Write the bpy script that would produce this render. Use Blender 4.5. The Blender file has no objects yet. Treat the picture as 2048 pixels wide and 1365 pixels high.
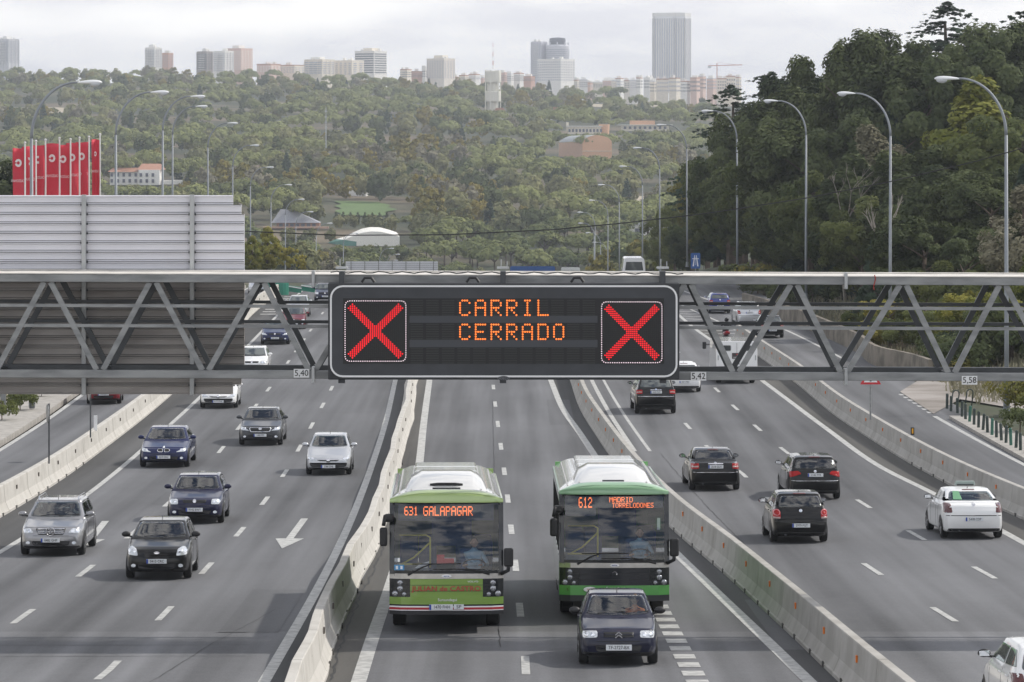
import bpy, bmesh, math, random
import numpy as np
from mathutils import Vector, Matrix, noise as mnoise
from mathutils.bvhtree import BVHTree

# ------------------------------------------------------------------ camera, world, sun
PI = math.pi
R = math.radians
S = bpy.context.scene
COL = S.collection
F = 7700.0          # focal length in pixels of the 2048 px photograph
Y0 = 260.0          # horizon row
CZ = 12.0           # camera height
cd = bpy.data.cameras.new('camera'); cam = bpy.data.objects.new('camera', cd); COL.objects.link(cam)
cam.location = (0, 0, CZ); cam.rotation_euler = (PI/2, 0, 0)
cd.sensor_width = 36; cd.lens = F/2048*36
cd.shift_y = -(682.5-Y0)/2048
cd.clip_start = 0.5; cd.clip_end = 30000
S.camera = cam
S.view_settings.view_transform = 'Standard'; S.view_settings.look = 'None'
S.view_settings.exposure = 0.06; S.view_settings.gamma = 1

SUN_DIR = Vector((1.15, 0.50, 1.12)).normalized()
SUN_EL = math.asin(SUN_DIR.z); SUN_AZ = math.atan2(SUN_DIR.x, SUN_DIR.y)
w = bpy.data.worlds.new('World'); S.world = w; w.use_nodes = True
nt = w.node_tree; nt.nodes.clear()
def wn(t, **k):
    n = nt.nodes.new(t)
    for a, b in k.items(): setattr(n, a, b)
    return n
sky = wn('ShaderNodeTexSky', sky_type='NISHITA', sun_disc=False, sun_elevation=SUN_EL, sun_rotation=SUN_AZ, altitude=650, air_density=1.0, dust_density=2.0, ozone_density=1.0)
tc = wn('ShaderNodeTexCoord'); mp = wn('ShaderNodeMapping'); mp.inputs['Scale'].default_value = (1.2, 1.2, 5.0)
nz = wn('ShaderNodeTexNoise'); nz.inputs['Scale'].default_value = 5.5; nz.inputs['Detail'].default_value = 8; nz.inputs['Roughness'].default_value = 0.56
cr = wn('ShaderNodeValToRGB'); cr.color_ramp.elements[0].position = 0.44; cr.color_ramp.elements[0].color = (0.03, 0.03, 0.03, 1)
cr.color_ramp.elements[1].position = 0.54; cr.color_ramp.elements[1].color = (0.97, 0.97, 0.97, 1)
mp2 = wn('ShaderNodeMapping'); mp2.inputs['Scale'].default_value = (5.0, 5.0, 26.0)
nz2 = wn('ShaderNodeTexNoise'); nz2.inputs['Scale'].default_value = 2.2; nz2.inputs['Detail'].default_value = 7; nz2.inputs['Roughness'].default_value = 0.55
cr2 = wn('ShaderNodeValToRGB'); cr2.color_ramp.elements[0].position = 0.40; cr2.color_ramp.elements[0].color = (8.75, 8.7, 9.15, 1)
cr2.color_ramp.elements[1].position = 0.62; cr2.color_ramp.elements[1].color = (12.2, 12.0, 11.7, 1)
mx = wn('ShaderNodeMix', data_type='RGBA'); bg = wn('ShaderNodeBackground'); bg.inputs['Strength'].default_value = 0.10
out = wn('ShaderNodeOutputWorld'); L = nt.links.new
L(tc.outputs['Generated'], mp.inputs['Vector']); L(mp.outputs[0], nz.inputs['Vector']); L(nz.outputs['Fac'], cr.inputs['Fac'])
L(tc.outputs['Generated'], mp2.inputs['Vector']); L(mp2.outputs[0], nz2.inputs['Vector']); L(nz2.outputs['Fac'], cr2.inputs['Fac'])
sepw = wn('ShaderNodeSeparateXYZ'); mrw = wn('ShaderNodeMapRange'); mrw.inputs['From Min'].default_value = 0.05; mrw.inputs['From Max'].default_value = 0.22; mrw.inputs['To Min'].default_value = 1; mrw.inputs['To Max'].default_value = 0
mxw = wn('ShaderNodeMath', operation='MAXIMUM'); L(tc.outputs['Generated'], sepw.inputs[0]); L(sepw.outputs['Z'], mrw.inputs['Value']); L(mrw.outputs[0], mxw.inputs[0]); L(cr.outputs['Color'], mxw.inputs[1]); L(mxw.outputs[0], mx.inputs['Factor']); L(sky.outputs['Color'], mx.inputs['A']); L(cr2.outputs['Color'], mx.inputs['B'])
mb1 = wn('ShaderNodeMath', operation='MULTIPLY'); mb1.inputs[1].default_value = -0.045; mb1.use_clamp = True; mb2 = wn('ShaderNodeMath', operation='ADD'); mb2.inputs[1].default_value = 0.102
L(sepw.outputs['Y'], mb1.inputs[0]); L(mb1.outputs[0], mb2.inputs[0]); L(mb2.outputs[0], bg.inputs['Strength'])      # sky strength raised behind the camera, added to lighten surfaces facing it
L(mx.outputs['Result'], bg.inputs['Color']); L(bg.outputs[0], out.inputs['Surface'])
sd = bpy.data.lights.new('sun', 'SUN'); so = bpy.data.objects.new('sun', sd); COL.objects.link(so)
sd.energy = 2.9; sd.angle = R(1.0); sd.color = (1.0, 0.95, 0.87)
so.rotation_euler = SUN_DIR.to_track_quat('Z', 'Y').to_euler(); so.location = (0, 100, 200)

# ------------------------------------------------------------------ helpers
rnd = random.Random(7)
def lin(c):
    return tuple(((v/12.92) if v <= 0.04045 else ((v+0.055)/1.055)**2.4) for v in c)
_m = {}
def mat(name, col=(0.5, 0.5, 0.5), rough=0.6, metal=0.0, coat=0.0, var=0.0, scale=4.0, bump=0.0, spec=0.5, emit=0.0, stretch=None, dark=None, thr=(0.45, 0.7)):
    """procedural material; var = lightness variation by noise, dark = second colour mixed by noise"""
    if name in _m: return _m[name]
    m = bpy.data.materials.new(name); m.use_nodes = True; n = m.node_tree; b = n.nodes['Principled BSDF']
    c4 = (*col, 1); b.inputs['Base Color'].default_value = c4
    b.inputs['Roughness'].default_value = rough; b.inputs['Metallic'].default_value = metal
    b.inputs['Specular IOR Level'].default_value = spec
    if coat: b.inputs['Coat Weight'].default_value = coat; b.inputs['Coat Roughness'].default_value = 0.04; b.inputs['Coat IOR'].default_value = 1.5 if max(col) > .2 else 1.33
    if emit: b.inputs['Emission Color'].default_value = c4; b.inputs['Emission Strength'].default_value = emit
    if var or bump or dark:
        t = n.nodes.new('ShaderNodeTexCoord'); mp = n.nodes.new('ShaderNodeMapping')
        if stretch: mp.inputs['Scale'].default_value = stretch
        nz = n.nodes.new('ShaderNodeTexNoise'); nz.inputs['Scale'].default_value = scale; nz.inputs['Detail'].default_value = 6
        n.links.new(t.outputs['Object'], mp.inputs[0]); n.links.new(mp.outputs[0], nz.inputs['Vector'])
        if var or dark:
            r = n.nodes.new('ShaderNodeValToRGB'); e = r.color_ramp.elements
            d = dark if dark else tuple(v*(1-var) for v in col); h = col if dark else tuple(min(1, v*(1+var)) for v in col)
            e[0].position = thr[0] if dark else 0.3; e[0].color = (*d, 1); e[1].position = thr[1] if dark else 0.7; e[1].color = (*h, 1)
            n.links.new(nz.outputs['Fac'], r.inputs[0]); n.links.new(r.outputs[0], b.inputs['Base Color'])
        if bump:
            bp = n.nodes.new('ShaderNodeBump'); bp.inputs['Strength'].default_value = bump; bp.inputs['Distance'].default_value = 0.02
            nb = n.nodes.new('ShaderNodeTexNoise'); nb.inputs['Scale'].default_value = scale*6; n.links.new(mp.outputs[0], nb.inputs['Vector'])
            n.links.new(nb.outputs['Fac'], bp.inputs['Height']); n.links.new(bp.outputs[0], b.inputs['Normal'])
    _m[name] = m; return m

def tag(o, label=None, cat=None, group=None, kind=None):
    if label: o['label'] = label
    if cat: o['category'] = cat
    if group: o['group'] = group
    if kind: o['kind'] = kind
    return o
def empty(name, loc=(0, 0, 0), rot=(0, 0, 0), label=None, cat=None, group=None):
    o = bpy.data.objects.new(name, None); COL.objects.link(o); o.location = loc; o.rotation_euler = rot
    o.empty_display_size = 0.3
    return tag(o, label, cat, group)
def link_mesh(name, me, m, parent=None, smooth=False):
    o = bpy.data.objects.new(name, me); COL.objects.link(o)
    if m: me.materials.append(m)
    if smooth: me.polygons.foreach_set('use_smooth', [True]*len(me.polygons))
    if parent: o.parent = parent
    return o
def copy_tree(o, parent=None):
    c = o.copy(); COL.objects.link(c); c.parent = parent
    for ch in list(o.children): copy_tree(ch, c)
    return c
class MB:
    def __init__(s): s.v = []; s.f = []
    def add(s, vs, fs):
        n = len(s.v); s.v += [tuple(p) for p in vs]; s.f += [tuple(i+n for i in f) for f in fs]; return s
    def box(s, c, d, rz=0, M=None, taper=1):
        x, y, z = d[0]/2, d[1]/2, d[2]/2
        vs = [Vector((sx*x*(taper if sz > 0 else 1), sy*y*(taper if sz > 0 else 1), sz*z)) for sz in (-1, 1) for sx, sy in ((-1, -1), (1, -1), (1, 1), (-1, 1))]
        if rz: q = Matrix.Rotation(rz, 3, 'Z'); vs = [q@v for v in vs]
        if M: vs = [M@v for v in vs]
        vs = [v+Vector(c) for v in vs]
        return s.add(vs, [(3, 2, 1, 0), (4, 5, 6, 7), (0, 1, 5, 4), (1, 2, 6, 5), (2, 3, 7, 6), (3, 0, 4, 7)])
    def tube(s, pts, r, n=8, cap=True):
        pts = [Vector(p) for p in pts]; rs = r if isinstance(r, (list, tuple)) else [r]*len(pts)
        base = len(s.v); up = None
        for i, p in enumerate(pts):
            d = (pts[min(i+1, len(pts)-1)]-pts[max(i-1, 0)]).normalized()
            if up is None: up = d.orthogonal().normalized()
            a = (up-d*up.dot(d))
            if a.length < 1e-5: a = d.orthogonal()
            a.normalize(); up = a; b = d.cross(a)
            for k in range(n):
                t = 2*PI*k/n; s.v.append(tuple(p+(a*math.cos(t)+b*math.sin(t))*rs[i]))
        for i in range(len(pts)-1):
            for k in range(n):
                k2 = (k+1) % n; a = base+i*n; b = a+n
                s.f.append((a+k, a+k2, b+k2, b+k))
        if cap:
            s.f.append(tuple(base+k for k in reversed(range(n)))); e = base+(len(pts)-1)*n; s.f.append(tuple(e+k for k in range(n)))
        return s
    def bar(s, a, b, w, h):
        """rectangular bar from a to b"""
        a, b = Vector(a), Vector(b); d = (b-a).normalized()
        sd = Vector((0, 1, 0)) if abs(d.y) < 0.9 else Vector((1, 0, 0))
        u = (sd-d*sd.dot(d)).normalized(); v = d.cross(u)
        vs = [p+u*sx*w/2+v*sy*h/2 for p in (a, b) for sx, sy in ((-1, -1), (1, -1), (1, 1), (-1, 1))]
        return s.add(vs, [(3, 2, 1, 0), (4, 5, 6, 7), (0, 1, 5, 4), (1, 2, 6, 5), (2, 3, 7, 6), (3, 0, 4, 7)])
    def prism(s, poly, y0, y1, ax='y'):
        """polygon in (x,z) extruded along y (or (y,z) along x, (x,y) along z)"""
        n = len(poly)
        def P(p, t): return (p[0], t, p[1]) if ax == 'y' else ((t, p[0], p[1]) if ax == 'x' else (p[0], p[1], t))
        vs = [P(p, y0) for p in poly]+[P(p, y1) for p in poly]
        return s.add(vs, [tuple(range(n)), tuple(reversed(range(n, 2*n)))]+[(i, i+n, (i+1) % n+n, (i+1) % n) for i in range(n)])
    def lathe(s, prof, c=(0, 0, 0), n=20, ax='z'):
        base = len(s.v)
        for (r, z) in prof:
            for k in range(n):
                t = 2*PI*k/n; a, b = r*math.cos(t), r*math.sin(t)
                p = (a, b, z) if ax == 'z' else ((z, a, b) if ax == 'x' else (a, z, b))
                s.v.append((p[0]+c[0], p[1]+c[1], p[2]+c[2]))
        for i in range(len(prof)-1):
            for k in range(n):
                k2 = (k+1) % n; a = base+i*n; b = a+n; s.f.append((a+k, a+k2, b+k2, b+k))
        return s
    def ell(s, c, r, n=12, m=8):
        pr = [(math.sin(PI*i/m), -math.cos(PI*i/m)) for i in range(m+1)]
        b = len(s.v); s.lathe([(max(1e-4, a), z) for a, z in pr], (0, 0, 0), n)
        for i in range(b, len(s.v)):
            v = s.v[i]; s.v[i] = (v[0]*r[0]+c[0], v[1]*r[1]+c[1], v[2]*r[2]+c[2])
        return s
    def build(s, name, m, parent=None, smooth=False, bevel=0, seg=2):
        me = bpy.data.meshes.new(name); me.from_pydata(s.v, [], s.f); me.update()
        bm = bmesh.new(); bm.from_mesh(me); bmesh.ops.recalc_face_normals(bm, faces=bm.faces); bm.to_mesh(me); bm.free()
        o = link_mesh(name, me, m, parent, smooth)
        if bevel:
            b = o.modifiers.new('bevel', 'BEVEL'); b.width = bevel; b.segments = seg; b.limit_method = 'ANGLE'; b.angle_limit = R(35)
        return o
def text_obj(name, s, size, m, parent, M, ex=0.004, align='CENTER', sx=1.0, bold=0):
    cu = bpy.data.curves.new(name, 'FONT'); cu.body = s; cu.size = size; cu.extrude = ex; cu.align_x = align; cu.align_y = 'CENTER'
    cu.resolution_u = 3; cu.offset = bold
    t = bpy.data.objects.new('t', cu); COL.objects.link(t); bpy.context.view_layer.update()
    me = bpy.data.meshes.new_from_object(t.evaluated_get(bpy.context.evaluated_depsgraph_get()))
    COL.objects.unlink(t); bpy.data.objects.remove(t); bpy.data.curves.remove(cu)
    me.name = name; me.materials.clear(); o = link_mesh(name, me, m, parent)
    me.transform(M @ Matrix.Diagonal((sx, 1, 1, 1)))
    return o
# text in the XZ plane: front faces -Y (seen by the camera) / +Y
MF = Matrix.Rotation(PI/2, 4, 'X'); MRr = Matrix.Rotation(PI, 4, 'Z') @ MF

FONT = {'A': '01110 10001 10001 11111 10001 10001 10001', 'C': '01110 10001 10000 10000 10000 10001 01110', 'D': '11110 10001 10001 10001 10001 10001 11110',
 'E': '11111 10000 10000 11110 10000 10000 11111', 'G': '01111 10000 10000 10111 10001 10001 01110', 'I': '01110 00100 00100 00100 00100 00100 01110',
 'L': '10000 10000 10000 10000 10000 10000 11111', 'M': '10001 11011 10101 10101 10001 10001 10001', 'N': '10001 11001 10101 10101 10011 10001 10001',
 'O': '01110 10001 10001 10001 10001 10001 01110', 'P': '11110 10001 10001 11110 10000 10000 10000', 'R': '11110 10001 10001 11110 10100 10010 10001',
 'S': '01111 10000 10000 01110 00001 00001 11110', 'T': '11111 00100 00100 00100 00100 00100 00100', '1': '00100 01100 00100 00100 00100 00100 01110',
 '2': '01110 10001 00001 00110 01000 10000 11111', '3': '11110 00001 00001 01110 00001 00001 11110', '6': '01110 10000 10000 11110 10001 10001 01110', ' ': '00000 '*7}
def dots(s, x0, ztop, pitch, adv, y, r, th=0.012, pz=None):
    mb = MB(); pz = pz or pitch
    for i, ch in enumerate(s):
        rows = FONT[ch].split()
        for j, row in enumerate(rows):
            for k, b in enumerate(row):
                if b == '1': mb.prism([(x0+i*adv+k*pitch+r*math.cos(a*PI/3+.5), ztop-j*pz-pz/2+r*math.sin(a*PI/3+.5)) for a in range(6)], y-th, y)
    return mb

# ------------------------------------------------------------------ road profile and pixel to ground
_Z = np.array([-400, 0, 30, 60, 80, 93, 106, 119, 132, 145, 158, 171, 184, 197, 235, 258, 285, 310, 353, 412, 471, 530, 589, 648, 707, 766, 825, 884, 950, 1100.])
_H = np.array([6.9, 7.4, 8.6, 10.1, 10.93, 11.42, 11.83, 12.2, 12.5, 12.72, 12.85, 12.93, 12.98, 13.05, 13.35, 13.45, 13.55, 13.68, 14.0, 15.1, 17.4, 20.3, 23.6, 27, 30.4, 33.8, 37.3, 40.6, 43, 46.])
_d = np.gradient(_H, _Z)
def hermite(x, X, Yv, D):
    i = int(min(max(np.searchsorted(X, x)-1, 0), len(X)-2)); h = X[i+1]-X[i]; t = (x-X[i])/h
    t = min(max(t, 0.0), 1.0)
    return float((2*t**3-3*t*t+1)*Yv[i]+(t**3-2*t*t+t)*h*D[i]+(-2*t**3+3*t*t)*Yv[i+1]+(t**3-t*t)*h*D[i+1])
_ys = np.arange(-400, 1101, 1.0); _hs = np.array([hermite(v, _Z, _H, _d) for v in _ys])
def rz(Y): return CZ-float(np.interp(Y, _ys, _hs))
_yy = np.arange(45, 400, 0.5); _py = np.array([Y0+F*(CZ-rz(v))/v for v in _yy])
def Yof(py): return float(np.interp(-py, -_py, _yy))
def G(px, py, dz=0.0):
    Y = Yof(py); return Vector(((px-1024)/F*Y, Y, rz(Y)+dz))
def grad(Y): return (rz(Y+1)-rz(Y-1))/2
def at(px, py, Y): return Vector(((px-1024)/F*Y, Y, CZ-(py-Y0)/F*Y))
def resample(pts, step=3.0):
    """pixel polyline -> smooth world polyline X(Y) sampled in Y"""
    w = sorted([G(*p) for p in pts], key=lambda v: v.y)
    ys = np.array([v.y for v in w]); xs = np.array([v.x for v in w])
    n = max(2, int((ys[-1]-ys[0])/step)); yy = np.linspace(ys[0], ys[-1], n+1)
    if len(ys) > 2:
        D = np.gradient(xs, ys); xx = [hermite(y, ys, xs, D) for y in yy]
    else: xx = np.interp(yy, ys, xs)
    return [(float(a), float(b)) for a, b in zip(xx, yy)]
def strip(mb, line, wd, dz=0.012, side=0):
    """flat strip of width wd along world polyline [(x,y)]"""
    b = len(mb.v); l, r = (-wd/2, wd/2) if side == 0 else ((0, wd) if side > 0 else (-wd, 0))
    for x, y in line: mb.v += [(x+l, y, rz(y)+dz), (x+r, y, rz(y)+dz)]
    for i in range(len(line)-1): a = b+2*i; mb.f.append((a, a+1, a+3, a+2))
def between(mb, la, lb, dz):
    """sheet between two world polylines, sampled on the same Y"""
    y0 = max(la[0][1], lb[0][1]); y1 = min(la[-1][1], lb[-1][1]); n = int((y1-y0)/3)+1; b = len(mb.v)
    for i in range(n+1):
        y = y0+(y1-y0)*i/n
        mb.v += [(float(np.interp(y, [p[1] for p in la], [p[0] for p in la])), y, rz(y)+dz), (float(np.interp(y, [p[1] for p in lb], [p[0] for p in lb])), y, rz(y)+dz)]
    for i in range(n): a = b+2*i; mb.f.append((a, a+1, a+3, a+2))
def ext(l, y0=None, y1=None):
    """extend a world polyline linearly to y0 / y1"""
    l = list(l)
    if y0 is not None and l[0][1] > y0:
        k = min(4, len(l)-1); s = (l[k][0]-l[0][0])/(l[k][1]-l[0][1]); l.insert(0, (l[0][0]+s*(y0-l[0][1]), y0))
    if y1 is not None and l[-1][1] < y1:
        k = min(4, len(l)-1); s = (l[-1][0]-l[-1-k][0])/(l[-1][1]-l[-1-k][1]); l.append((l[-1][0]+s*(y1-l[-1][1]), y1))
    # densify
    o = []
    for a, b in zip(l[:-1], l[1:]):
        n = max(1, int((b[1]-a[1])/3)); o += [(a[0]+(b[0]-a[0])*i/n, a[1]+(b[1]-a[1])*i/n) for i in range(n)]
    return o+[l[-1]]
def xat(l, y): return float(np.interp(y, [p[1] for p in l], [p[0] for p in l]))

# ------------------------------------------------------------------ terrain
def sm(a, b, x):
    t = min(max((x-a)/(b-a), 0), 1); return t*t*(3-2*t)
def hill(X, Y):
    """far hillside height; rises from the valley to the city ridge"""
    u = X/Y*F+1024                       # broad shape of the ridge from left to right
    crest = 46-(sm(300, 1500, u))*17
    t = (Y-950)/1850
    base = -24+(crest+24)*min(t, 1.0)
    if t > 1: base = crest+min((t-1)*8, 5)
    base += 5.0*mnoise.noise(Vector((X/260, Y/300, 3.1)))*sm(950, 1300, Y)*(1-sm(2300, 2800, Y))
    return base
def T(X, Y):
    r = rz(max(-395, min(Y, 1090)))
    near = r
    if Y < 400 and -60 < X < -18: near -= .45*(1-sm(-52, -60, X))
    # left verge, right embankment
    if X < -19: near += sm(-20, -40, X)*(-1.0)+0.25*sm(-19.5, -21, X)*(1-sm(260, 400, Y))
    rr = 21.5+2*sm(330, 200, Y) if Y < 330 else 21.5
    if X > rr:
        near += 9.0*sm(rr+1, rr+34, X)*(sm(175, 240, Y))*(1-sm(500, 760, Y)) + 0.6*sm(rr, rr+4, X)
    k = sm(880, 1080, Y)
    return near*(1-k)+hill(X, Y)*k
def Yter(px, py):
    Y = 900.0
    while Y < 2900:
        X = (px-1024)/F*Y
        if Y0+F*(CZ-T(X, Y))/Y <= py: return Y
        Y += 6
    return 2800.0
def build_ground():
    ys = np.concatenate([np.array([-2500, -900]), np.arange(-400, 40, 20), np.arange(40, 420, 5), np.arange(420, 1000, 12), np.arange(1000, 3000, 40), np.array([3100, 3300, 3600, 4000, 4600, 5400, 6500, 9000])])
    nx = 110; v = []; f = []
    for Y in ys:
        hw = 40+abs(Y)*0.26+(200 if Y < 0 else 200*max(0, 1-Y/60))
        for i in range(nx+1):
            t = 2*i/nx-1; X = hw*(0.55*t+0.45*t**3)
            z = T(X, Y)-0.05
            if Y < 430 and -18.6 < X < 21.5: z -= 0.15
            v.append((X, Y, z))
    n = nx+1
    for j in range(len(ys)-1):
        for i in range(nx): f.append((j*n+i, j*n+i+1, (j+1)*n+i+1, (j+1)*n+i))
    me = bpy.data.meshes.new('ground'); me.from_pydata(v, [], f)
    m = bpy.data.materials.new('ground_earth'); m.use_nodes = True; N = m.node_tree; b = N.nodes['Principled BSDF']; b.inputs['Roughness'].default_value = 0.95
    tc = N.nodes.new('ShaderNodeTexCoord'); n1 = N.nodes.new('ShaderNodeTexNoise'); n1.inputs['Scale'].default_value = 0.012; n1.inputs['Detail'].default_value = 10
    r = N.nodes.new('ShaderNodeValToRGB'); e = r.color_ramp.elements
    e[0].position = 0.40; e[0].color = (0.05, 0.066, 0.03, 1); e[1].position = 0.66; e[1].color = (0.25, 0.19, 0.125, 1)
    x = e.new(0.5); x.color = (0.085, 0.09, 0.045, 1)
    N.links.new(tc.outputs['Object'], n1.inputs['Vector']); N.links.new(n1.outputs['Fac'], r.inputs[0])
    n2 = N.nodes.new('ShaderNodeTexNoise'); n2.inputs['Scale'].default_value = 1.3; n2.inputs['Detail'].default_value = 8
    mx = N.nodes.new('ShaderNodeMix'); mx.data_type = 'RGBA'; mx.blend_type = 'MULTIPLY'; mx.inputs['Factor'].default_value = 0.6
    N.links.new(tc.outputs['Object'], n2.inputs['Vector']); N.links.new(r.outputs[0], mx.inputs['A']); N.links.new(n2.outputs['Color'], mx.inputs['B'])
    N.links.new(mx.outputs['Result'], b.inputs['Base Color'])
    o = link_mesh('ground', me, m, smooth=True); tag(o, kind='structure')
build_ground()

# ------------------------------------------------------------------ road lines taken from the ground plan
Lfront_edge = resample([(0, 901), (92, 842), (164, 791), (300, 700), (400, 632), (470, 590), (500, 575)])
Lbar_base = resample([(0, 1037), (102, 975), (199, 906), (336, 797), (430, 705), (480, 657), (519, 618), (556, 594), (590, 577)])
Ledge = resample([(-60, 1140), (0, 1105), (152, 1006), (281, 903), (336, 854), (398, 797), (490, 698), (524, 663), (554, 632), (585, 600), (612, 575)])
Lredge = resample([(528, 1365), (675, 1100), (743, 934), (774, 835), (791, 760), (810, 690), (822, 640), (835, 590), (842, 565)])
Mbar_base = resample([(650, 1365), (664, 1305), (681, 1264), (715, 1185), (755, 1100), (799, 949), (811, 894), (824, 855), (829, 817), (836, 760), (846, 700), (852, 640), (860, 590), (866, 565)])
Bleft = resample([(717, 1365), (747, 1271), (775, 1190), (838, 934), (846, 860), (859, 760), (868, 690), (874, 640), (880, 590), (884, 565)])
Bright = resample([(1615, 1360), (1526, 1274), (1437, 1189), (1352, 1107), (1193, 917), (1157, 863), (1131, 827), (1102, 762), (1078, 700), (1060, 640), (1048, 590), (1042, 565)])
Rbar_base = resample([(1675, 1363), (1582, 1273), (1464, 1163), (1340, 1056), (1225, 921), (1193, 874), (1160, 820), (1140, 762), (1115, 700), (1092, 640), (1076, 590), (1068, 565)])
Rledge = resample([(1269, 903), (1254, 881), (1215, 820), (1184, 762), (1158, 700), (1140, 650), (1120, 600), (1108, 565)])
Rredge = resample([(2048, 1087), (2003, 1062), (1882, 995), (1762, 935), (1657, 861), (1586, 808), (1526, 763), (1431, 687), (1394, 661), (1359, 632), (1320, 598), (1285, 568)])
Xbar_base = resample([(2048, 1041), (1910, 977), (1832, 935), (1745, 882), (1671, 833), (1586, 763), (1547, 735), (1467, 677)])
gore_line = resample([(1473, 662), (1453, 651), (1422, 637), (1385, 621), (1350, 604), (1310, 582)])
Xramp = resample([(1720, 736), (1671, 710), (1640, 694), (1572, 661), (1500, 632), (1430, 605), (1360, 580)])
Xsolid = resample([(2048, 930), (1977, 893), (1869, 833)])

asph = bpy.data.materials.new('asphalt'); asph.use_nodes = True
def asphalt(m, base, y_step=True):
    N = m.node_tree; b = N.nodes['Principled BSDF']; b.inputs['Roughness'].default_value = 0.82; b.inputs['Specular IOR Level'].default_value = 0.35
    tc = N.nodes.new('ShaderNodeTexCoord')
    def noise(sc, scale, det=6):
        mp = N.nodes.new('ShaderNodeMapping'); mp.inputs['Scale'].default_value = sc; n = N.nodes.new('ShaderNodeTexNoise'); n.inputs['Scale'].default_value = scale; n.inputs['Detail'].default_value = det
        N.links.new(tc.outputs['Object'], mp.inputs[0]); N.links.new(mp.outputs[0], n.inputs['Vector']); return n.outputs['Fac']
    def math_(op, a, b2):
        n = N.nodes.new('ShaderNodeMath'); n.operation = op
        for i, v in enumerate((a, b2)):
            if isinstance(v, (int, float)): n.inputs[i].default_value = v
            else: N.links.new(v, n.inputs[i])
        return n.outputs[0]
    streak = noise((1.0, 0.018, 0), 0.9, 3)          # long streaks left by the wheels
    blot = noise((1, 0.35, 0), 0.16, 5)
    fine = noise((1, 1, 1), 26, 8)
    mid = noise((1, 1, 1), 3.0, 6)
    s = math_('MULTIPLY_ADD', streak, 0.95) if False else math_('ADD', math_('MULTIPLY', streak, 1.9), math_('MULTIPLY', blot, 1.0))
    s = math_('ADD', s, math_('MULTIPLY', fine, 0.75)); s = math_('ADD', s, math_('MULTIPLY', mid, 0.18))
    s = math_('SUBTRACT', s, 1.345)
    s = math_('MULTIPLY', s, 1.0)
    # s averages about 0.57; turn into gain around 1
    g = math_('ADD', math_('MULTIPLY', math_('SUBTRACT', s, 0.57), 1.0), 1.0)
    if y_step:                                        # older, paler surface in front of the joint; mid-road the step paints a shadow's end
        sp = N.nodes.new('ShaderNodeSeparateXYZ'); N.links.new(tc.outputs['Object'], sp.inputs[0])
        g = math_('MULTIPLY', g, math_('ADD', 1.0, math_('MULTIPLY', math_('LESS_THAN', sp.outputs['Y'], 85.5), 0.24)))
    c = N.nodes.new('ShaderNodeMix'); c.data_type = 'RGBA'; c.blend_type = 'MULTIPLY'; c.inputs['Factor'].default_value = 1
    c.inputs['A'].default_value = (*base, 1); cb = N.nodes.new('ShaderNodeCombineColor')
    for i in range(3): N.links.new(g, cb.inputs[i])
    N.links.new(cb.outputs[0], c.inputs['B']); N.links.new(c.outputs['Result'], b.inputs['Base Color'])
    bp = N.nodes.new('ShaderNodeBump'); bp.inputs['Strength'].default_value = 0.25; bp.inputs['Distance'].default_value = 0.01
    N.links.new(fine, bp.inputs['Height']); N.links.new(bp.outputs[0], b.inputs['Normal'])
asphalt(asph, (0.118, 0.120, 0.126))
asph_d = bpy.data.materials.new('asphalt_shoulder'); asph_d.use_nodes = True; asphalt(asph_d, (0.068, 0.068, 0.068), False)
asph_b = bpy.data.materials.new('asphalt_shoulder_brown'); asph_b.use_nodes = True; asphalt(asph_b, (0.082, 0.079, 0.073), False)
asph_p = bpy.data.materials.new('asphalt_patch_or_shade'); asph_p.use_nodes = True; asphalt(asph_p, (0.103, 0.105, 0.110), False)
paint = mat('road_paint', (0.50, 0.50, 0.48), 0.7, var=0.16, scale=5, dark=(0.33, 0.33, 0.32), thr=(0.35, 0.58))

def structure(mb, name, m, **k):
    o = mb.build(name, m, **k); tag(o, kind='structure'); return o
E0, E1 = -120, 408
# main sheets
mb = MB(); between(mb, ext(Lbar_base, E0, E1), [(20.9 if y < 330 else 20.9, y) for y in range(E0, E1+1, 3)], 0.0)
structure(mb, 'road', asph)
mb = MB(); between(mb, ext(Lfront_edge, E0, 330), ext([(x-0.2, y) for x, y in Lbar_base], E0, 330), 0.0)
structure(mb, 'side_road', asph)
# darker shoulders
mb = MB(); between(mb, ext(Lbar_base, E0, E1), ext([(x-0.1, y) for x, y in Ledge], E0, E1), 0.004); structure(mb, 'road_shoulder', asph_d)
mb = MB(); between(mb, ext([(x+0.05, y) for x, y in Lredge], E0, E1), ext([(x-.3, y) for x, y in Mbar_base], E0, E1), 0.004); structure(mb, 'road_shoulder', asph_d)
mb = MB(); between(mb, ext(Mbar_base, E0, E1), ext([(x-0.1, y) for x, y in Bleft], E0, E1), 0.004); structure(mb, 'road_shoulder', asph_b)
mb = MB(); between(mb, ext([(x+0.1, y) for x, y in Bright], E0, E1), ext(Rbar_base, E0, E1), 0.004); structure(mb, 'road_shoulder', asph_d)
mb = MB(); between(mb, ext([(x+0.1, y) for x, y in Rredge], E0, 260), ext(Xbar_base, E0, 260), 0.004); structure(mb, 'road_shoulder', asph_b)
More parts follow.
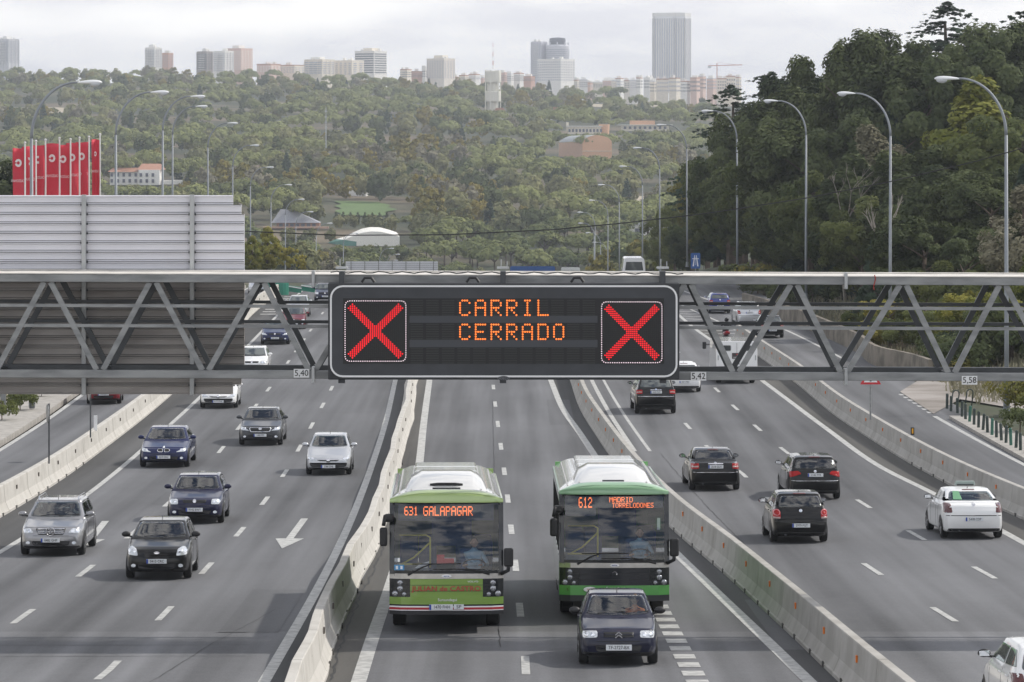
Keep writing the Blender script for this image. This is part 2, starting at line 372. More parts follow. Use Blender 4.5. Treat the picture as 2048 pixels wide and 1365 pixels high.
for (xa, ya, xb, yb, dk_) in ((436, 1266, 556, 1180, 1), (905, 1110, 985, 1010, 1), (1100, 850, 1150, 800, 1), (1560, 1300, 1700, 1200, 1), (610, 720, 640, 690, 1), (300, 1010, 340, 985, 1)):  # first rectangle paints the left bus's shadow, the others are repairs
    g0, g1 = G(xa, ya), G(xb, yb); x0_ = g0.x; w_ = (xb-xa)/F*g0.y; q = MB()
    for i in range(5): y_ = g0.y+(g1.y-g0.y)*i/4; q.v += [(x0_, y_, rz(y_)+.005), (x0_+w_, y_, rz(y_)+.005)]
    for i in range(4): a_ = 2*i; q.f.append((a_, a_+1, a_+3, a_+2))
    structure(q, 'asphalt_patch_or_shade', asph_p)
# lines
def line(pts, wd, y0=None, y1=None, nm='edge_line'):
    mb = MB(); strip(mb, ext(pts, y0, y1), wd, 0.008); return structure(mb, nm, paint)
line(Lfront_edge, 0.22, E0); line(Ledge, 0.20, E0); line(Lredge, 0.24, E0); line(Bleft, 0.30, E0); line(Bright, 0.28, E0)
line(Rledge, 0.2); line([(x+.62, y) for x, y in Rledge], 0.14); line(Rredge, 0.26, E0); line(gore_line, 0.18); line(Xsolid, 0.22, E0)
line([p for p in Xramp if p[1] > 222], 0.2)
def dashes(pts, nm, wd=0.15):
    """pts: list of (x_bottom, y_bottom, x_top, y_top) pixels"""
    mb = MB()
    for xb, yb, xt, yt in pts:
        a, b = G(xb, yb), G(xt, yt); n = 2; l = [(a.x+(b.x-a.x)*i/n, a.y+(b.y-a.y)*i/n) for i in range(n+1)]; strip(mb, l, wd, 0.009)
    structure(mb, nm, paint)
def dash_line(cx, ys, nm, wd=0.16, ln=3.7):
    """dashes along polyline cx starting at each near distance in ys"""
    mb = MB()
    for y in ys: strip(mb, [(xat(cx, y+ln*i/2), y+ln*i/2) for i in range(3)], wd, 0.009)
    structure(mb, nm, paint)
def fit(pts): 
    w = [G(*p) for p in pts]; w.sort(key=lambda v: v.y); return [(v.x, v.y) for v in w]
A_ = fit([(48, 1232), (176, 1139), (262, 1070), (404, 945), (448, 893), (520, 801), (548, 765), (592, 702), (610, 677), (639, 635), (651, 619), (668, 595), (684, 572)])
B_ = fit([(130, 1410), (215, 1344), (331, 1226), (416, 1134), (483, 1061), (533, 998), (573, 942), (604, 887), (629, 841), (652, 799), (671, 762), (700, 700), (728, 640), (748, 600), (760, 572)])
C_ = fit([(1882, 1226), (1740, 1136), (1536, 997), (1485, 948), (1412, 892), (1370, 847), (1320, 780), (1290, 730), (1258, 680), (1232, 630), (1205, 580)])
D_ = fit([(1967, 1145), (1830, 1070), (1725, 1007), (1565, 899), (1510, 852), (1463, 809), (1425, 772), (1362, 710), (1318, 660), (1282, 615), (1255, 580)])
M_ = fit([(1052, 1350), (1050, 1311), (1040, 1222), (1031, 1132), (1023, 1064), (1016, 1002), (1009, 947), (1002, 895), (996, 851), (990, 806), (986, 767), (980, 700), (976, 640), (972, 590)])
def series(p_near, n, step=13.0, back=0):
    y = Yof(p_near); return [y+step*k for k in range(-back, n)]
dash_line(ext(A_, E0), series(1248, 23, back=1), 'lane_dashes'); dash_line(ext(B_, E0), series(1242, 23, back=2), 'lane_dashes')
dash_line(ext(C_, E0), series(1244, 23, back=1), 'lane_dashes'); dash_line(ext(D_, E0), series(1158, 22, back=3), 'lane_dashes')
dash_line(ext(M_, E0), series(1350, 24, back=1), 'lane_dashes', 0.17)
mb = MB()                                             # short thick dashes of the merging lane
bl = fit([(1322, 1222), (1395, 1364)]); bl = ext(bl, 50)
y = 69.0
while y < Yof(1216): strip(mb, [(xat(bl, y), y), (xat(bl, y+.95), y+.95)], 0.44, 0.009); y += 1.72
structure(mb, 'merge_dashes', paint)
mb = MB()                                             # dotted edge by the side entrance
dl = fit([(1861, 827), (1801, 789)]); y = dl[0][1]
while y < dl[-1][1]: strip(mb, [(xat(dl, y), y), (xat(dl, y+.9), y+.9)], 0.22, 0.009); y += 2.1
structure(mb, 'dotted_line', paint)
mb = MB()                                             # painted chevrons of the two gores
y = Yof(672)+3
while y < 300:
    xa, xb = xat(Rredge, y)+0.2, xat(gore_line, y)-0.1
    if xb-xa > 0.4:
        a = len(mb.v); xm = (xa+xb)/2
        for dy in (0, 0.5): mb.v += [(xa, y+dy, rz(y+dy)+.009), (xm, y-0.9+dy, rz(y-.9+dy)+.009), (xb, y+dy, rz(y+dy)+.009)]
        mb.f += [(a, a+1, a+4, a+3), (a+1, a+2, a+5, a+4)]
    y += 4.2
structure(mb, 'gore_stripes', paint)
mb = MB()
for k in range(9):
    y = Yof(632)+2+k*4.2; xa = xat(Lbar_base, y)+.5; xb = xat(Ledge, y)-.2
    strip(mb, [((xa+xb)/2, y), ((xa+xb)/2, y+1.0)], max(.3, (xb-xa)), 0.009)
structure(mb, 'gore_stripes', paint)
def arrow(px, py_tip, py_tail):
    a = G(px, py_tip); b = G(px+45, py_tail); mb = MB(); y0, y1 = a.y, b.y; x0, x1 = a.x, b.x
    hl = y0+(y1-y0)*0.32; xh = x0+(x1-x0)*0.32
    P = [(x0, y0), (xh+.42, hl), (xh-.42, hl)]
    mb.add([(p[0], p[1], rz(p[1])+.009) for p in P], [(0, 1, 2)])
    strip(mb, [(xh, hl+.002), ((xh+x1)/2, (hl+y1)/2), (x1, y1)], 0.22, 0.009)
    structure(mb, 'lane_arrow', paint)
arrow(564, 1098, 1038); arrow(166, 1098, 1043)
tar_shade = mat('tar_and_shade', (.022, .022, .022), .7)
def crack_or_shade(pts, wd, wob, nm='tar_or_shade_line', step=.5, dz=.0105):
    w_ = [G(*p) for p in pts]; l = []; r3 = random.Random(len(pts)+int(pts[0][0]))
    for a, b in zip(w_[:-1], w_[1:]):
        n = max(1, int((b-a).length/step))
        for i in range(n): t = i/n; l.append((a.x+(b.x-a.x)*t+r3.uniform(-wob, wob), a.y+(b.y-a.y)*t+r3.uniform(-wob, wob)*.5))
    q = MB()
    for i, (x, y) in enumerate(l):
        d = Vector((l[min(i+1, len(l)-1)][0]-l[max(i-1, 0)][0], l[min(i+1, len(l)-1)][1]-l[max(i-1, 0)][1])).normalized(); h = wd/2*r3.uniform(.5, 1.3)
        q.v += [(x-d.y*h, y+d.x*h, rz(y)+dz), (x+d.y*h, y-d.x*h, rz(y)+dz)]
    for i in range(len(l)-1): a_ = 2*i; q.f.append((a_, a_+1, a_+3, a_+2))
    structure(q, nm, tar_shade)
crack_or_shade([(662, 1362), (676, 1310), (690, 1270), (722, 1190), (762, 1110), (800, 985), (822, 900)], .045, .05)
crack_or_shade([(430, 1266), (556, 1266)], .05, .0); crack_or_shade([(0, 1292), (549, 1291)], .035, 0); crack_or_shade([(0, 1314), (540, 1313)], .035, 0); crack_or_shade([(640, 826), (775, 824)], .05, .02); crack_or_shade([(905, 1100), (930, 1101)], .05, .02)  # first line edges the bus shadow patch; next two paint the gantry's shadow band
for p_ in ([(300, 1366), (420, 1290), (560, 1215)], [(985, 800), (1000, 1300)], [(1700, 1300), (1500, 1100), (1320, 905)]): crack_or_shade(p_, .018, .02)

# pavement left of the side road
sand = mat('sandy_verge', (0.42, 0.36, 0.27), 0.95, var=0.25, scale=1.6, dark=(0.24, 0.21, 0.15), thr=(0.36, 0.55))
conc = mat('kerb_concrete', (0.36, 0.34, 0.31), 0.9, var=0.2, scale=2.5, bump=0.2)
mb = MB(); e = ext([(x-0.35, y) for x, y in Lfront_edge], E0, 330); between(mb, [(x-2.6, y) for x, y in e], e, 0.16)
for i in range(len(e)-1):
    (x0, y0), (x1, y1) = e[i], e[i+1]; mb.add([(x0, y0, rz(y0)-.1), (x1, y1, rz(y1)-.1), (x1, y1, rz(y1)+.16), (x0, y0, rz(y0)+.16)], [(0, 1, 2, 3)])
structure(mb, 'pavement', conc)
mb = MB(); between(mb, [(x-16, y) for x, y in e], [(x-2.6, y) for x, y in e], 0.24); structure(mb, 'verge', sand)
# paved apron on the right
apron = mat('apron_concrete', (0.33, 0.30, 0.275), 0.9, dark=(0.2, 0.175, 0.15), scale=0.35, thr=(0.35, 0.6))
ap = [G(1800, 785), G(1867, 829), G(1920, 800), G(2010, 815), G(2120, 850), G(2200, 790), G(2100, 760), G(1900, 765), G(1840, 760)]
mb = MB(); mb.add([(p.x, p.y, rz(p.y)+.03) for p in ap], [tuple(range(len(ap)))]); structure(mb, 'apron', apron)
kb = [(1898, 838), (1957, 872), (2042, 920), (2120, 962)]
mb = MB(); l = resample(kb); l = ext(l, 120); strip(mb, l, 1.6, 0.14, side=1)
for i in range(len(l)-1):
    (x0, y0), (x1, y1) = l[i], l[i+1]; mb.add([(x0, y0, rz(y0)-.1), (x1, y1, rz(y1)-.1), (x1, y1, rz(y1)+.14), (x0, y0, rz(y0)+.14)], [(0, 1, 2, 3)])
structure(mb, 'pavement', conc)

# ------------------------------------------------------------------ concrete barriers
cb_l = mat('barrier_concrete_lit', (0.52, 0.50, 0.46), 0.85, dark=(0.45, 0.43, 0.39), scale=1.3, thr=(0.34, 0.56), bump=0.3)  # paler copy, sunlit look of the right-facing sides put into the colour
cb_r = mat('barrier_concrete_shaded', (0.42, 0.405, 0.375), 0.85, dark=(0.34, 0.325, 0.295), scale=1.2, thr=(0.36, 0.6), bump=0.3)  # greyer copy, shade of the left-facing sides put into the colour
joint = mat('joint_dark', (0.05, 0.045, 0.04), 0.9)
orange = mat('reflector_orange', (0.75, 0.20, 0.02), 0.35); greyref = mat('reflector_grey', (0.10, 0.085, 0.07), 0.5)
PROF = [(-.30, 0), (-.30, .08), (-.26, .10), (-.15, .34), (-.10, .88), (-.085, .9), (.085, .9), (.10, .88), (.15, .34), (.26, .10), (.30, .08), (.30, 0)]
def barrier(line_, side, label, m, y0, y1, seg=6.0, refl=None, wig=0.0, r2=None):
    """line_ = foot of the visible face; side=+1 body lies to +X of it"""
    l = ext(line_, y0, y1); root = empty('concrete_barrier', (xat(l, y0)+side*.3, y0, rz(y0)), label=label, cat='barrier')
    org = root.location.copy(); y = y0; k = 0
    mj = MB()
    while y < y1-1:
        ye = min(y+seg, y1); mb = MB(); n = 3
        dx = wig*math.sin(k*2.4)+wig*.6*math.sin(k*5.1)
        for i in range(n+1):
            yy = y+.025+(ye-y-.05)*i/n
            dd = dx+(wig*math.sin((k+1)*2.4)+wig*.6*math.sin((k+1)*5.1)-dx)*i/n
            cx = xat(l, yy)+side*.30+dd
            for (px_, pz_) in PROF: mb.v.append((cx+px_-org.x, yy-org.y, rz(yy)+pz_-org.z))
        np_ = len(PROF)
        for i in range(n):
            for j in range(np_-1): a = i*np_+j; mb.f.append((a, a+1, a+np_+1, a+np_))
        mb.f.append(tuple(range(np_))); mb.f.append(tuple(reversed(range(n*np_, (n+1)*np_))))
        # drainage notches at the foot
        mb.build('barrier_segment', m, root)
        for t in ((.28, .72) if yy < 150 else ()):
            yy2 = y+(ye-y)*t; cx = xat(l, yy2)+side*.30+dx
            MB().box((cx-side*.292-org.x, yy2-org.y, rz(yy2)+.05-org.z), (.03, .34, .1)).build('drain_notch', joint, root)
        if refl and k % 1 == 0:
            for t in ((.5,) if r2 is None else r2):
                yy2 = y+(ye-y)*t; cx = xat(l, yy2)+side*.30-side*.145+dx
                MB().prism([(-.09, 0), (.09, 0), (.0, .0), (.09, .15), (-.09, .15)][0:2]+[(.09, .16), (-.09, .16)], -.025, .025, 'y') if False else None
                q = MB(); q.box((cx-org.x, yy2-org.y, rz(yy2)+.62-org.z), (.035, .13, .13)); q.build('reflector', refl, root)
        y = ye; k += 1
    return root
barrier(Lbar_base, -1, 'long pale concrete barrier between the side road and the left carriageway', cb_l, 58, 330, refl=greyref)
barrier(Mbar_base, -1, 'crooked pale concrete barrier left of the bus lane', cb_l, 58, 330, refl=greyref, wig=.035)
barrier(Rbar_base, 1, 'long grey concrete barrier right of the bus lane', cb_r, 58, 330, refl=orange)
barrier(Xbar_base, 1, 'grey concrete barrier between the right carriageway and the slip road', cb_r, 88, Yof(676), refl=orange)
# retaining wall right of the slip road
wl = resample([(1851, 762), (1812, 748), (1759, 736), (1711, 706), (1640, 672), (1600, 655), (1540, 634), (1480, 615)])
mb = MB()
for (x, y) in wl: mb.v += [(x+.1, y, rz(y)-.1), (x+.15, y, rz(y)+1.1), (x+.4, y, rz(y)+1.1), (x+.45, y, rz(y)-.1)]
for i in range(len(wl)-1):
    for j in range(3): a = i*4+j; mb.f.append((a, a+1, a+5, a+4))
mb.f += [(0, 1, 2, 3), tuple(len(mb.v)-4+q for q in (3, 2, 1, 0))]
o = mb.build('retaining_wall', mat('wall_concrete', (0.24, 0.21, 0.17), 0.9, dark=(0.13, 0.115, 0.09), scale=0.9, thr=(.38, .62), bump=.3)); tag(o, 'low stained concrete retaining wall beside the slip road', 'wall')

# ------------------------------------------------------------------ gantry, lane signal, direction sign
galv = mat('galvanised_steel', (0.31, 0.315, 0.31), 0.5, metal=0.4, dark=(0.20, 0.205, 0.205), scale=1.2, thr=(.35, .6), stretch=(1, 1, 4))
galv_l = mat('galvanised_pale', (0.42, 0.43, 0.43), 0.4, metal=0.5, var=.15, scale=3)
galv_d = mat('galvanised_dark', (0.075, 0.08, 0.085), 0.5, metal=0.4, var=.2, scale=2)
black = mat('black_plastic', (0.018, 0.018, 0.019), 0.45)
white = mat('white_enamel', (0.78, 0.78, 0.77), 0.4)
steel_top = mat('weathered_zinc', (0.66, 0.63, 0.58), 0.7, var=.15, scale=2.2)
GY = 84.6
gs = F/GY
def gx(px, Y=GY): return (px-1024)/F*Y
def gz(py, Y=GY): return CZ-(py-Y0)/F*Y
SL = -0.0035                                     # slight fall of the gantry towards the right
gan = empty('sign_gantry', (0, GY, rz(GY)), label='grey galvanised box truss gantry spanning the whole motorway', cat='gantry')
go = gan.location.copy()
def tl(x, z): return z+SL*(x-gx(900))
def P_(x, z, y=GY): return Vector((x, y, tl(x, z)))-go
zt_, zb_ = gz(559), gz(750.5)                      # centre lines of the chords
hx0, hx1 = -12.8, 24.5; D2 = 2.0
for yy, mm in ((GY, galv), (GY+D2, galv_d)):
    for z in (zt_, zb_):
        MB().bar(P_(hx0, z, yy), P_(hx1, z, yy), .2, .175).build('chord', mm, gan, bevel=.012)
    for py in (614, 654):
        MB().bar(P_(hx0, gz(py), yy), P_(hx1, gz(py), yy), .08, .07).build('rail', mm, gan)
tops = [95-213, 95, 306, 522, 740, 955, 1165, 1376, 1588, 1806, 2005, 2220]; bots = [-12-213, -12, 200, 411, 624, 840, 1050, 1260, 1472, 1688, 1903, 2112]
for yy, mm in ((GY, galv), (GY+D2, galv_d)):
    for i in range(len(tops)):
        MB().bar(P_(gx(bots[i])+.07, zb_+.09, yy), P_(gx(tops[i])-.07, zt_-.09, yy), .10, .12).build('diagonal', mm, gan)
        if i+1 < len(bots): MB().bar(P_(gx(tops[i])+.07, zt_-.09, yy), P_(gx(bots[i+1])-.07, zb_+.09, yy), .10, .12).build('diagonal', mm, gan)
for i in range(len(tops)):
    for zz, xs in ((zt_, tops), (zb_, bots)):
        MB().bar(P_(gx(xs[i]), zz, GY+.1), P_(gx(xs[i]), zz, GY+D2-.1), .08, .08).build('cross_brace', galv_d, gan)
for px in (627, 1691):
    for z in (zt_, zb_): MB().box(P_(gx(px), z, GY-.02), (.07, .3, .36)).build('flange', galv_l, gan, bevel=.01)
MB().bar(P_(hx0, zt_+.075, GY+D2/2), P_(hx1, zt_+.075, GY+D2/2), 1.72, .02).build('walkway_plate', steel_top, gan)
MB().bar(P_(hx0, zt_+.099, GY), P_(hx1, zt_+.099, GY), .235, .02).build('chord_cover', steel_top, gan)
MB().bar(P_(hx0, zt_+.099, GY+D2), P_(hx1, zt_+.099, GY+D2), .235, .02).build('chord_cover', steel_top, gan)
for xx in (hx1,):
    for yy in (GY, GY+D2): MB().bar((xx, yy-GY, tl(xx, zt_)-go.z), (xx, yy-GY, rz(GY)-go.z-.5), .4, .4).build('gantry_post', galv, gan)
for yy in (GY, GY+D2): MB().bar((hx0, yy-GY, tl(hx0, zt_)-go.z), (hx0, yy-GY, rz(GY)-go.z-1), .4, .4).build('gantry_post', galv, gan)
pts = [P_(gx(1748)+.02*math.sin(i), zt_+.13-.33*i/6*(1 if i else 0), GY-.13-.01*math.sin(i*2)) for i in range(7)]
MB().tube(pts, .012, 5).build('red_cable', mat('red_cable', (.35, .03, .02), .6), gan)
pts = [Vector((gx(660+ i*12), GY+.3+.05*math.sin(i), tl(gx(660+i*12), zt_)+.135+.02*math.sin(i*1.7)))-go for i in range(60)]
MB().tube(pts, .014, 5).build('power_cable', black, gan)
def clearance(px, py, s):
    x, z = gx(px, GY-.12), gz(py, GY-.12)
    o = MB().box((0, 0, 0), (.34, .012, .19)).build('clearance_plate', white, None); o.location = (x, GY-.125, z)
    tag(o, 'small white clearance plate reading %s, %s' % (s, {'5,40': 'just left of the message sign', '5,42': 'just right of the message sign', '5,58': 'far right on the lower chord'}[s]), 'plate')
    text_obj('lettering', s, .19, mat('letter_black', (.01, .01, .01), .6), o, Matrix.Translation((0, -.012, 0)) @ MF, sx=.95)
clearance(603, 747, '5,40'); clearance(1397, 753, '5,42'); clearance(1939, 761, '5,58')

# variable message sign
vy = GY-.75
def vx(px): return (px-1024)/F*vy
def vz(py): return CZ-(py-Y0)/F*vy
vms = empty('message_sign', (vx(1006), vy, vz(757)), label='dark electronic message sign with red crosses and amber CARRIL CERRADO', cat='message sign')
vo = vms.location.copy()
def V_(px, py, y=0): return Vector((vx(px)-vo.x, y, vz(py)-vo.z))
case = mat('sign_case', (0.030, 0.032, 0.035), 0.55, var=.25, scale=1.5)
face = mat('sign_face', (0.047, 0.050, 0.055), 0.62, var=.15, scale=2.0)
strip_m = mat('sign_strip', (0.055, 0.059, 0.066), 0.6)
module = mat('sign_module', (0.012, 0.013, 0.013), 0.4)
a, b = V_(656, 760), V_(1359, 567)
MB().box(((a.x+b.x)/2, .26, (a.z+b.z)/2), (b.x-a.x, .5, b.z-a.z)).build('case', case, vms, bevel=.02)
def rrect(x0, z0, x1, z1, r, n=6):
    P = []
    for cx, cz, s in ((x1-r, z1-r, 0), (x0+r, z1-r, 1), (x0+r, z0+r, 2), (x1-r, z0+r, 3)):
        for i in range(n+1): t = (s+i/n)*PI/2; P.append((cx+r*math.cos(t), cz+r*math.sin(t)))
    return P
a, b = V_(660, 755), V_(1355, 571)
MB().prism(rrect(a.x, a.z, b.x, b.z, .28), -.006, .012).build('face', face, vms)
o1, i1 = rrect(a.x, a.z, b.x, b.z, .28), rrect(a.x+.04, a.z+.04, b.x-.04, b.z-.04, .24)
mb = MB(); n = len(o1); mb.v = [(p[0], -.014, p[1]) for p in o1]+[(p[0], -.014, p[1]) for p in i1]+[(p[0], 0, p[1]) for p in o1]+[(p[0], 0, p[1]) for p in i1]
for i in range(n):
    j = (i+1) % n; mb.f += [(i, j, n+j, n+i), (i, 2*n+i, 2*n+j, j), (n+i, n+j, 3*n+j, 3*n+i)]
mb.build('border', mat('border_white', (.78, .78, .77), .5), vms)
a, b = V_(686, 728), V_(1328, 597)
MB().box(((a.x+b.x)/2, -.002, (a.z+b.z)/2), (b.x-a.x, .014, b.z-a.z)).build('display_panel', mat('display_black', (.012, .012, .013), .5), vms)
for r0, r1 in ((632, 646), (680, 695)):
    a, b = V_(819, r1), V_(1195, r0); MB().box(((a.x+b.x)/2, -.01, (a.z+b.z)/2), (b.x-a.x, .014, b.z-a.z)).build('divider', strip_m, vms)
amber = mat('led_amber', (1.0, 0.22, 0.035), emit=1.05); redl = mat('led_red', (1.0, 0.012, 0.022), emit=1.0); pink = mat('led_white', (1.0, 0.80, 0.86), emit=0.8)
modm = mat('led_module_slats', (.028, .029, .027), .5)
ppx = vy/F
for row, y_ in enumerate((599.5, 647, 695.5)):
    for c in range(12):
        x_ = 821+c*31.3; mb = MB()
        for s_ in range(7):
            p = V_(x_+12.5, y_+2.5+s_*4.75); mb.box((p.x, -.014, p.z), (25*ppx, .012, 2.2*ppx))
        mb.build('led_module', modm, vms)
r_ = 2.0*ppx
def led_word(s, px, py):
    p = V_(px, py); dots(s, p.x+2.2*ppx, p.z, 4.7*ppx, 31.3*ppx, -.022, r_, pz=4.85*ppx).build('lettering', amber, vms)
led_word('CARRIL', 918, 599); led_word('CERRADO', 918, 647)
def cross(px0, py0, px1, py1):
    p = V_(px0, py0); q = V_(px1, py1); wv = q.x-p.x; hv = p.z-q.z
    N = 32; g = MB()
    a_ = MB()
    for i in range(N+1):
        a_.box((p.x+wv*i/N, -.009, (p.z+q.z)/2), (.003, .01, hv)); a_.box(((p.x+q.x)/2, -.009, q.z+hv*i/N), (wv, .01, .003))
    a_.build('matrix_grid', mat('matrix_grid', (.035, .037, .03), .6), vms)
    for i in range(N):
        for j in range(N):
            u, v = (i+.5)/N, (j+.5)/N
            if (abs(u-v) < .075 or abs(u+v-1) < .075) and abs(u-v)+0 < .80 and abs(u+v-1) < .80 and .085 < (u+v)/2+0 < .915 or False:
                d1 = abs(u-v) < .075; t = (u+v)/2 if d1 else (u-v+1)/2
                if .085 < t < .915:
                    cx, cz = p.x+wv*u, p.z-hv*v; g.prism([(cx+wv/N*.36*math.cos(a*PI/3), cz+wv/N*.36*math.sin(a*PI/3)) for a in range(6)], -.022, -.012)
    g.build('red_cross', redl, vms)
    g = MB(); rr = rrect(p.x+wv*.025, q.z+hv*.025, q.x-wv*.025, p.z-hv*.025, .1, 3)
    L_ = [Vector((x, z)) for x, z in rr]; L_.append(L_[0]); tot = sum((L_[i+1]-L_[i]).length for i in range(len(L_)-1)); k = 0; acc = 0; st = tot/104
    for i in range(len(L_)-1):
        d = (L_[i+1]-L_[i]).length
        while k*st < acc+d:
            c = L_[i]+(L_[i+1]-L_[i])*((k*st-acc)/max(d, 1e-6)); g.box((c.x, -.018, c.y), (.019, .01, .019)); k += 1
        acc += d
    g.build('dotted_frame', pink, vms)
cross(687, 599, 815, 726); cross(1200, 601, 1327, 729)
for px in (683, 1006, 1326):
    p = V_(px, 567); MB().box((p.x, .35, p.z+.12), (.12, .5, .26)).build('hanger', galv_d, vms)
    MB().box((p.x, .2, p.z+.33), (.26, .3, .04)).build('clamp', galv_l, vms)
    MB().tube([(p.x-.04, .2, p.z+.3), (p.x-.04, .2, p.z+.52)], .012, 5).build('bolt_rod', galv_l, vms); MB().tube([(p.x+.09, .2, p.z+.3), (p.x+.09, .2, p.z+.47)], .012, 5).build('bolt_rod', galv_l, vms)
    p = V_(px, 761); MB().box((p.x, .1, p.z-.03), (.14, .2, .07)).build('foot_bracket', case, vms)
for px in (735, 945, 1155):
    p = V_(px, 566); MB().tube([(p.x-.14, .3, p.z), (p.x-.07, .3, p.z+.1), (p.x+.07, .3, p.z+.1), (p.x+.14, .3, p.z)], .03, 6).build('lifting_eye', black, vms)
p = V_(1007, 757); MB().prism([(p.x+.13*math.cos(t/8*PI), p.z+.05*math.sin(t/8*PI)) for t in range(16)], -.03, 0).build('maker_badge', strip_m, vms)
text_obj('lettering', 'ODECO', .075, mat('badge_grey', (.2, .2, .21), .5), vms, Matrix.Translation((p.x, -.033, p.z)) @ MF)

# back of the large direction sign, hung behind the truss
SY = GY+D2+.45
def sx(px): return (px-1024)/F*SY
def sz(py): return CZ-(py-Y0)/F*SY
ds = empty('direction_sign', (sx(170), SY, sz(792)), label='back of a large ribbed direction sign hanging on the gantry at far left', cat='direction sign')
do = ds.location.copy()
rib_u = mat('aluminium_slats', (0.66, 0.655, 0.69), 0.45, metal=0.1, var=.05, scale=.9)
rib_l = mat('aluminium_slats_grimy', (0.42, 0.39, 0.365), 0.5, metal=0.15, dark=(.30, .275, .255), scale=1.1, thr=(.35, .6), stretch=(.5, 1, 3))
seam = mat('slat_seam', (0.10, 0.10, 0.095), 0.7)
xl, xr = sx(-140), sx(489); ztop, zbot = sz(391), sz(789); n = 21; hh = (ztop-zbot)/n
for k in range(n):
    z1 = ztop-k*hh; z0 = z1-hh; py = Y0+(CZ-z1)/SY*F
    m_ = rib_u if py < 560 else rib_l  # slats below the upper chord take a darker, browner colour
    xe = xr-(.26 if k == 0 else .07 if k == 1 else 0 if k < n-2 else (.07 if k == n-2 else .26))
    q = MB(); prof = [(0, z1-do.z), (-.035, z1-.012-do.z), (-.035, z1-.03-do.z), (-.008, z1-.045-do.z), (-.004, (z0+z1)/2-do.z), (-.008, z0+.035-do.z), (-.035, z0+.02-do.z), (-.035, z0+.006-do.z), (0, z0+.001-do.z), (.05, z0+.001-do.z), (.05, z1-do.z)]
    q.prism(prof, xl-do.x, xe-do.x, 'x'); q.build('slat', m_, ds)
    if k:
        MB().box(((xl+xe)/2-do.x, -.025, z1-do.z), (xe-xl-.02, .03, .014)).build('slat_seam', seam, ds); MB().box(((xl+xe)/2-do.x, -.006, z1+.045-do.z), (xe-xl-.02, .012, .012)).build('slat_seam', seam, ds)
for px in (-45, 169, 385):
    MB().box((sx(px)-do.x, -.11, (ztop+zbot)/2-do.z), (.10, .14, ztop-zbot+.03)).build('sign_post', galv_l if px > 0 else galv, ds, bevel=.008)
    for k in range(1, n, 1): MB().box((sx(px)-do.x, -.05, ztop-k*hh-do.z), (.17, .05, .05)).build('clip', galv_d, ds)
# painted clouds of vehicles' overhead: slim service arm
# ------------------------------------------------------------------ street lamps
pole_m = mat('lamp_pole_grey', (0.25, 0.27, 0.29), 0.55, metal=.2, var=.15, scale=.6)
lampw = mat('lamp_head_white', (0.74, 0.75, 0.76), 0.35); lens = mat('lamp_bowl', (0.55, 0.57, 0.60), 0.12, spec=.8)
def make_lamp(sd, label, group):
    """sd=+1: arm reaches +X"""
    t = empty('street_lamp', (0, 0, 0), label=label, cat='street lamp', group=group)
    H = 15.2; zc = 12.6
    MB().tube([(0, 0, 0), (0, 0, 4), (0, 0, zc)], [.115, .10, .075], 12).build('pole', pole_m, t, smooth=True)
    arc = [(sd*2.15*(1-math.cos(a)), 0, zc+(H-zc)*math.sin(a)) for a in [PI/2*i/14 for i in range(15)]]
    MB().tube(arc, [.075-.025*i/14 for i in range(15)], 10).build('arm', pole_m, t, smooth=True)
    h = MB(); h.ell((0, 0, 0), (.62, .20, .15), 16, 10)
    for i, v in enumerate(h.v):
        s_ = (v[0]*sd+.62)/1.24; h.v[i] = (v[0]+sd*2.65, v[1]*(.42+.75*s_), (v[2]*(.45+.75*s_) if v[2] > 0 else v[2]*.35)+H-.02+sd*0)
    h.build('lamp_head', lampw, t, smooth=True)
    h = MB(); h.ell((sd*2.92, 0, H-.07), (.26, .17, .14), 14, 8); h.build('lamp_bowl', lens, t, smooth=True)
    MB().lathe([(.2, 0), (.2, .05), (.16, .08), (.15, .5), (.13, .52)], n=12).build('base_plate', pole_m, t)
    return t
RH = [(1893, 157, 176), (1690, 187, 235), (1540, 202, 294), (1415, 222, 353), (1323, 250, 412), (1275, 296, 471), (1245, 333, 530), (1203, 370, 589), (1183, 401, 648), (1160, 425, 707), (1160, 447, 766), (1175, 466, 825), (1190, 485, 884)]
LH = [(183, 165, 178), (323, 185, 235), (397, 193, 294), (405, 213, 353), (468, 247, 412), (510, 291, 471), (541, 335, 530), (578, 370, 589), (603, 399, 648), (622, 424, 707), (660, 447, 766), (712, 467, 825), (783, 497, 884), (796, 509, 930), (792, 521, 960)]
ordw = ['nearest', 'second', 'third', 'fourth', 'fifth', 'sixth', 'seventh', 'eighth', 'ninth', 'tenth', 'eleventh', 'twelfth', 'thirteenth', 'fourteenth', 'farthest']
for sd, L_, word in ((-1, RH, 'right'), (1, LH, 'left')):
    grp = 'street lamps along the %s side of the motorway' % word; base = None
    for i, (px, py, Y) in enumerate(L_):
        hx = (px-1024)/F*Y; hz = CZ-(py-Y0)/F*Y
        o = make_lamp(sd, '', grp) if base is None else copy_tree(base)
        if base is None: base = o
        o['label'] = '%s curved white-headed street lamp counted from the camera on the %s side' % (ordw[i], word)
        o.location = (hx-sd*2.75, Y, hz-15.2); o.rotation_euler = (0, R(rnd.uniform(-.3, .3)), R(rnd.uniform(-6, 6)))
# two plain poles standing on the left verge
for px, Y, h_, lb in ((64, Yof(826), 8, 'thick grey pole between two green bushes on the sandy verge'), (6, Yof(838), 8, 'grey pole at the left border of the photo on the sandy verge')):
    x = (px-1024)/F*Y; o = MB().tube([(0, 0, 0), (0, 0, h_*.5)], [.13, .12], 12).build('post', pole_m, None, smooth=True); o.location = (x, Y, rz(Y)+.2); tag(o, lb, 'post')

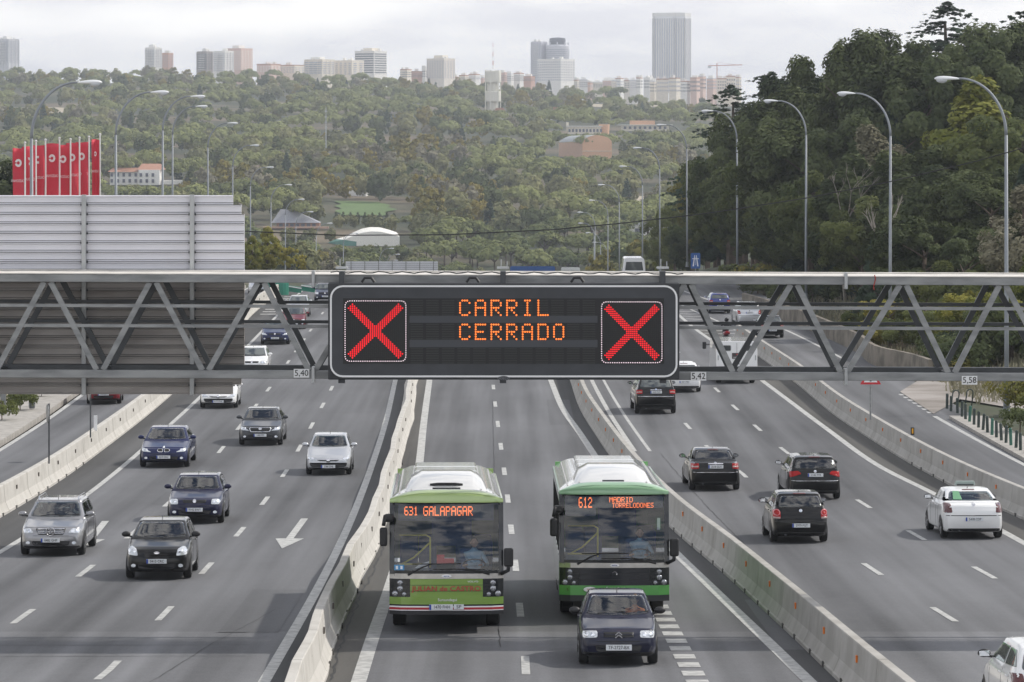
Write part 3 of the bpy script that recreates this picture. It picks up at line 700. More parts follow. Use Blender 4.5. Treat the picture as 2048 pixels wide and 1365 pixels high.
# ------------------------------------------------------------------ signs and small roadside things
redm = mat('sign_red', (.55, .02, .03), .5)
# warning sign on the right barrier, mostly behind the lower chord
Yb = Yof(882)+.3; t = empty('warning_sign', ((1741-1024)/F*Yb, Yb, rz(Yb)+.85), label='red bordered warning sign on a thin post on the right barrier', cat='road sign')
zc = CZ-(757-Y0)/F*Yb-t.location.z
MB().tube([(0, 0, 0), (0, 0, zc+.3)], .04, 8).build('post', galv, t)
tri = lambda r: [(r*math.sin(a), zc+r*math.cos(a)) for a in (0, 2*PI/3, 4*PI/3)]
MB().prism(tri(.50), -.05, -.035).build('sign_face', redm, t); MB().prism(tri(.33), -.056, -.05).build('sign_centre', white, t); MB().prism([(-.04, zc-.13), (.04, zc-.13), (.04, zc+.1), (-.04, zc+.1)], -.06, -.056).build('sign_symbol', black, t)
# motorway sign
Y = 330; t = empty('motorway_sign', ((1391-1024)/F*Y, Y, CZ-(560-Y0)/F*Y), label='blue motorway symbol sign on a post before the dark trees', cat='road sign')
k = Y/F; zc = (560-522)*k
MB().tube([(0, .05, -1), (0, .05, zc+.5)], .05, 8).build('post', galv, t)
bl_ = mat('sign_blue', (.035, .11, .33), .5)
MB().prism(rrect(-9.5*k, zc-15.5*k, 9.5*k, zc+15.5*k, .1), -.04, 0).build('sign_panel', bl_, t)
q = MB()
q.prism([(-6*k, zc-11*k), (-3.2*k, zc-11*k), (-1.0*k, zc+11*k), (-2.2*k, zc+11*k)], -.05, -.04); q.prism([(6*k, zc-11*k), (3.2*k, zc-11*k), (1.0*k, zc+11*k), (2.2*k, zc+11*k)], -.05, -.04)
q.prism([(-6.5*k, zc+3.4*k), (6.5*k, zc+3.4*k), (6.5*k, zc+4.8*k), (-6.5*k, zc+4.8*k)], -.056, -.051); q.prism([(-.3*k, zc-9*k), (.3*k, zc-9*k), (.2*k, zc+8*k), (-.2*k, zc+8*k)], -.05, -.04)
q.build('sign_symbol', white, t)
# round sign and thin pole on the left barrier (seen edge on)
for px, py, hgt, disc, lb in ((98, 933, 2.0, 1, 'round sign seen edge-on on a thin post on the left barrier'), (181, 876, 2.0, 0, 'second thin sign post on the left barrier under the big sign')):
    Y = Yof(py+45); s_ = F/Y; x = (px-1024)/s_; t = empty('round_sign', (x, Y, rz(Y)+.88), label=lb, cat='road sign')
    MB().tube([(0, 0, 0), (0, 0, 2.1)], .03, 8).build('post', galv_d, t)
    q = MB(); q.lathe([(.001, -.02), (.31, -.02), (.33, 0), (.31, .02), (.001, .02)], n=28, ax='x'); 
    q.build('disc', galv, t).matrix_local = Matrix.Translation((-.05, 0, 1.75)) @ Matrix.Rotation(R(14), 4, 'Z')
Y = Yof(905); o = MB().box((0, 0, .3), (.13, .05, .62)).build('marker_post', white, None); o.location = ((191-1024)/F*Y, Y, rz(Y)+.85); tag(o, 'small white marker board on top of the left barrier', 'marker')
Y = Yof(918)+.3; t = empty('marker_post', ((1825-1024)/F*Y, Y, rz(Y)+.9), label='small black marker with amber reflector on the right barrier', cat='marker')
MB().box((0, 0, .15), (.14, .05, .3)).build('plate', black, t, bevel=.01); MB().box((0, -.03, .16), (.06, .02, .2)).build('reflector', mat('amber_ref', (.7, .35, .02), .3), t)
# bollards
gm = mat('bollard_dark', (.030, .045, .040), .6, var=.3, scale=5); gm2 = mat('bollard_green', (.03, .12, .085), .6)
bx = [1894, 1902, 1915, 1924, 1931, 1939, 1948, 1957, 1966, 1975, 1984, 1993, 2003, 2012, 2022, 2032, 2041, 2051]
by = [824, 829, 833, 840, 845, 850, 856, 862, 867, 872, 877, 882, 888, 893, 898, 903, 908, 914]
for i, (px, py) in enumerate(zip(bx, by)):
    p = G(px, py); o = MB().tube([(0, 0, 0), (0, 0, .66), (0, 0, .7)], [.065, .065, .04], 10).build('bollard', gm2 if i in (5, 10, 14) else gm, None)
    o.location = (p.x, p.y, p.z+.14); o.rotation_euler = (R(rnd.uniform(-3, 3)), R(rnd.uniform(-4, 4)), 0)
    tag(o, ('green' if i in (5, 10, 14) else 'dark')+' short bollard in the row at the right kerb', 'bollard', 'bollards along the right kerb')
for px, py in ((1908, 822), (1936, 820)):
    p = G(px, py+3); r_ = .17; pts = [(-r_, 0, 0), (-r_, 0, .75)]+[(-r_*math.cos(a*PI/6), 0, .75+r_*math.sin(a*PI/6)) for a in range(1, 6)]+[(r_, 0, .75), (r_, 0, 0)]
    o = MB().tube(pts, .03, 7).build('hoop_rack', gm, None, smooth=True); o.location = (p.x, p.y, p.z+.1); o.rotation_euler = (0, R(8), R(25)); tag(o, 'dark metal hoop %s the kerb bollards' % ('left of the other behind' if px < 1920 else 'right of the other behind'), 'hoop')
# overhead wire
wp = [(-200, 430), (300, 455), (680, 471), (891, 470), (1102, 460), (1242, 447), (1383, 431), (1456, 421), (1616, 396), (1784, 363), (1956, 322), (2300, 225)]
o = MB().tube([at(a_, b_, 150) for a_, b_ in wp], .022, 6).build('overhead_wire', black, None); tag(o, 'thin black overhead wire sagging across the valley', 'wire')
# flags
fr = mat('flag_red', (.55, .025, .05), .7, var=.1, scale=.6); fw = mat('flag_print', (.72, .66, .66), .7)
FY = 300.; k = FY/F
fl = [(50, 293, -1), (72, 290, -1), (91, 287, -1), (119, 284, -1), (141, 286, -1), (159, 283, -1), (178, 281, -1), (200, 276, -1)]
whp = mat('flag_pole', (.70, .70, .68), .4)
for i, (px, py, s_) in enumerate(fl):
    Yf = FY+i*1.5; kk = Yf/F; x = (px-1024)*kk; zt2 = CZ-(py-Y0)*kk; zg = T(x, Yf)
    last = i == 7
    t = empty('flagpole', (x, Yf, zg), label=('white flagpole with a narrow folded red banner, rightmost of the row' if last else '%s red banner flagpole counted from the left of the row' % (['first', 'second', 'third', 'fourth', 'fifth', 'sixth', 'seventh'][i])), cat='flagpole', group='red banner flagpoles behind the direction sign')
    MB().tube([(0, 0, 0), (0, 0, zt2-zg+.2)], [.09, .06], 10).build('pole', whp, t); MB().ell((0, 0, zt2-zg+.28), (.1, .1, .1), 8, 6).build('finial', whp, t)
    wv = (.62 if last else (1.05 if i else .9)); hv = 4.9; q = MB(); nx, nz_ = 8, 14
    z0 = zt2-zg-.15
    for a_ in range(nz_+1):
        for b_ in range(nx+1):
            u = b_/nx; v = a_/nz_; q.v.append((-.05-wv*u*(1-.1*v*(1 if last else .3)), .16*math.sin(u*(3.5+i%3)+i*1.7)+.09*math.sin(v*(5+i%4)+i+u*3), z0-hv*v-(.03*math.sin(i*3+u*4))))
    for a_ in range(nz_):
        for b_ in range(nx): c_ = a_*(nx+1)+b_; q.f.append((c_, c_+1, c_+nx+2, c_+nx+1))
    fo = q.build('banner', fr, t, smooth=True); m_ = fo.modifiers.new('t', 'SOLIDIFY'); m_.thickness = .01
    cx = -.05-wv*.5; r0 = .31 if not last else .2
    q = MB(); n = 22; sxx = .85 if not last else .5
    a0, a1 = R(168), R(-168)                        # seen from behind: the opening of the C points left
    for ii in range(n+1):
        a_ = a0+(a1-a0)*ii/n
        for rr in (r0, r0*.42): q.v.append((cx+rr*math.cos(a_)*sxx, -.17, z0-1.15+rr*math.sin(a_)))
    for ii in range(n): q.f.append((2*ii, 2*ii+1, 2*ii+3, 2*ii+2))
    q.build('emblem', fw, t)
    text_obj('lettering', 'CALEDONIAN', .30, fw, t, Matrix.Translation((cx-.02, -.18, z0-2.55)) @ Matrix.Scale(-1, 4, (1, 0, 0)) @ MF, sx=.55 if not last else .3)

# ------------------------------------------------------------------ vehicles
def tinted(name):
    m = bpy.data.materials.new(name); m.use_nodes = True; N = m.node_tree; b = N.nodes['Principled BSDF']; b.inputs['Base Color'].default_value = (.018, .022, .022, 1); b.inputs['Roughness'].default_value = .4
    g = N.nodes.new('ShaderNodeBsdfGlossy'); g.inputs['Roughness'].default_value = .03; g.inputs[0].default_value = (.85, .93, .92, 1); f = N.nodes.new('ShaderNodeFresnel'); f.inputs['IOR'].default_value = 1.6
    a = N.nodes.new('ShaderNodeMath'); a.inputs[1].default_value = .07; x = N.nodes.new('ShaderNodeMixShader'); N.links.new(f.outputs[0], a.inputs[0]); N.links.new(a.outputs[0], x.inputs[0]); N.links.new(b.outputs[0], x.inputs[1]); N.links.new(g.outputs[0], x.inputs[2])
    o = [n for n in N.nodes if n.type == 'OUTPUT_MATERIAL'][0]; N.links.new(x.outputs[0], o.inputs[0]); _m[name] = m; return m
glass_dark = tinted('car_glass')
tyre = mat('tyre_rubber', (0.016, 0.016, 0.016), 0.8); rim = mat('alloy_rim', (0.42, 0.42, 0.43), 0.3, metal=.8)
trim = mat('black_trim', (0.014, 0.014, 0.015), 0.5); chrome = mat('chrome', (.7, .7, .72), 0.12, metal=1)
hl = mat('headlamp_glass', (0.62, 0.65, 0.68), 0.10, spec=.9, coat=1, metal=.3); hl2 = mat('headlamp_inner', (.85, .87, .9), .15, metal=.9)
tl_r = mat('tail_red', (0.34, 0.006, 0.006), 0.2, spec=.3); tl_w = mat('tail_clear', (.40, .30, .28), .2)
plate_w = mat('plate_white', (.70, .72, .74), .5); plate_b = mat('plate_blue', (.02, .06, .35), .5); letter = mat('letter_black', (.01, .01, .01), .6)
cabin = mat('cabin_fabric', (.05, .05, .055), .9); skin = mat('skin', (.42, .24, .17), .6)
def paintm(n, c, metal=.35, rough=.28): return mat('paint_'+n, c, rough, metal=metal if max(c) > .2 else 0.0, coat=1.0, spec=.5 if max(c) > .2 else .15)
def catmull(P, per):
    P = [np.array(p, float) for p in P]; o = []
    for i in range(len(P)-1):
        p0 = P[max(i-1, 0)]; p1 = P[i]; p2 = P[i+1]; p3 = P[min(i+2, len(P)-1)]
        for k in range(per):
            t = k/per; o.append(.5*((2*p1)+(-p0+p2)*t+(2*p0-5*p1+4*p2-p3)*t*t+(-p0+3*p1-3*p2+p3)*t**3))
    o.append(P[-1]); return np.array(o)
def car_surface(q):
    """dense body mesh from side profile; front at y=-L/2"""
    L_, W, H = q['L'], q['W'], q['H']; h = L_/2
    ztop = [(-h, q.get('znose', .52)), (-h+.05, q['zh']-.08), (-h+.22, q['zh']), (-h+q['hood'], q['zc']), (-h+q['hood']+q['ws'], H-.035), (-h+q['hood']+q['ws']+.55, H), (h-q['rr']-.3, H-.015), (h-q['rr'], H-.06),
            (h-q['rb'], q['zd']), (h-.13, q['zt']), (h-.03, q['zt']-.10), (h, q['zt']-.28)]
    zx = [a for a, b in ztop]; zy = [b for a, b in ztop]
    ys = sorted(set(list(np.linspace(-h, h, 66))+zx+[-h+.015, -h+.1, h-.015, h-.07]))
    zb0 = q.get('zb', .20)
    ring = []
    hb = -h+q['hood']; yb = h-q['rb']
    for y in ys:
        zt = float(np.interp(y, zx, zy))
        e = (h-abs(y)); tap = 1-(.15 if y < 0 else .10)*max(0, 1-e/.75)**2.4-.05*max(0, 1-e/.12)**2
        w = W/2*tap; belt = float(np.interp(y, [-h, hb, yb, h], [q['zc']-.30, q['zc']+.01, q['zd']-.0, q['zt']-.2]))
        belt = min(belt, zt-.035); gh = zt-belt
        zb = zb0+.10*max(0, 1-e/.3)**2
        mid = zb+.42*(belt-zb)
        if gh > .12 and hb-.02 <= y <= yb+.02:
            f = min(1, gh/(H-belt)); wr = w*(.90-.165*f)
            zr = zt-.06*min(1, f*1.2)-.012; 
        else:
            wr = w*.86; zr = zt-.02
        ring.append([(0, zb), (w*.55, zb), (w*.90, zb), (w*.985, zb+.10), (w, mid), (w*.985, belt-.13*min(1, (belt-zb)/.4)), (w*.925, belt-.0), (wr+.0, zr), (wr*.86, zt-.012), (wr*.45, zt-.002), (0, zt)])
    V = []; per = 3
    for y, r in zip(ys, ring):
        c = catmull(r, per); c[:, 0] = np.maximum(c[:, 0], 0)
        full = [(-p[0], y, p[1]) for p in c[::-1][:-1]]+[(p[0], y, p[1]) for p in c]
        V.append(full)
    V = np.array(V)                                   # stations x ring x 3
    yf = -h+q['hood']+q['ws']
    ff = np.clip((yf+.9-V[:, :, 1])/.9, 0, 1); fb = np.clip((V[:, :, 1]-(h-q['rr']-.6))/.6, 0, 1)
    V[:, :, 1] += (.24*ff-.13*fb)*np.abs(V[:, :, 0]/(W/2))**2
    # light smoothing along the length
    for _ in range(2):
        Q = V.copy(); Q[1:-1, :, 2] = .25*V[:-2, :, 2]+.5*V[1:-1, :, 2]+.25*V[2:, :, 2]; Q[1:-1, :, 0] = .25*V[:-2, :, 0]+.5*V[1:-1, :, 0]+.25*V[2:, :, 0]; V = Q
    ns, nr = V.shape[:2]; mb = MB(); mb.v = [tuple(p) for p in V.reshape(-1, 3)]
    for i in range(ns-1):
        for j in range(nr-1): a = i*nr+j; mb.f.append((a, a+nr, a+nr+1, a+1))
    mb.f.append(tuple(range(nr))); mb.f.append(tuple(reversed(range((ns-1)*nr, ns*nr))))
    return mb
class Body:
    def __init__(s, mb): s.mb = mb; s.t = BVHTree.FromPolygons([Vector(v) for v in mb.v], mb.f)
    def hit(s, a, b, ax):
        if ax == 'f': o, d = Vector((a, -20, b)), Vector((0, 1, 0))
        elif ax == 'r': o, d = Vector((a, 20, b)), Vector((0, -1, 0))
        elif ax == 's': o, d = Vector((20, a, b)), Vector((-1, 0, 0))
        elif ax == 'S': o, d = Vector((-20, a, b)), Vector((1, 0, 0))
        else: o, d = Vector((a, b, 20)), Vector((0, 0, -1))
        p, n, i, _ = s.t.ray_cast(o, d)
        if p is None: return None, None
        if n.dot(d) > 0: n = -n
        return p, n
    def patch(s, poly, ax, name, m, parent, off=.006, round_=0, rings=(1, .93, .75, .5, .25)):
        P = [Vector((p[0], p[1])) for p in poly]
        if round_: P = smooth_poly(P, round_)
        # densify
        D = []
        for i in range(len(P)):
            a, b = P[i], P[(i+1) % len(P)]; n = max(1, int((b-a).length/.07)); D += [a+(b-a)*k/n for k in range(n)]
        c = sum(D, Vector((0, 0)))/len(D); V = []; Fc = []; n = len(D)
        def pt(q, o_):
            p, nn = s.hit(q.x, q.y, ax)
            if p is None:
                q2 = c+(q-c)*.9; p, nn = s.hit(q2.x, q2.y, ax)
                if p is None: p, nn = s.hit(c.x, c.y, ax)
                if p is None: return Vector((0, 0, 0))
            return p+nn*o_
        V += [pt(q, -.01) for q in D]
        for r in rings: V += [pt(c+(q-c)*r, off) for q in D]
        V.append(pt(c, off)); k = len(rings)
        for r in range(k):
            for i in range(n): j = (i+1) % n; Fc.append((r*n+i, r*n+j, (r+1)*n+j, (r+1)*n+i))
        e = k*n
        for i in range(n): Fc.append((e+i, e+(i+1) % n, len(V)-1))
        mb = MB(); mb.v = [tuple(v) for v in V]; mb.f = Fc
        return mb.build(name, m, parent, smooth=True)
def smooth_poly(P, r, n=4):
    out = []; N = len(P)
    for i in range(N):
        a, b, c = P[i-1], P[i], P[(i+1) % N]; d1 = min(r, (a-b).length*.45); d2 = min(r, (c-b).length*.45)
        p = b+(a-b).normalized()*d1; q = b+(c-b).normalized()*d2
        for k in range(n+1): t = k/n; out.append(p*(1-t)**2+b*2*t*(1-t)+q*t*t)
    return out
def mir(poly): return [(-p[0], p[1]) for p in reversed(poly)]
def plate(par, y, z, text, sgn, w=.52, h=.115, old=False, x=0):
    o = MB().box((x, y, z), (w, .02, h)).build('number_plate', plate_w, par, bevel=.004)
    if not old: MB().box((x+sgn*w*.455, y+sgn*.0115, z), (w*.085, .004, h*.96)).build('plate_band', plate_b, o)
    M = MF if sgn < 0 else MRr
    text_obj('lettering', text, h*.86, letter, o, Matrix.Translation((x+(.0 if old else w*.03*(-sgn)), y+sgn*.012, z)) @ M, sx=.86)
    return o
def wheel(par, x, y, r, wd, sgn):
    a = MB(); a.lathe([(r*.6, -wd/2), (r*.93, -wd/2), (r, -wd/2+.03), (r, wd/2-.03), (r*.93, wd/2), (r*.66, wd/2), (r*.6, wd/2-.02)], n=26, ax='x')
    t = a.build('wheel', tyre, par, smooth=False); t.location = (x, y, r)
    b = MB(); b.lathe([(.001, sgn*.0), (r*.2, sgn*.01), (r*.62, -sgn*.02), (r*.66, sgn*wd/2)], n=20, ax='x')
    for k in range(5):
        an = k*2*PI/5; b.bar((sgn*wd*.42, 0, 0), (sgn*wd*.42, r*.64*math.cos(an), r*.64*math.sin(an)), .03, r*.16)
    b.build('rim', rim, t)
    return t
def person(name, label, loc, rot, top, seated=True, arms=None, head=skin, hair=(.03, .02, .015), scale=1.0, legs=True):
    """seated figure grown from a skeleton with a skin modifier, pelvis at the origin"""
    me = bpy.data.meshes.new(name); J = {'pel': (0, 0, 0, .16), 'sp': (0, .03, .25, .15), 'ch': (0, .04, .42, .17), 'nk': (0, .02, .56, .062), 'hd0': (0, 0, .62, .07)}
    E = [('pel', 'sp'), ('sp', 'ch'), ('ch', 'nk'), ('nk', 'hd0')]
    arms = arms or {}
    for s_, k in ((-1, 'l'), (1, 'r')):
        el, ha = arms.get(k, ((s_*.30, -.16, .22), (s_*.20, -.45, .30)))
        J['sh'+k] = (s_*.19, .03, .47, .06); J['el'+k] = (*el, .045); J['ha'+k] = (*ha, .032)
        E += [('ch', 'sh'+k), ('sh'+k, 'el'+k), ('el'+k, 'ha'+k)]
        if legs: J['kn'+k] = (s_*.14, -.45, .06, .07); J['ft'+k] = (s_*.14, -.55, -.36, .045); E += [('pel', 'kn'+k), ('kn'+k, 'ft'+k)]
    names = list(J); me.from_pydata([J[n_][:3] for n_ in names], [(names.index(a), names.index(b)) for a, b in E], [])
    o = bpy.data.objects.new(name, me); COL.objects.link(o); me.materials.append(top)
    o.location = loc; o.rotation_euler = rot; o.scale = (scale,)*3
    sk = o.modifiers.new('skin', 'SKIN'); sb = o.modifiers.new('sub', 'SUBSURF'); sb.levels = 1; sb.render_levels = 2
    for i, n_ in enumerate(names): me.skin_vertices[0].data[i].radius = (J[n_][3], J[n_][3]*(.8 if n_ in ('pel', 'sp', 'ch') else 1)); me.skin_vertices[0].data[i].use_root = (n_ == 'pel')
    tag(o, label, 'person')
    h = MB(); h.ell((0, -.01, .72), (.078, .095, .115), 16, 12)
    for i, v in enumerate(h.v):
        if v[2] < .70: f = 1-(.70-v[2])*2.2; h.v[i] = (v[0]*f, v[1]*f-.008, v[2])
    h.ell((0, -.108, .71), (.014, .018, .025), 8, 6); h.ell((.083, .0, .715), (.012, .02, .03), 8, 6); h.ell((-.083, 0, .715), (.012, .02, .03), 8, 6)
    h.build('head', head, o, smooth=True)
    e = MB(); e.ell((.03, -.092, .735), (.013, .008, .008), 8, 6); e.ell((-.03, -.092, .735), (.013, .008, .008), 8, 6); e.build('eyes', black, o)
    MB().ell((0, -.098, .665), (.024, .008, .006), 8, 6).build('mouth', mat('lips', (.3, .08, .06), .5), o)
    hr = MB(); hr.ell((0, .015, .76), (.088, .098, .10), 14, 10)
    hr.v = [(v[0], max(v[1], -.06) if v[2] < .80 else v[1], max(v[2], .69)) for v in hr.v]; hr.build('hair', mat('hair_%d' % int(hair[0]*1000), hair, .7), o, smooth=True)
    for k, s_ in (('l', -1), ('r', 1)):
        hp = Vector(J['ha'+k][:3]); ep = Vector(J['el'+k][:3]); d = (hp-ep).normalized(); c = hp+d*.05
        g = MB(); g.ell(tuple(c), (.04, .045, .022), 10, 8)
        for fi in range(4):
            b0 = c+d*.03+Vector((1, 0, 0))*(fi-1.5)*.018; g.tube([b0, b0+d*(.035+.004*(1.5-abs(fi-1.5))), b0+d*.05+Vector((0, 0, -.03))], [.009, .0085, .007], 6)
        g.tube([c, c+Vector((-s_*.045, 0, .01)), c+Vector((-s_*.055, 0, -.01))+d*.03], [.011, .01, .008], 6)
        g.build('hand', head, o, smooth=True)
    return o
SPEC = {
 'hatch': dict(L=3.95, W=1.68, H=1.46, zh=.84, hood=1.02, zc=.99, ws=.72, rr=.55, rb=.10, zd=.98, zt=.92, wr=.30),
 'small': dict(L=3.75, W=1.60, H=1.37, zh=.74, hood=1.05, zc=.92, ws=.66, rr=.62, rb=.14, zd=.93, zt=.86, wr=.28),
 'p206': dict(L=3.85, W=1.66, H=1.43, zh=.70, hood=1.02, zc=.95, ws=.80, rr=.6, rb=.12, zd=.95, zt=.88, wr=.29),
 'golf': dict(L=4.15, W=1.735, H=1.44, zh=.80, hood=1.15, zc=.97, ws=.68, rr=.58, rb=.12, zd=.97, zt=.9, wr=.30),
 'sedan': dict(L=4.6, W=1.78, H=1.41, zh=.76, hood=1.22, zc=.94, ws=.78, rr=1.30, rb=.72, zd=1.0, zt=.97, wr=.31),
 'big': dict(L=4.85, W=1.85, H=1.43, zh=.76, hood=1.35, zc=.95, ws=.78, rr=1.30, rb=.72, zd=1.02, zt=.98, wr=.33),
 'lift': dict(L=4.6, W=1.80, H=1.43, zh=.78, hood=1.20, zc=.97, ws=.78, rr=1.25, rb=.42, zd=1.05, zt=1.0, wr=.31),
 'estate': dict(L=4.6, W=1.77, H=1.47, zh=.80, hood=1.2, zc=.98, ws=.78, rr=.42, rb=.10, zd=1.0, zt=.94, wr=.31),
 'suv': dict(L=4.75, W=1.93, H=1.71, zh=1.0, hood=1.2, zc=1.15, ws=.72, rr=.42, rb=.12, zd=1.16, zt=1.08, wr=.37, zb=.32),
 'mpv': dict(L=4.2, W=1.70, H=1.62, zh=.85, hood=.85, zc=1.03, ws=.85, rr=.45, rb=.10, zd=1.05, zt=.98, wr=.31),
}
def car(kind, name, label, cat, pm, px, py, back=False, yaw=0.0, text='1234 BCD', lamp='std', grille='std', over=None, rear='std', open_=False, group=None, mirror_m=None, lite=False, wscale=1.0, rails=False):
    q = dict(SPEC[kind]); q.update(over or {}); q['W'] *= wscale
    L_, W, H, h = q['L'], q['W'], q['H'], q['L']/2
    g = G(px, py); Yn = g.y; ov = .78
    Yc = Yn-ov+h; Xn = (px-1024)/F*(Yn-.5); Xc = Xn+math.sin(-R(yaw))*h
    gr = math.atan(grad(Yc)); a = R(yaw)+(PI if back else 0)
    root = empty(name, (Xc, Yc, rz(Yc)+.012), (gr*(-1 if back else 1), 0, a), label, cat, group)
    mb = car_surface(q); B = Body(mb); zc, zd, zh = q['zc'], q['zd'], q['zh']; wr = W/2
    # windscreen polygon in front view
    hwb = wr*.80; hwt = wr*.655; wtop = H-.085
    wsP = [(-hwb, zc+.045), (-hwb*.5, zc+.03), (hwb*.5, zc+.03), (hwb, zc+.045), (hwt, wtop), (-hwt, wtop)]
    if open_:
        keep = []; y0_, y1_, y2_, y3_ = -h+q['hood']+.5, -h+q['hood']+q['ws']+.1, h-q['rr']-.1, h-q['rb']-.15; bz0 = (zc+zd)/2+.05; rr0 = wr*.76; rr1 = wr*.64
        for f_ in mb.f:
            if len(f_) > 4: keep.append(f_); continue
            c = sum((Vector(mb.v[i]) for i in f_), Vector())/len(f_)
            f1 = (c.z-zc-.08)/(wtop-zc-.13)
            if 0 < f1 < 1 and abs(c.x) < (hwb+(hwt-hwb)*f1)-.05 and c.y < 0: continue
            g1 = (c.z-bz0-.03)/(H-.14-bz0-.03)
            if 0 < g1 < 1 and abs(c.x) > wr*.6 and y0_+(y1_-y0_)*g1 < c.y < y3_+(y2_-y3_)*g1 and abs(c.y-(y1_+y2_)/2-.08) > .06: continue
            r1_ = (c.z-zd-.09)/(H-.15-zd-.09)
            if 0 < r1_ < 1 and c.y > 0 and abs(c.x) < rr0+(rr1-rr0)*r1_-.05: continue
            keep.append(f_)
        mb.f = keep
    ob = mb.build('body', pm, root, smooth=True)
    if open_:
        ln_ = MB(); ln_.v = [(v[0]*.965, v[1]*.975, .3+(v[2]-.3)*.975) for v in mb.v]; ln_.f = [f_ for f_ in mb.f if len(f_) == 4]; ln_.build('cabin_lining', cabin, root, smooth=True)
        for s_ in (-1, 1):
            yd = -h+q['hood']+q['ws']+.62; MB().box((s_*.37, yd+.12, .74+(H-1.45)), (.48, .14, .62)).build('front_seat', cabin, root, bevel=.05); MB().box((s_*.37, yd+.15, 1.13+(H-1.45)), (.25, .10, .17)).build('headrest', cabin, root, bevel=.03)
            MB().box((s_*.40, h-q['rb']-.75, 1.04), (.24, .10, .15)).build('rear_headrest', cabin, root, bevel=.03)
        MB().box((0, h-q['rb']-.75, .78), (1.2, .14, .5)).build('rear_seat', cabin, root, bevel=.05); MB().box((0, -h+q['hood']+.42, zc-.09), (W*.76, .4, .12)).build('dashboard', trim, root, bevel=.03)
        MB().tube([(.37+.18*math.cos(t*PI/10), -h+q['hood']+.75-.07*math.sin(t*PI/10), zc-.04+.17*math.sin(t*PI/10)) for t in range(21)], .014, 6).build('steering_wheel', trim, root)
    gl = glass_dark
    if open_: gl = clear2 if kind == 'small' else clear
    B.patch([(p[0]*1.035, p[1]+(.022 if p[1] > H-.2 else -.03)) for p in wsP], 'f', 'windscreen_seal', trim, root, .004) if not open_ else None
    B.patch(wsP, 'f', 'windscreen', gl, root, .012, round_=.06)
    # side windows
    y0, y1, y2, y3 = -h+q['hood']+.42, -h+q['hood']+q['ws']+.12, h-q['rr']-.08, h-q['rb']-.12
    ym = (y1+y2)/2+.08; bz = (zc+zd)/2+.045
    sw = [[(y0-.02, bz), (ym-.04, bz+.01), (ym-.06, H-.12), (y1-.05, H-.12)], [(ym+.04, bz+.01), (min(y3-.12, y2+.25), bz+.04), (y2-.12, H-.13), (ym+.02, H-.12)]]
    if not lite:
        for P in sw:
            for ax in 'sS': B.patch(P, ax, 'side_window', gl if open_ else glass_dark, root, .006, round_=.05)
    # rear window
    rw0, rw1 = wr*.76, wr*.64
    rwP = [(-rw0, zd+.05), (rw0, zd+.05), (rw1, H-.10), (-rw1, H-.10)]
    if kind in ('hatch', 'golf', 'small', 'suv', 'mpv', 'estate', 'p206'): rwP = [(-rw0*1.02, zd+.05), (rw0*1.02, zd+.05), (rw1*1.03, H-.13), (-rw1*1.03, H-.13)]
    B.patch(rwP, 'r', 'rear_window', gl, root, .008, round_=.07)
    fz = zh-.10                                       # head-lamp centre
    if not back or not lite:
        pass
    def fp(P, n_, m_, off=.008, rd=.03, both=False, ax='f'):
        o_ = B.patch(P, ax, n_, m_, root, off, round_=rd)
        if both: B.patch(mir(P), ax, n_, m_, root, off, round_=rd)
        return o_
    if not back:
        x1, x0 = wr*.90, wr*.56
        if lamp == 'round': hp = [(x0+.02, fz-.09), (x1-.04, fz-.10), (x1-.0, fz-.01), (x1-.05, fz+.06), (x0+.04, fz+.06)]
        elif lamp == 'tall': hp = [(x0+.02, fz-.12), (x1, fz-.10), (x1-.02, fz+.06), (x0+.20, fz+.12), (x0+.06, fz+.05)]
        elif lamp == 'box': hp = [(x0-.02, fz-.06), (x1, fz-.08), (x1+.01, fz+.05), (x0-.02, fz+.065)]
        elif lamp == 'cat': hp = [(x0-.06, fz-.07), (x1-.04, fz-.06), (x1+.0, fz+.07), (x0+.22, fz+.07)]
        else: hp = [(x0-.02, fz-.055), (x1-.03, fz-.075), (x1, fz+.035), (x0+.08, fz+.06)]
        fp([(p[0]*1.0, p[1]) for p in hp], 'headlight', hl, .012, .04, True)
        c = sum(p[0] for p in hp)/len(hp), sum(p[1] for p in hp)/len(hp)
        for dx_ in (-.06, .07):
            for s_ in (-1, 1): fp([(s_*(c[0]+dx_+.045*math.cos(t)), c[1]+.045*math.sin(t)) for t in [i*PI/4 for i in range(8)]], 'headlight_reflector', hl2, .02, 0)
        gz_ = fz-.02
        if grille == 'star':
            fp([(-.36, fz-.10), (.36, fz-.10), (.42, fz+.07), (-.42, fz+.07)], 'grille', trim, .012, .05)
            for k in range(3): fp([(-.37, fz-.068+k*.052), (.37, fz-.068+k*.052), (.38, fz-.052+k*.052), (-.38, fz-.052+k*.052)], 'grille_bar', chrome, .024, 0)
            st = MB(); yy = -h-.03
            for k in range(3):
                an = PI/2+k*2*PI/3; st.bar((0, yy, fz-.01), (.10*math.cos(an), yy, fz-.01+.10*math.sin(an)), .02, .035)
            st.tube([(.115*math.cos(t*PI/10), yy, fz-.01+.115*math.sin(t*PI/10)) for t in range(21)], .013, 6); st.build('emblem', chrome, root)
        elif grille == 'kidney':
            for s_ in (-1, 1): fp([(s_*.02, fz-.07), (s_*.20, fz-.065), (s_*.25, fz-.0), (s_*.2, fz+.055), (s_*.03, fz+.06)], 'grille_frame', chrome, .012, .04); fp([(s_*.04, fz-.05), (s_*.19, fz-.045), (s_*.225, fz), (s_*.19, fz+.04), (s_*.045, fz+.042)], 'grille', trim, .022, .04)
            fp([(.04*math.cos(t), fz+.10+.03*math.sin(t)) for t in [i*PI/4 for i in range(8)]], 'emblem', plate_w, .02, 0)
        elif grille == 'wide':
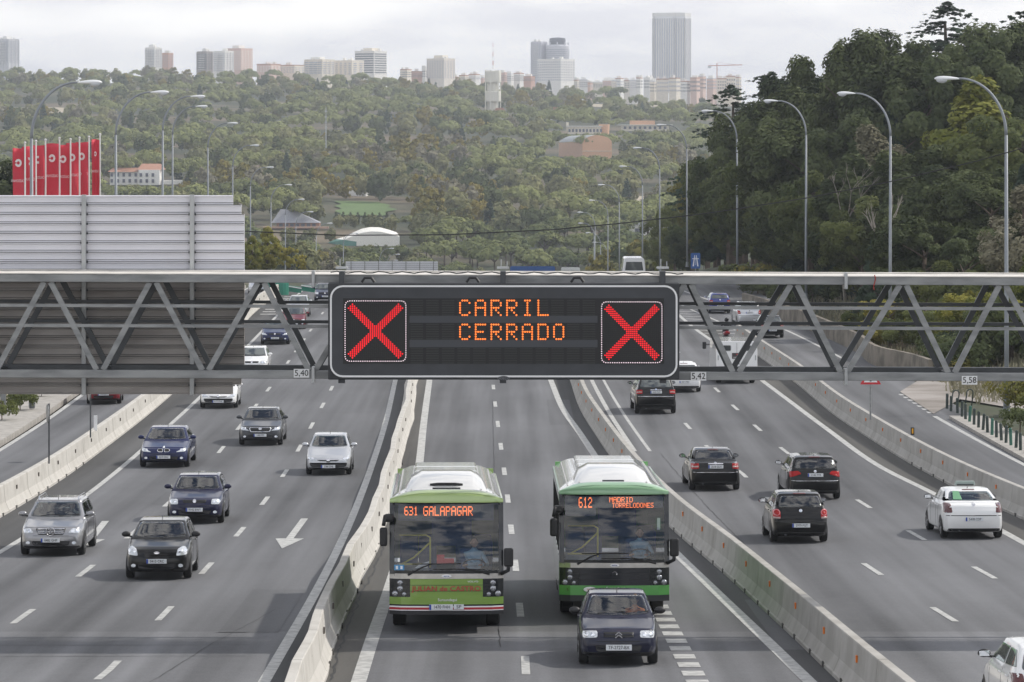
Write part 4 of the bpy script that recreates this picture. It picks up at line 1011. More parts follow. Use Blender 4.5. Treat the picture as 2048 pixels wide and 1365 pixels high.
            fp([(-.40, fz-.12), (.40, fz-.12), (.46, fz+.05), (-.46, fz+.05)], 'grille_frame', chrome, .012, .05); fp([(-.37, fz-.10), (.37, fz-.10), (.42, fz+.03), (-.42, fz+.03)], 'grille', trim, .022, .05)
            fp([(.07*math.cos(t), fz-.0+.045*math.sin(t)) for t in [i*PI/4 for i in range(8)]], 'emblem', chrome, .03, 0)
        elif grille == 'bar':
            fp([(-.34, fz-.045), (.34, fz-.045), (.37, fz+.04), (-.37, fz+.04)], 'grille', trim, .012, .02); fp([(.055*math.cos(t), fz+.055*math.sin(t)) for t in [i*PI/4 for i in range(8)]], 'emblem', chrome, .024, 0)
        elif grille == 'lion':
            fp([(-.62, fz-.30), (.62, fz-.30), (.70, fz-.14), (-.70, fz-.14)], 'lower_grille', trim, .014, .08); fp([(-.30, fz-.08), (.30, fz-.08), (.42, fz-.04), (-.42, fz-.04)], 'grille', trim, .012, .02)
            fp([(-.07, fz-.12), (.07, fz-.12), (.06, fz+.0), (-.06, fz+.0)], 'emblem', chrome, .02, .03)
        elif grille == 'chevron':
            fp([(-.30, fz-.05), (.30, fz-.05), (.30, fz+.045), (-.30, fz+.045)], 'grille', trim, .012, .02); fp([(-.29, fz-.006), (.29, fz-.006), (.29, fz+.006), (-.29, fz+.006)], 'grille_bar', pm, .02, 0)
            ch = MB(); yy = -h-.02
            for dz_ in (-.035, .02):
                for s_ in (-1, 1): ch.bar((0, yy, fz+dz_+.04), (s_*.07, yy, fz+dz_-.02), .015, .022)
            ch.build('emblem', chrome, root)
        elif grille == 'oval':
            fp([(.075*math.cos(t), fz-.04+.035*math.sin(t)) for t in [i*PI/5 for i in range(10)]], 'emblem', chrome, .02, 0); fp([(-.3, fz-.085), (.3, fz-.085), (.34, fz-.065), (-.34, fz-.065)], 'grille', trim, .01, 0)
        pz = fz-.25 if grille not in ('lion',) else q.get('zb', .2)+.13
        if grille != 'lion':
            fp([(-wr*.55, .30), (wr*.55, .30), (wr*.60, .42), (-wr*.60, .42)], 'lower_grille', trim, .012, .04)
            if lamp != 'box': 
                for s_ in (-1, 1): fp([(s_*(wr*.72+.06*math.cos(t)), .37+.045*math.sin(t)) for t in [i*PI/4 for i in range(8)]], 'fog_light', hl, .016, 0)
        fp([(-wr*.88, q.get('zb', .2)+.03), (wr*.88, q.get('zb', .2)+.03), (wr*.88, q.get('zb', .2)+.085), (-wr*.88, q.get('zb', .2)+.085)], 'bumper_lip', trim if lamp != 'chromelip' else chrome, .010, .02)
        plate(root, -h-.012-.012, pz, text, -1, old=(grille == 'chevron'))
        fp([(-wr*.56, fz-.135), (wr*.56, fz-.135), (wr*.56, fz-.127), (-wr*.56, fz-.127)], 'bonnet_seam', trim, .006, 0) if grille != 'lion' else None
        # wipers
        for x_, l_ in ((-.42, .55), (.10, .55)):
            A0 = B.hit(x_, zc+.05, 'f')[0]; A1 = B.hit(x_+l_, zc+.085, 'f')[0]
            if A0 and A1: MB().tube([A0+Vector((0, -.025, .01)), A1+Vector((0, -.025, .012))], .010, 5).build('wiper', trim, root)
    else:
        tz = zd-.13; x1 = wr*.95; x0 = wr*.66
        m1 = tl_r
        if rear == 'tallr': tp = [(x0+.06, tz-.12), (x1, tz-.12), (x1-.0, tz+.13), (x0+.10, tz+.10)]
        elif rear == 'round': tp = [(x0+.04, tz-.14), (x1, tz-.14), (x1, tz+.10), (x0+.12, tz+.12), (x0+.04, tz+.06)]
        elif rear == 'wedge': tp = [(x0-.12, tz+.0), (x1, tz-.12), (x1, tz+.08), (x0-.02, tz+.10)]
        elif rear == 'dark': tp = [(x0+.04, tz-.14), (x1, tz-.15), (x1-.01, tz+.12), (x0+.08, tz+.12)]; m1 = mat('tail_smoked', (.10, .02, .02), .12, coat=.8)
        else: tp = [(x0, tz-.10), (x1, tz-.13), (x1, tz+.06), (x0-.0, tz+.07)]
        fp(tp, 'tail_light', m1, .014, .04, True, 'r')
        c = sum(p[0] for p in tp)/len(tp), sum(p[1] for p in tp)/len(tp)
        if rear == 'round':
            for s_ in (-1, 1):
                fp([(s_*(c[0]+.095*math.cos(t)), c[1]+.03+.095*math.sin(t)) for t in [i*PI/6 for i in range(12)]], 'tail_light_ring', mat('tail_pale', (.55, .16, .17), .2), .022, 0, ax='r')
                fp([(s_*(c[0]+.065*math.cos(t)), c[1]+.03+.065*math.sin(t)) for t in [i*PI/6 for i in range(12)]], 'tail_light_core', tl_r, .03, 0, ax='r')
                fp([(s_*(x0+.05), tz-.14), (s_*(x1-.01), tz-.14), (s_*(x1-.01), tz-.09), (s_*(x0+.05), tz-.09)], 'reverse_light', tl_w, .024, 0, ax='r')
        elif rear not in ('dark', 'wedge'):
            fp([(x0+.02, tz-.055), (x1-.03, tz-.07), (x1-.03, tz-.02), (x0+.02, tz-.01)], 'reverse_light', tl_w, .022, .01, True, 'r')
        bz_ = q.get('zb', .2)
        fp([(-wr*.86, bz_+.03), (wr*.86, bz_+.03), (wr*.84, bz_+.12), (-wr*.84, bz_+.12)], 'lower_bumper', trim, .010, .03, ax='r')
        fp([(-wr*.90, tz-.235), (wr*.90, tz-.235), (wr*.90, tz-.215), (-wr*.90, tz-.215)], 'bumper_line', chrome if rear in ('std', 'wedge') else trim, .010, 0, ax='r')
        fp([(.05*math.cos(t), zd-.045+.045*math.sin(t)) for t in [i*PI/5 for i in range(10)]], 'emblem', chrome, .014, 0, ax='r')
        if rear == 'std': fp([(-.26, tz+.055), (.26, tz+.055), (.26, tz+.075), (-.26, tz+.075)], 'boot_handle', chrome, .02, 0, ax='r')
        low = rear in ('round', 'dark', 'low')
        pz = (tz-.33) if low else tz-.03
        pp = B.hit(0, pz, 'r')[0]
        yp = max(pp.y, B.hit(0, pz+.05, 'r')[0].y, B.hit(0, pz-.05, 'r')[0].y)
        plate(root, yp+.012, pz, text, 1)
        if kind in ('hatch', 'golf', 'estate', 'suv', 'mpv', 'small'):
            A0 = B.hit(0, zd+.06, 'r')[0]; A1 = B.hit(-.38, zd+.09, 'r')[0]; MB().tube([A0+Vector((0, .02, 0)), A1+Vector((0, .02, .01))], .010, 5).build('wiper', trim, root)
        MB().tube([(.45, h-.12, .25), (.45, h+.01, .25)], .03, 8).build('exhaust', galv_d, root)
        fp([(-.18, H-.062), (.18, H-.062), (.18, H-.05), (-.18, H-.05)], 'brake_light', mat('brake_dim', (.12, .01, .01), .3), .012, 0, ax='r')
    # mirrors
    mm = mirror_m or pm
    for s_ in (-1, 1):
        xm = s_*(wr*.93+.13); ymr = -h+q['hood']+.38; b_ = MB(); b_.ell((xm, ymr, zc+.10), (.12, .07, .075), 12, 8)
        b_.v = [(v[0], v[1] if v[1] < ymr+.03 else ymr+.03, v[2]) for v in b_.v]; mo = b_.build('mirror', mm, root, smooth=True)
        MB().prism([(xm-.09, zc+.05), (xm+.09, zc+.05), (xm+.095, zc+.14), (xm-.09, zc+.15)], ymr+.031, ymr+.036).build('mirror_glass', mat('mirror_glass', (.5, .52, .55), .05, metal=1), mo)
        MB().bar((s_*wr*.86, ymr, zc+.03), (xm, ymr, zc+.06), .05, .04).build('mirror_arm', trim, mo)
    # wheels and dark underside
    r = q['wr']; wy0, wy1 = -h+.82, h-.80
    for yy in (wy0, wy1):
        for s_, ax in ((1, 's'), (-1, 'S')):
            if not lite: B.patch([(yy+(r+.06)*math.cos(t), max(r+.0+(r+.06)*math.sin(t), q.get('zb', .2)+.015)) for t in [i*PI/10 for i in range(20)]], ax, 'wheel_arch', trim, root, .004)
            wheel(root, s_*(wr-.10), yy, r, .20, s_)
    MB().box((0, 0, .29), (W*.78, L_*.84, .20)).build('underbody', trim, root)
    # door seams and handles on both sides
    if not lite:
        for s_, ax in ((1, 's'), (-1, 'S')):
            for yy in (y0+.05, ym, y2-.02): B.patch([(yy-.008, .34), (yy+.008, .34), (yy+.008, bz-.06), (yy-.008, bz-.06)], ax, 'door_seam', trim, root, .003, rings=(1, .5))
            for yy in (ym-.2, y2-.25): B.patch([(yy-.08, bz-.16), (yy+.08, bz-.16), (yy+.08, bz-.13), (yy-.08, bz-.13)], ax, 'door_handle', pm, root, .02, rings=(1, .5))
    yA = (-h+q['hood']+q['ws']+.12) if not back else h-q['rr']-.25
    p = B.hit(0, yA, 't')[0]; MB().tube([p, p+Vector((0, .06, .09 if not back else .05))], .010, 5).build('antenna', trim, root)
    if rails:
        for s_ in (-1, 1):
            x_ = s_*wr*.63; MB().tube([(x_, y1, H-.03), (x_, y1+.15, H+.055), (x_, y2-.2, H+.05), (x_, y2, H-.05)], .016, 8).build('roof_rail', chrome, root)
    return root, B, q
def glass_mat(name, tint=(.55, .6, .6), extra_gloss=0, ior=1.6):
    m = bpy.data.materials.new(name); m.use_nodes = True; N = m.node_tree; N.nodes.clear()
    o = N.nodes.new('ShaderNodeOutputMaterial'); t = N.nodes.new('ShaderNodeBsdfTransparent'); t.inputs[0].default_value = (*tint, 1)
    g = N.nodes.new('ShaderNodeBsdfGlossy'); g.inputs['Roughness'].default_value = .03; fr = N.nodes.new('ShaderNodeFresnel'); fr.inputs['IOR'].default_value = ior
    ad = N.nodes.new('ShaderNodeMath'); ad.inputs[1].default_value = .03+extra_gloss  # glossy share raised above Fresnel to strengthen sky reflections
    mx = N.nodes.new('ShaderNodeMixShader'); N.links.new(fr.outputs[0], ad.inputs[0]); N.links.new(ad.outputs[0], mx.inputs[0]); N.links.new(t.outputs[0], mx.inputs[1]); N.links.new(g.outputs[0], mx.inputs[2]); N.links.new(mx.outputs[0], o.inputs[0])
    _m[name] = m; return m
clear = glass_mat('clear_glass', (.52, .60, .59), .055); clear2 = glass_mat('clear_pale_glass', (.85, .9, .88), .03); busglass = glass_mat('bus_glass', (.74, .79, .83), .015, 1.36)

silver = paintm('silver', (.55, .56, .58), .5, .3); grey = paintm('grey', (.29, .29, .30), .6, .3); navy = paintm('navy', (.012, .018, .075), .3); navy2 = paintm('dark_navy', (.013, .014, .045), .3)
blk = paintm('black', (.006, .006, .0065), .2); dgrey = paintm('dark_grey', (.055, .058, .065), .5); whitep = paintm('white', (.84, .84, .83), 0, .35); burg = paintm('burgundy', (.14, .012, .02), .3)
redp = paintm('red', (.20, .012, .02), .2); bluep = paintm('blue', (.02, .035, .22), .3); saxo = paintm('midnight', (.016, .018, .038), .45)

mc_, _, mq = car('estate', 'estate_car', 'silver grey estate car with roof rails, leftmost in the near left lanes', 'car', grey, 103, 1110, yaw=.6, open_=True, text='0482 GHP', grille='star', lamp='std', rails=True, over=dict(W=1.77))
fc_, _, fq = car('hatch', 'hatchback_car', 'black small hatchback with tall bright headlights in the left foreground', 'car', blk, 315, 1157, yaw=.6, open_=True, text='0415 CRC', lamp='tall', grille='oval', mirror_m=trim)
car('golf', 'hatchback_car', 'dark navy hatchback with rounded headlights behind the black hatchback', 'car', navy2, 390, 1046, yaw=.6, open_=True, text='9142 BWY', lamp='round', grille='bar')
car('big', 'saloon_car', 'dark blue saloon with twin rounded grilles near the left barrier', 'car', navy, 328, 934, yaw=.5, open_=True, text='4379 DKZ', lamp='cat', grille='kidney')
car('lift', 'saloon_car', 'dark grey car with chrome-framed grille in the middle left lane', 'car', dgrey, 521, 890, yaw=.5, open_=True, text='1403 FFS', lamp='cat', grille='wide', over=dict(W=1.76))
car('p206', 'hatchback_car', 'silver hatchback with a wide black mouth beside the bus lane barrier', 'car', silver, 657, 949, yaw=.4, open_=True, text='2380 DHJ', lamp='cat', grille='lion')
car('p206', 'hatchback_car', 'white hatchback half hidden under the big direction sign', 'car', whitep, 437, 816, yaw=.5, text='6177 FTW', lamp='cat', grille='lion', over=dict(W=1.74, H=1.47))
car('sedan', 'saloon_car', 'dark blue saloon seen between the truss diagonals left of the message sign', 'car', navy, 550, 689, yaw=.6, text='5291 CWP', lamp='cat', grille='bar')
car('mpv', 'compact_car', 'white boxy compact car cut by the lower gantry chord', 'car', whitep, 504, 752, yaw=.6, text='8814 DBT', lamp='box', grille='bar', over=dict(H=1.5))
car('p206', 'hatchback_car', 'dark red hatchback behind the left gantry diagonal', 'car', burg, 588, 658, yaw=.8, text='2915 BRG', lamp='cat', grille='bar', over=dict(W=1.6))
car('mpv', 'compact_car', 'pale silver car close behind the dark red hatchback', 'car', silver, 596, 634, yaw=.8, text='7741 CKL', lamp='box', grille='bar', over=dict(W=1.6, H=1.5))
car('golf', 'hatchback_car', 'dark navy car half hidden behind the left end of the message sign', 'car', navy2, 650, 604, yaw=1, text='3350 BDF', lamp='round', grille='bar', over=dict(W=1.7))
car('sedan', 'saloon_car', 'pale silver saloon on the side road above the left end of the upper chord', 'car', silver, 516, 589, yaw=1.5, text='4408 DPS', lamp='box', grille='bar', over=dict(W=1.65))
car('hatch', 'hatchback_car', 'dark red car on the side road under the big direction sign', 'car', redp, 208, 808, yaw=3.4, text='7204 BVT', lamp='box', grille='bar', over=dict(W=1.62))
# right-hand traffic, seen from behind
car('suv', 'off_road_car', 'black tall off-road car right below the message sign', 'car', blk, 1312, 827, True, yaw=1.8, text='6620 FSW', rear='std', over=dict(W=1.86))
car('hatch', 'hatchback_car', 'white hatchback beside the black off-road car under the 5,42 plate', 'car', whitep, 1369, 784, True, yaw=1.8, text='0271 FMB', rear='low', over=dict(W=1.68, L=4.2))
car('sedan', 'saloon_car', 'black saloon with split red tail lights beside the right median barrier', 'car', blk, 1431, 980, True, yaw=1.8, open_=True, text='2618 GLH', rear='std', over=dict(W=1.74))
car('estate', 'estate_car', 'black estate car with red wedge tail lights in the middle right lane', 'car', blk, 1630, 998, True, yaw=1.6, open_=True, text='2142 FYR', rear='wedge')
pc_, _, pq = car('hatch', 'hatchback_car', 'small black hatchback with round tail lights in the right lanes', 'car', blk, 1601, 1084, True, yaw=1.6, open_=True, text='2979 FGT', rear='round', over=dict(W=1.65), mirror_m=trim)
tx, tb, tq = car('lift', 'taxi', 'white taxi with green sticker in its rear window at the right border', 'taxi', whitep, 1947, 1076, True, yaw=1.6, open_=True, text='5478 CDP', rear='dark', mirror_m=trim)
MB().box((0, .35, 1.46+.07), (.62, .12, .13), taper=.9).build('roof_sign', mat('roof_sign_glass', (.30, .36, .33), .4), tx, bevel=.02); MB().box((0, .35, 1.48), (.50, .2, .035)).build('roof_sign_base', trim, tx)
tb.patch([(-.02+.30, 1.12), (-.02+.56, 1.12), (-.02+.50, 1.33), (.30, 1.33)], 'r', 'window_sticker', mat('sticker_green', (.14, .34, .18), .5), tx, .016)
car('hatch', 'hatchback_car', 'white car leaving the frame at the bottom right corner', 'car', whitep, 2122, 1455, True, yaw=1.6, text='9083 GBN', rear='dark', mirror_m=trim, over=dict(L=4.2, W=1.74))
car('mpv', 'compact_car', 'bright blue small car far up on the slip road', 'car', bluep, 1440, 627, True, yaw=2.5, text='1846 DNX', rear='low', over=dict(W=1.6, H=1.5, L=3.8))
car('mpv', 'people_carrier', 'silver people carrier on the slip road between blue and black cars', 'car', silver, 1499, 651, True, yaw=3.5, text='5526 FCZ', rear='tallr', over=dict(W=1.66))
car('golf', 'hatchback_car', 'black hatchback on the slip road beside the nose of the barrier', 'car', blk, 1545, 676, True, yaw=3.5, text='3097 GDM', rear='low', over=dict(W=1.55))
sx_, sb_, sq_ = car('small', 'hatchback_car', 'dark blue old hatchback with two people inside in front of the right bus', 'car', saxo, 1237, 1328, yaw=-.3, text='TF-2727-BX', lamp='box', grille='chevron', open_=True, mirror_m=trim, over=dict(H=1.38))
cl = sx_.matrix_basis if False else None
def in_car(root, p):
    M = Matrix.LocRotScale(root.location, root.rotation_euler, (1, 1, 1)); return M @ Vector(p)
orange_t = mat('top_orange', (.65, .20, .05), .8)
person('person', 'driver in an orange top with bare arms on the steering wheel', in_car(sx_, (.37, -.12, .56)), sx_.rotation_euler, orange_t, arms={'l': ((.02, -.22, .25), (-.13, -.44, .36)), 'r': ((.28, -.20, .20), (.12, -.44, .36))}, hair=(.09, .05, .03), legs=False, scale=.9)
person('person', 'passenger with dark curly hair in the dark blue old hatchback', in_car(sx_, (-.37, -.10, .54)), sx_.rotation_euler, mat('top_dark', (.035, .03, .03), .8), hair=(.02, .015, .01), legs=False, scale=.9)
for rt, qq, lb, cc in ((mc_, mq, 'driver in a pale top behind the windscreen of the silver grey estate car', (.45, .42, .40)), (fc_, fq, 'driver in a dark top in the near black small hatchback', (.05, .05, .06)), (pc_, pq, 'driver in the small black hatchback with round tail lights', (.10, .10, .11))):
    person('person', lb, in_car(rt, (.37, -qq['L']/2+qq['hood']+qq['ws']+.42, .58+(qq['H']-1.45))), rt.rotation_euler, mat('top_%d' % int(cc[0]*1000), cc, .8), arms={'l': ((.02, -.22, .25), (-.13, -.40, .33)), 'r': ((.28, -.20, .20), (.13, -.40, .33))}, legs=False, scale=.92)

# white armoured van
g = G(1471, 768); Yv = g.y; vt = empty('armoured_van', (g.x, Yv+2.2, rz(Yv+2.2)), (0, 0, R(1.8)), 'white armoured van with two small rear windows behind the right diagonals', 'van')
q = MB(); w2 = 1.06
sec = [(-w2, .45), (w2, .45), (w2, 1.7), (w2*.95, 2.12), (w2*.86, 2.2), (-w2*.86, 2.2), (-w2*.95, 2.12), (-w2, 1.7)]
q.prism(sec, -2.2, 2.0); q.build('body', whitep, vt, bevel=.03)
MB().prism([(2.0, .45), (3.1, .45), (3.15, 1.1), (2.5, 1.25), (2.0, 1.9)], -.98, .98, 'x').build('cab', whitep, vt, bevel=.05)
for s_ in (-1, 1):
    MB().prism([(p[0]+s_*.52, p[1]) for p in rrect(-.20, 1.72, .20, 1.98, .06, 3)], -2.225, -2.19).build('rear_window', glass_dark, vt)
    MB().prism([(p[0]+s_*.52, p[1]) for p in rrect(-.23, 1.69, .23, 2.01, .07, 3)], -2.215, -2.19).build('window_frame', galv_l, vt)
    MB().box((s_*.96, -2.21, 1.35), (.05, .03, .25)).build('hinge', galv_l, vt); MB().box((s_*.93, -2.21, .75), (.12, .04, .3)).build('tail_light', tl_r, vt)
    for yy in (-1.3, 2.3): wheel(vt, s_*.86, yy, .34, .24, s_)
    MB().box((s_*1.32, 2.15, 1.75), (.2, .1, .36)).build('mirror', trim, vt, bevel=.03); MB().bar((s_*1.0, 2.15, 1.8), (s_*1.3, 2.15, 1.8), .04, .04).build('mirror_arm', trim, vt)
MB().box((0, -2.205, 1.35), (.012, .02, 1.5)).build('door_seam', trim, vt); MB().box((.12, -2.215, 1.1), (.03, .03, .2)).build('door_handle', galv, vt)
q = MB().box((.0, -2.222, 1.45), (.50, .03, .30)).build('company_plate', mat('plate_dark', (.05, .035, .035), .4), vt)
text_obj('lettering', 'LOOMIS', .1, white, q, Matrix.Translation((0, -2.242, 1.37)) @ MF)
MB().prism([(-.05, 1.5), (.05, 1.5), (0, 1.57)], -2.245, -2.237).build('emblem', redm, q)
MB().box((0, -2.25, .42), (2.0, .14, .16)).build('bumper', trim, vt, bevel=.02); MB().box((0, 0, .4), (1.7, 4, .2)).build('underbody', trim, vt); MB().box((0, -2.22, .72), (.5, .02, .11)).build('number_plate', plate_w, vt)

# motorcycle and rider
g = G(1452, 690); mt = empty('motorcycle', (g.x, g.y, g.z), (0, 0, R(2)), 'red motorcycle beside the nose of the right barrier', 'motorcycle')
for yy in (-.7, .72): 
    a = MB().lathe([(.24, -.06), (.30, -.05), (.31, 0), (.30, .05), (.24, .06)], n=22, ax='x').build('wheel', tyre, mt); a.location = (0, yy, .31)
MB().ell((0, .05, .72), (.20, .48, .17), 12, 8).build('fuel_tank', redp, mt, smooth=True); MB().ell((0, -.45, .80), (.16, .38, .10), 12, 8).build('seat', trim, mt, smooth=True); MB().ell((0, -.70, .78), (.20, .22, .13), 10, 8).build('tail_fairing', redp, mt, smooth=True)
MB().box((0, .1, .45), (.34, .6, .34)).build('engine', galv_d, mt, bevel=.05); MB().tube([(-.38, .35, 1.0), (0, .5, 1.02), (.38, .35, 1.0)], .02, 7).build('handlebar', trim, mt); MB().bar((0, .72, .31), (0, .48, 1.0), .1, .06).build('fork', galv, mt)
MB().box((0, -.93, .82), (.2, .03, .07)).build('tail_light', tl_r, mt)
for s_ in (-1, 1): MB().ell((s_*.42, .38, 1.12), (.08, .03, .05), 8, 6).build('mirror', trim, mt); MB().bar((s_*.3, .36, 1.0), (s_*.4, .38, 1.1), .02, .02).build('mirror_stalk', trim, mt)
pr = person('person', 'motorcycle rider in dark jacket and black helmet', g+Vector((0, -.35, .86)), (R(-12), 0, PI+R(2)), mat('jacket', (.03, .03, .035), .7), arms={'l': ((-.34, -.25, .25), (-.36, -.55, .18)), 'r': ((.34, -.25, .25), (.36, -.55, .18))})
MB().ell((0, 0, .74), (.135, .15, .15), 14, 10).build('helmet', blk, pr, smooth=True)

# ------------------------------------------------------------------ buses
led = mat('bus_led', (1.0, .24, .07), emit=1.35); buslight = mat('bus_lamp', (.30, .31, .33), .15, metal=.7, coat=1)
bw = paintm('bus_white', (.80, .82, .80), 0, .25); yel = mat('handrail_yellow', (.62, .55, .10), .4)
def bus(px, py, yaw, first):
    g = G(px, py); Yf = g.y; L_ = 12.0; Wb = 1.255; H = 3.12; gr = math.atan(grad(Yf+5))
    lab = 'left green bus with route 631 Galapagar on its display' if first else 'right green bus with route 612 Madrid behind the dark blue hatchback'
    t = empty('bus', (g.x, Yf, rz(Yf)), (gr, 0, R(yaw)), lab, 'bus')
    gcol = paintm('bus_green' if first else 'bus_deep_green', (.19, .32, .045) if first else (.09, .34, .07), .05, .35)
    dk = mat('bus_black', (.014, .016, .018), .18, coat=.6); skirt = mat('bus_skirt', (.03, .031, .033), .6)
    alu = mat('bus_aluminium', (.52, .50, .47), .3, metal=.7, var=.15, scale=4)
    def fx(z): return .0 if z < 1.15 else .34*((z-1.15)/1.85)**1.6          # windscreen rakes back
    # side walls, roof, rear
    MB().box((Wb-.03, L_/2+.3, .78), (.06, L_-.7, .9)).build('side_panel', gcol, t, bevel=.01); MB().box((-Wb+.03, L_/2+.3, .78), (.06, L_-.7, .9)).build('side_panel', gcol, t, bevel=.01)
    for s_ in (-1, 1):
        MB().box((s_*(Wb-.035), L_/2+.35, 1.95), (.05, L_-.9, 1.42)).build('side_windows', mat('bus_side_glass', (.015, .02, .022), .06, spec=.9), t)
        MB().box((s_*(Wb-.02), L_/2+.35, 2.76), (.05, L_-.75, .22)).build('cant_panel', gcol, t)
        for yy in [.9+1.62*k for k in range(7)]: MB().box((s_*(Wb-.005), yy, 1.95), (.02, .05, 1.4)).build('window_pillar', trim, t)
    # roof: cambered shell
    q = MB(); nx, ny = 14, 10; sec = []
    for i in range(nx+1):
        u = -1+2*i/nx; sec.append((u*Wb*.985, 2.86+.24*(1-abs(u)**5)))
    for j in range(ny+1):
        y = .30+(L_-.3)*j/ny
        for x, z in sec: q.v.append((x*(1 if j else .97), y, z-(.05 if j == 0 else 0)))
    for j in range(ny):
        for i in range(nx): a = j*(nx+1)+i; q.f.append((a, a+1, a+nx+2, a+nx+1))
    q.build('roof', bw, t, smooth=True)
    for s_ in (-1, 1):
        for u_ in (.62, .84): MB().box((s_*Wb*u_, 6.2, 2.86+.24*(1-u_**5)+.004), (.025, 10.5, .012)).build('roof_seam', alu, t)
    # front cap above windscreen: green curved peak, sky reflection painted into its paler green
    q = MB(); n = 16; prof = [(.22, 2.84), (.20, 2.98), (.32, 3.06), (.62, 3.11)]
    for i in range(n+1):
        u = -1+2*i/n; dome = 1-.9*abs(u)**3*.25
        for k, (y, z) in enumerate(prof): q.v.append((u*Wb*(1 if k < 2 else .985), y+.16*abs(u)**3, z-.20*abs(u)**4*(k/3)))
    for i in range(n):
        for k in range(3): a = i*4+k; q.f.append((a, a+4, a+5, a+1))
    q.build('front_peak', paintm('peak_sky_lime', (.42, .55, .22), .05, .35) if first else paintm('peak_sky_green', (.30, .52, .30), .05, .35), t, smooth=True)
    # ac pod
    q = MB(); pw = .92 if first else .90
    for j, (y, z, w_) in enumerate(((1.1, 3.06, .95), (1.25, 3.14, 1.0), (1.9, 3.36, 1.0), (3.6, 3.40, 1.0), (4.0, 3.34, .97), (4.3, 3.08, .95))):
        for u in (-1, -.86, -.6, 0, .6, .86, 1): q.v.append((u*pw*w_, y, 3.04 if abs(u) == 1 else z-(.10 if abs(u) > .8 else 0)*(z-3.04)/.3))
    for j in range(5):
        for i in range(6): a = j*7+i; q.f.append((a, a+1, a+8, a+7))
    q.build('roof_pod', whitep, t, smooth=True)
    if first: MB().tube([(-.36, 1.33, 3.17), (-.2, 1.30, 3.19), (.2, 1.30, 3.19), (.36, 1.33, 3.17)], .035, 6).build('pod_vent', trim, t)
    MB().box((0, 1.0, 3.115), (.62 if first else .5, .16, .03)).build('roof_hatch', trim if first else galv_d, t); MB().box((0, 1.0, 3.13), (.5, .08, .02)).build('hatch_lid', bw, t)
    q = MB()
    for y0_, y1_ in ((4.6, 6.4), (6.6, 8.4), (8.7, 10.6)): q.box((0, (y0_+y1_)/2, 3.16), (1.5, y1_-y0_, .12))
    q.build('roof_unit', bw, t, bevel=.05)
    # windscreen
    def sheet(x0, x1, z0, z1, off, nz=10, nx_=8, cv=.10):
        q = MB()
        for j in range(nz+1):
            z = z0+(z1-z0)*j/nz
            for i in range(nx_+1):
                x = x0+(x1-x0)*i/nx_; q.v.append((x, fx(z)+cv*(x/Wb)**2+off, z))
        for j in range(nz):
            for i in range(nx_): a = j*(nx_+1)+i; q.f.append((a, a+1, a+nx_+2, a+nx_+1))
        return q
    wsx = Wb-.11
    ws = sheet(-wsx, wsx, 1.18, 2.84, 0).build('windscreen', busglass, t, smooth=True)
    for s_ in (-1, 1):
        sheet(s_*wsx if s_ > 0 else -Wb, Wb if s_ > 0 else -wsx, 1.12, 2.86, -.004, nx_=3).build('pillar', dk, t, smooth=True)
        q = MB(); q.prism([(fx(1.15)+.08, 1.15), (.75, 1.15), (.75, 2.85), (fx(2.85)+.08, 2.85)], s_*(Wb-.05), s_*(Wb-.0), 'x'); q.build('quarter_panel', dk, t)
    sheet(-wsx, wsx, 1.08, 1.20, -.006, nz=1).build('lower_seal', dk, t, smooth=True); sheet(-wsx, wsx, 2.82, 2.88, -.006, nz=1).build('upper_seal', dk, t, smooth=True)
    # display band
    if first:
        sheet(-wsx+.08, wsx-.1, 2.40, 2.80, .05, cv=.1).build('display_band', mat('display_blue_grey', (.018, .022, .034), .3), t, smooth=True)
        def disp(s, x0, zt2, pitch, adv, bold, vz_=1.2):
            q = MB()
            for i, ch in enumerate(s):
                for j, row in enumerate(FONT[ch].split()):
                    for k, b in enumerate(row):
                        if b == '1': x = x0+i*adv+k*pitch; z = zt2-j*pitch*vz_; yy = fx(z)+.1*(x/Wb)**2+.02; q.box((x, yy, z), (pitch*bold, .008, pitch*bold*vz_*.92))
            q.build('lettering', led, t)
        disp('631', -.92, 2.73, .0175, .105, 1.0, 1.75); disp('GALAPAGAR', -.50, 2.735, .0205, .1235, .95, 1.6)
    else:
        q = MB(); sheet(-wsx+.02, -.42, 2.30, 2.82, .05).build('display_band', dk, t, smooth=True); sheet(-.42, wsx-.02, 2.50, 2.82, .05).build('display_band', dk, t, smooth=True)
        def disp(s, x0, zt2, pitch, adv, bold, vz_=1.2):
            q = MB()
            for i, ch in enumerate(s):
                for j, row in enumerate(FONT[ch].split()):
                    for k, b in enumerate(row):
                        if b == '1': x = x0+i*adv+k*pitch; z = zt2-j*pitch*vz_; yy = fx(z)+.1*(x/Wb)**2+.02; q.box((x, yy, z), (pitch*bold, .008, pitch*bold*vz_*.92))
            q.build('lettering', led, t)
        disp('612', -.80, 2.75, .018, .108, 1.0, 2.1); disp('MADRID', -.10, 2.765, .0155, .092, .95, 1.2); disp('TORRELODONES', -.04, 2.62, .0135, .0805, .95, 1.3)
    # belt strip, lamps, bonnet, bumper
    q = MB()
    def slab(z0, z1, x0, x1, y, name, m, cv=.10, th=.05, n=10):
        q = MB()
        for i in range(n+1):
            x = x0+(x1-x0)*i/n; yy = y+cv*(x/Wb)**2+(.10*max(0, (abs(x)/Wb-.86)/.14)**2)
            q.v += [(x, yy, z0), (x, yy, z1), (x, yy+th, z1), (x, yy+th, z0)]
        for i in range(n):
            for k in range(4): a = i*4+k; b = i*4+(k+1) % 4; q.f.append((a, b, b+4, a+4))
        q.f += [(0, 1, 2, 3), (n*4+3, n*4+2, n*4+1, n*4)]
        return q.build(name, m, t, smooth=False)
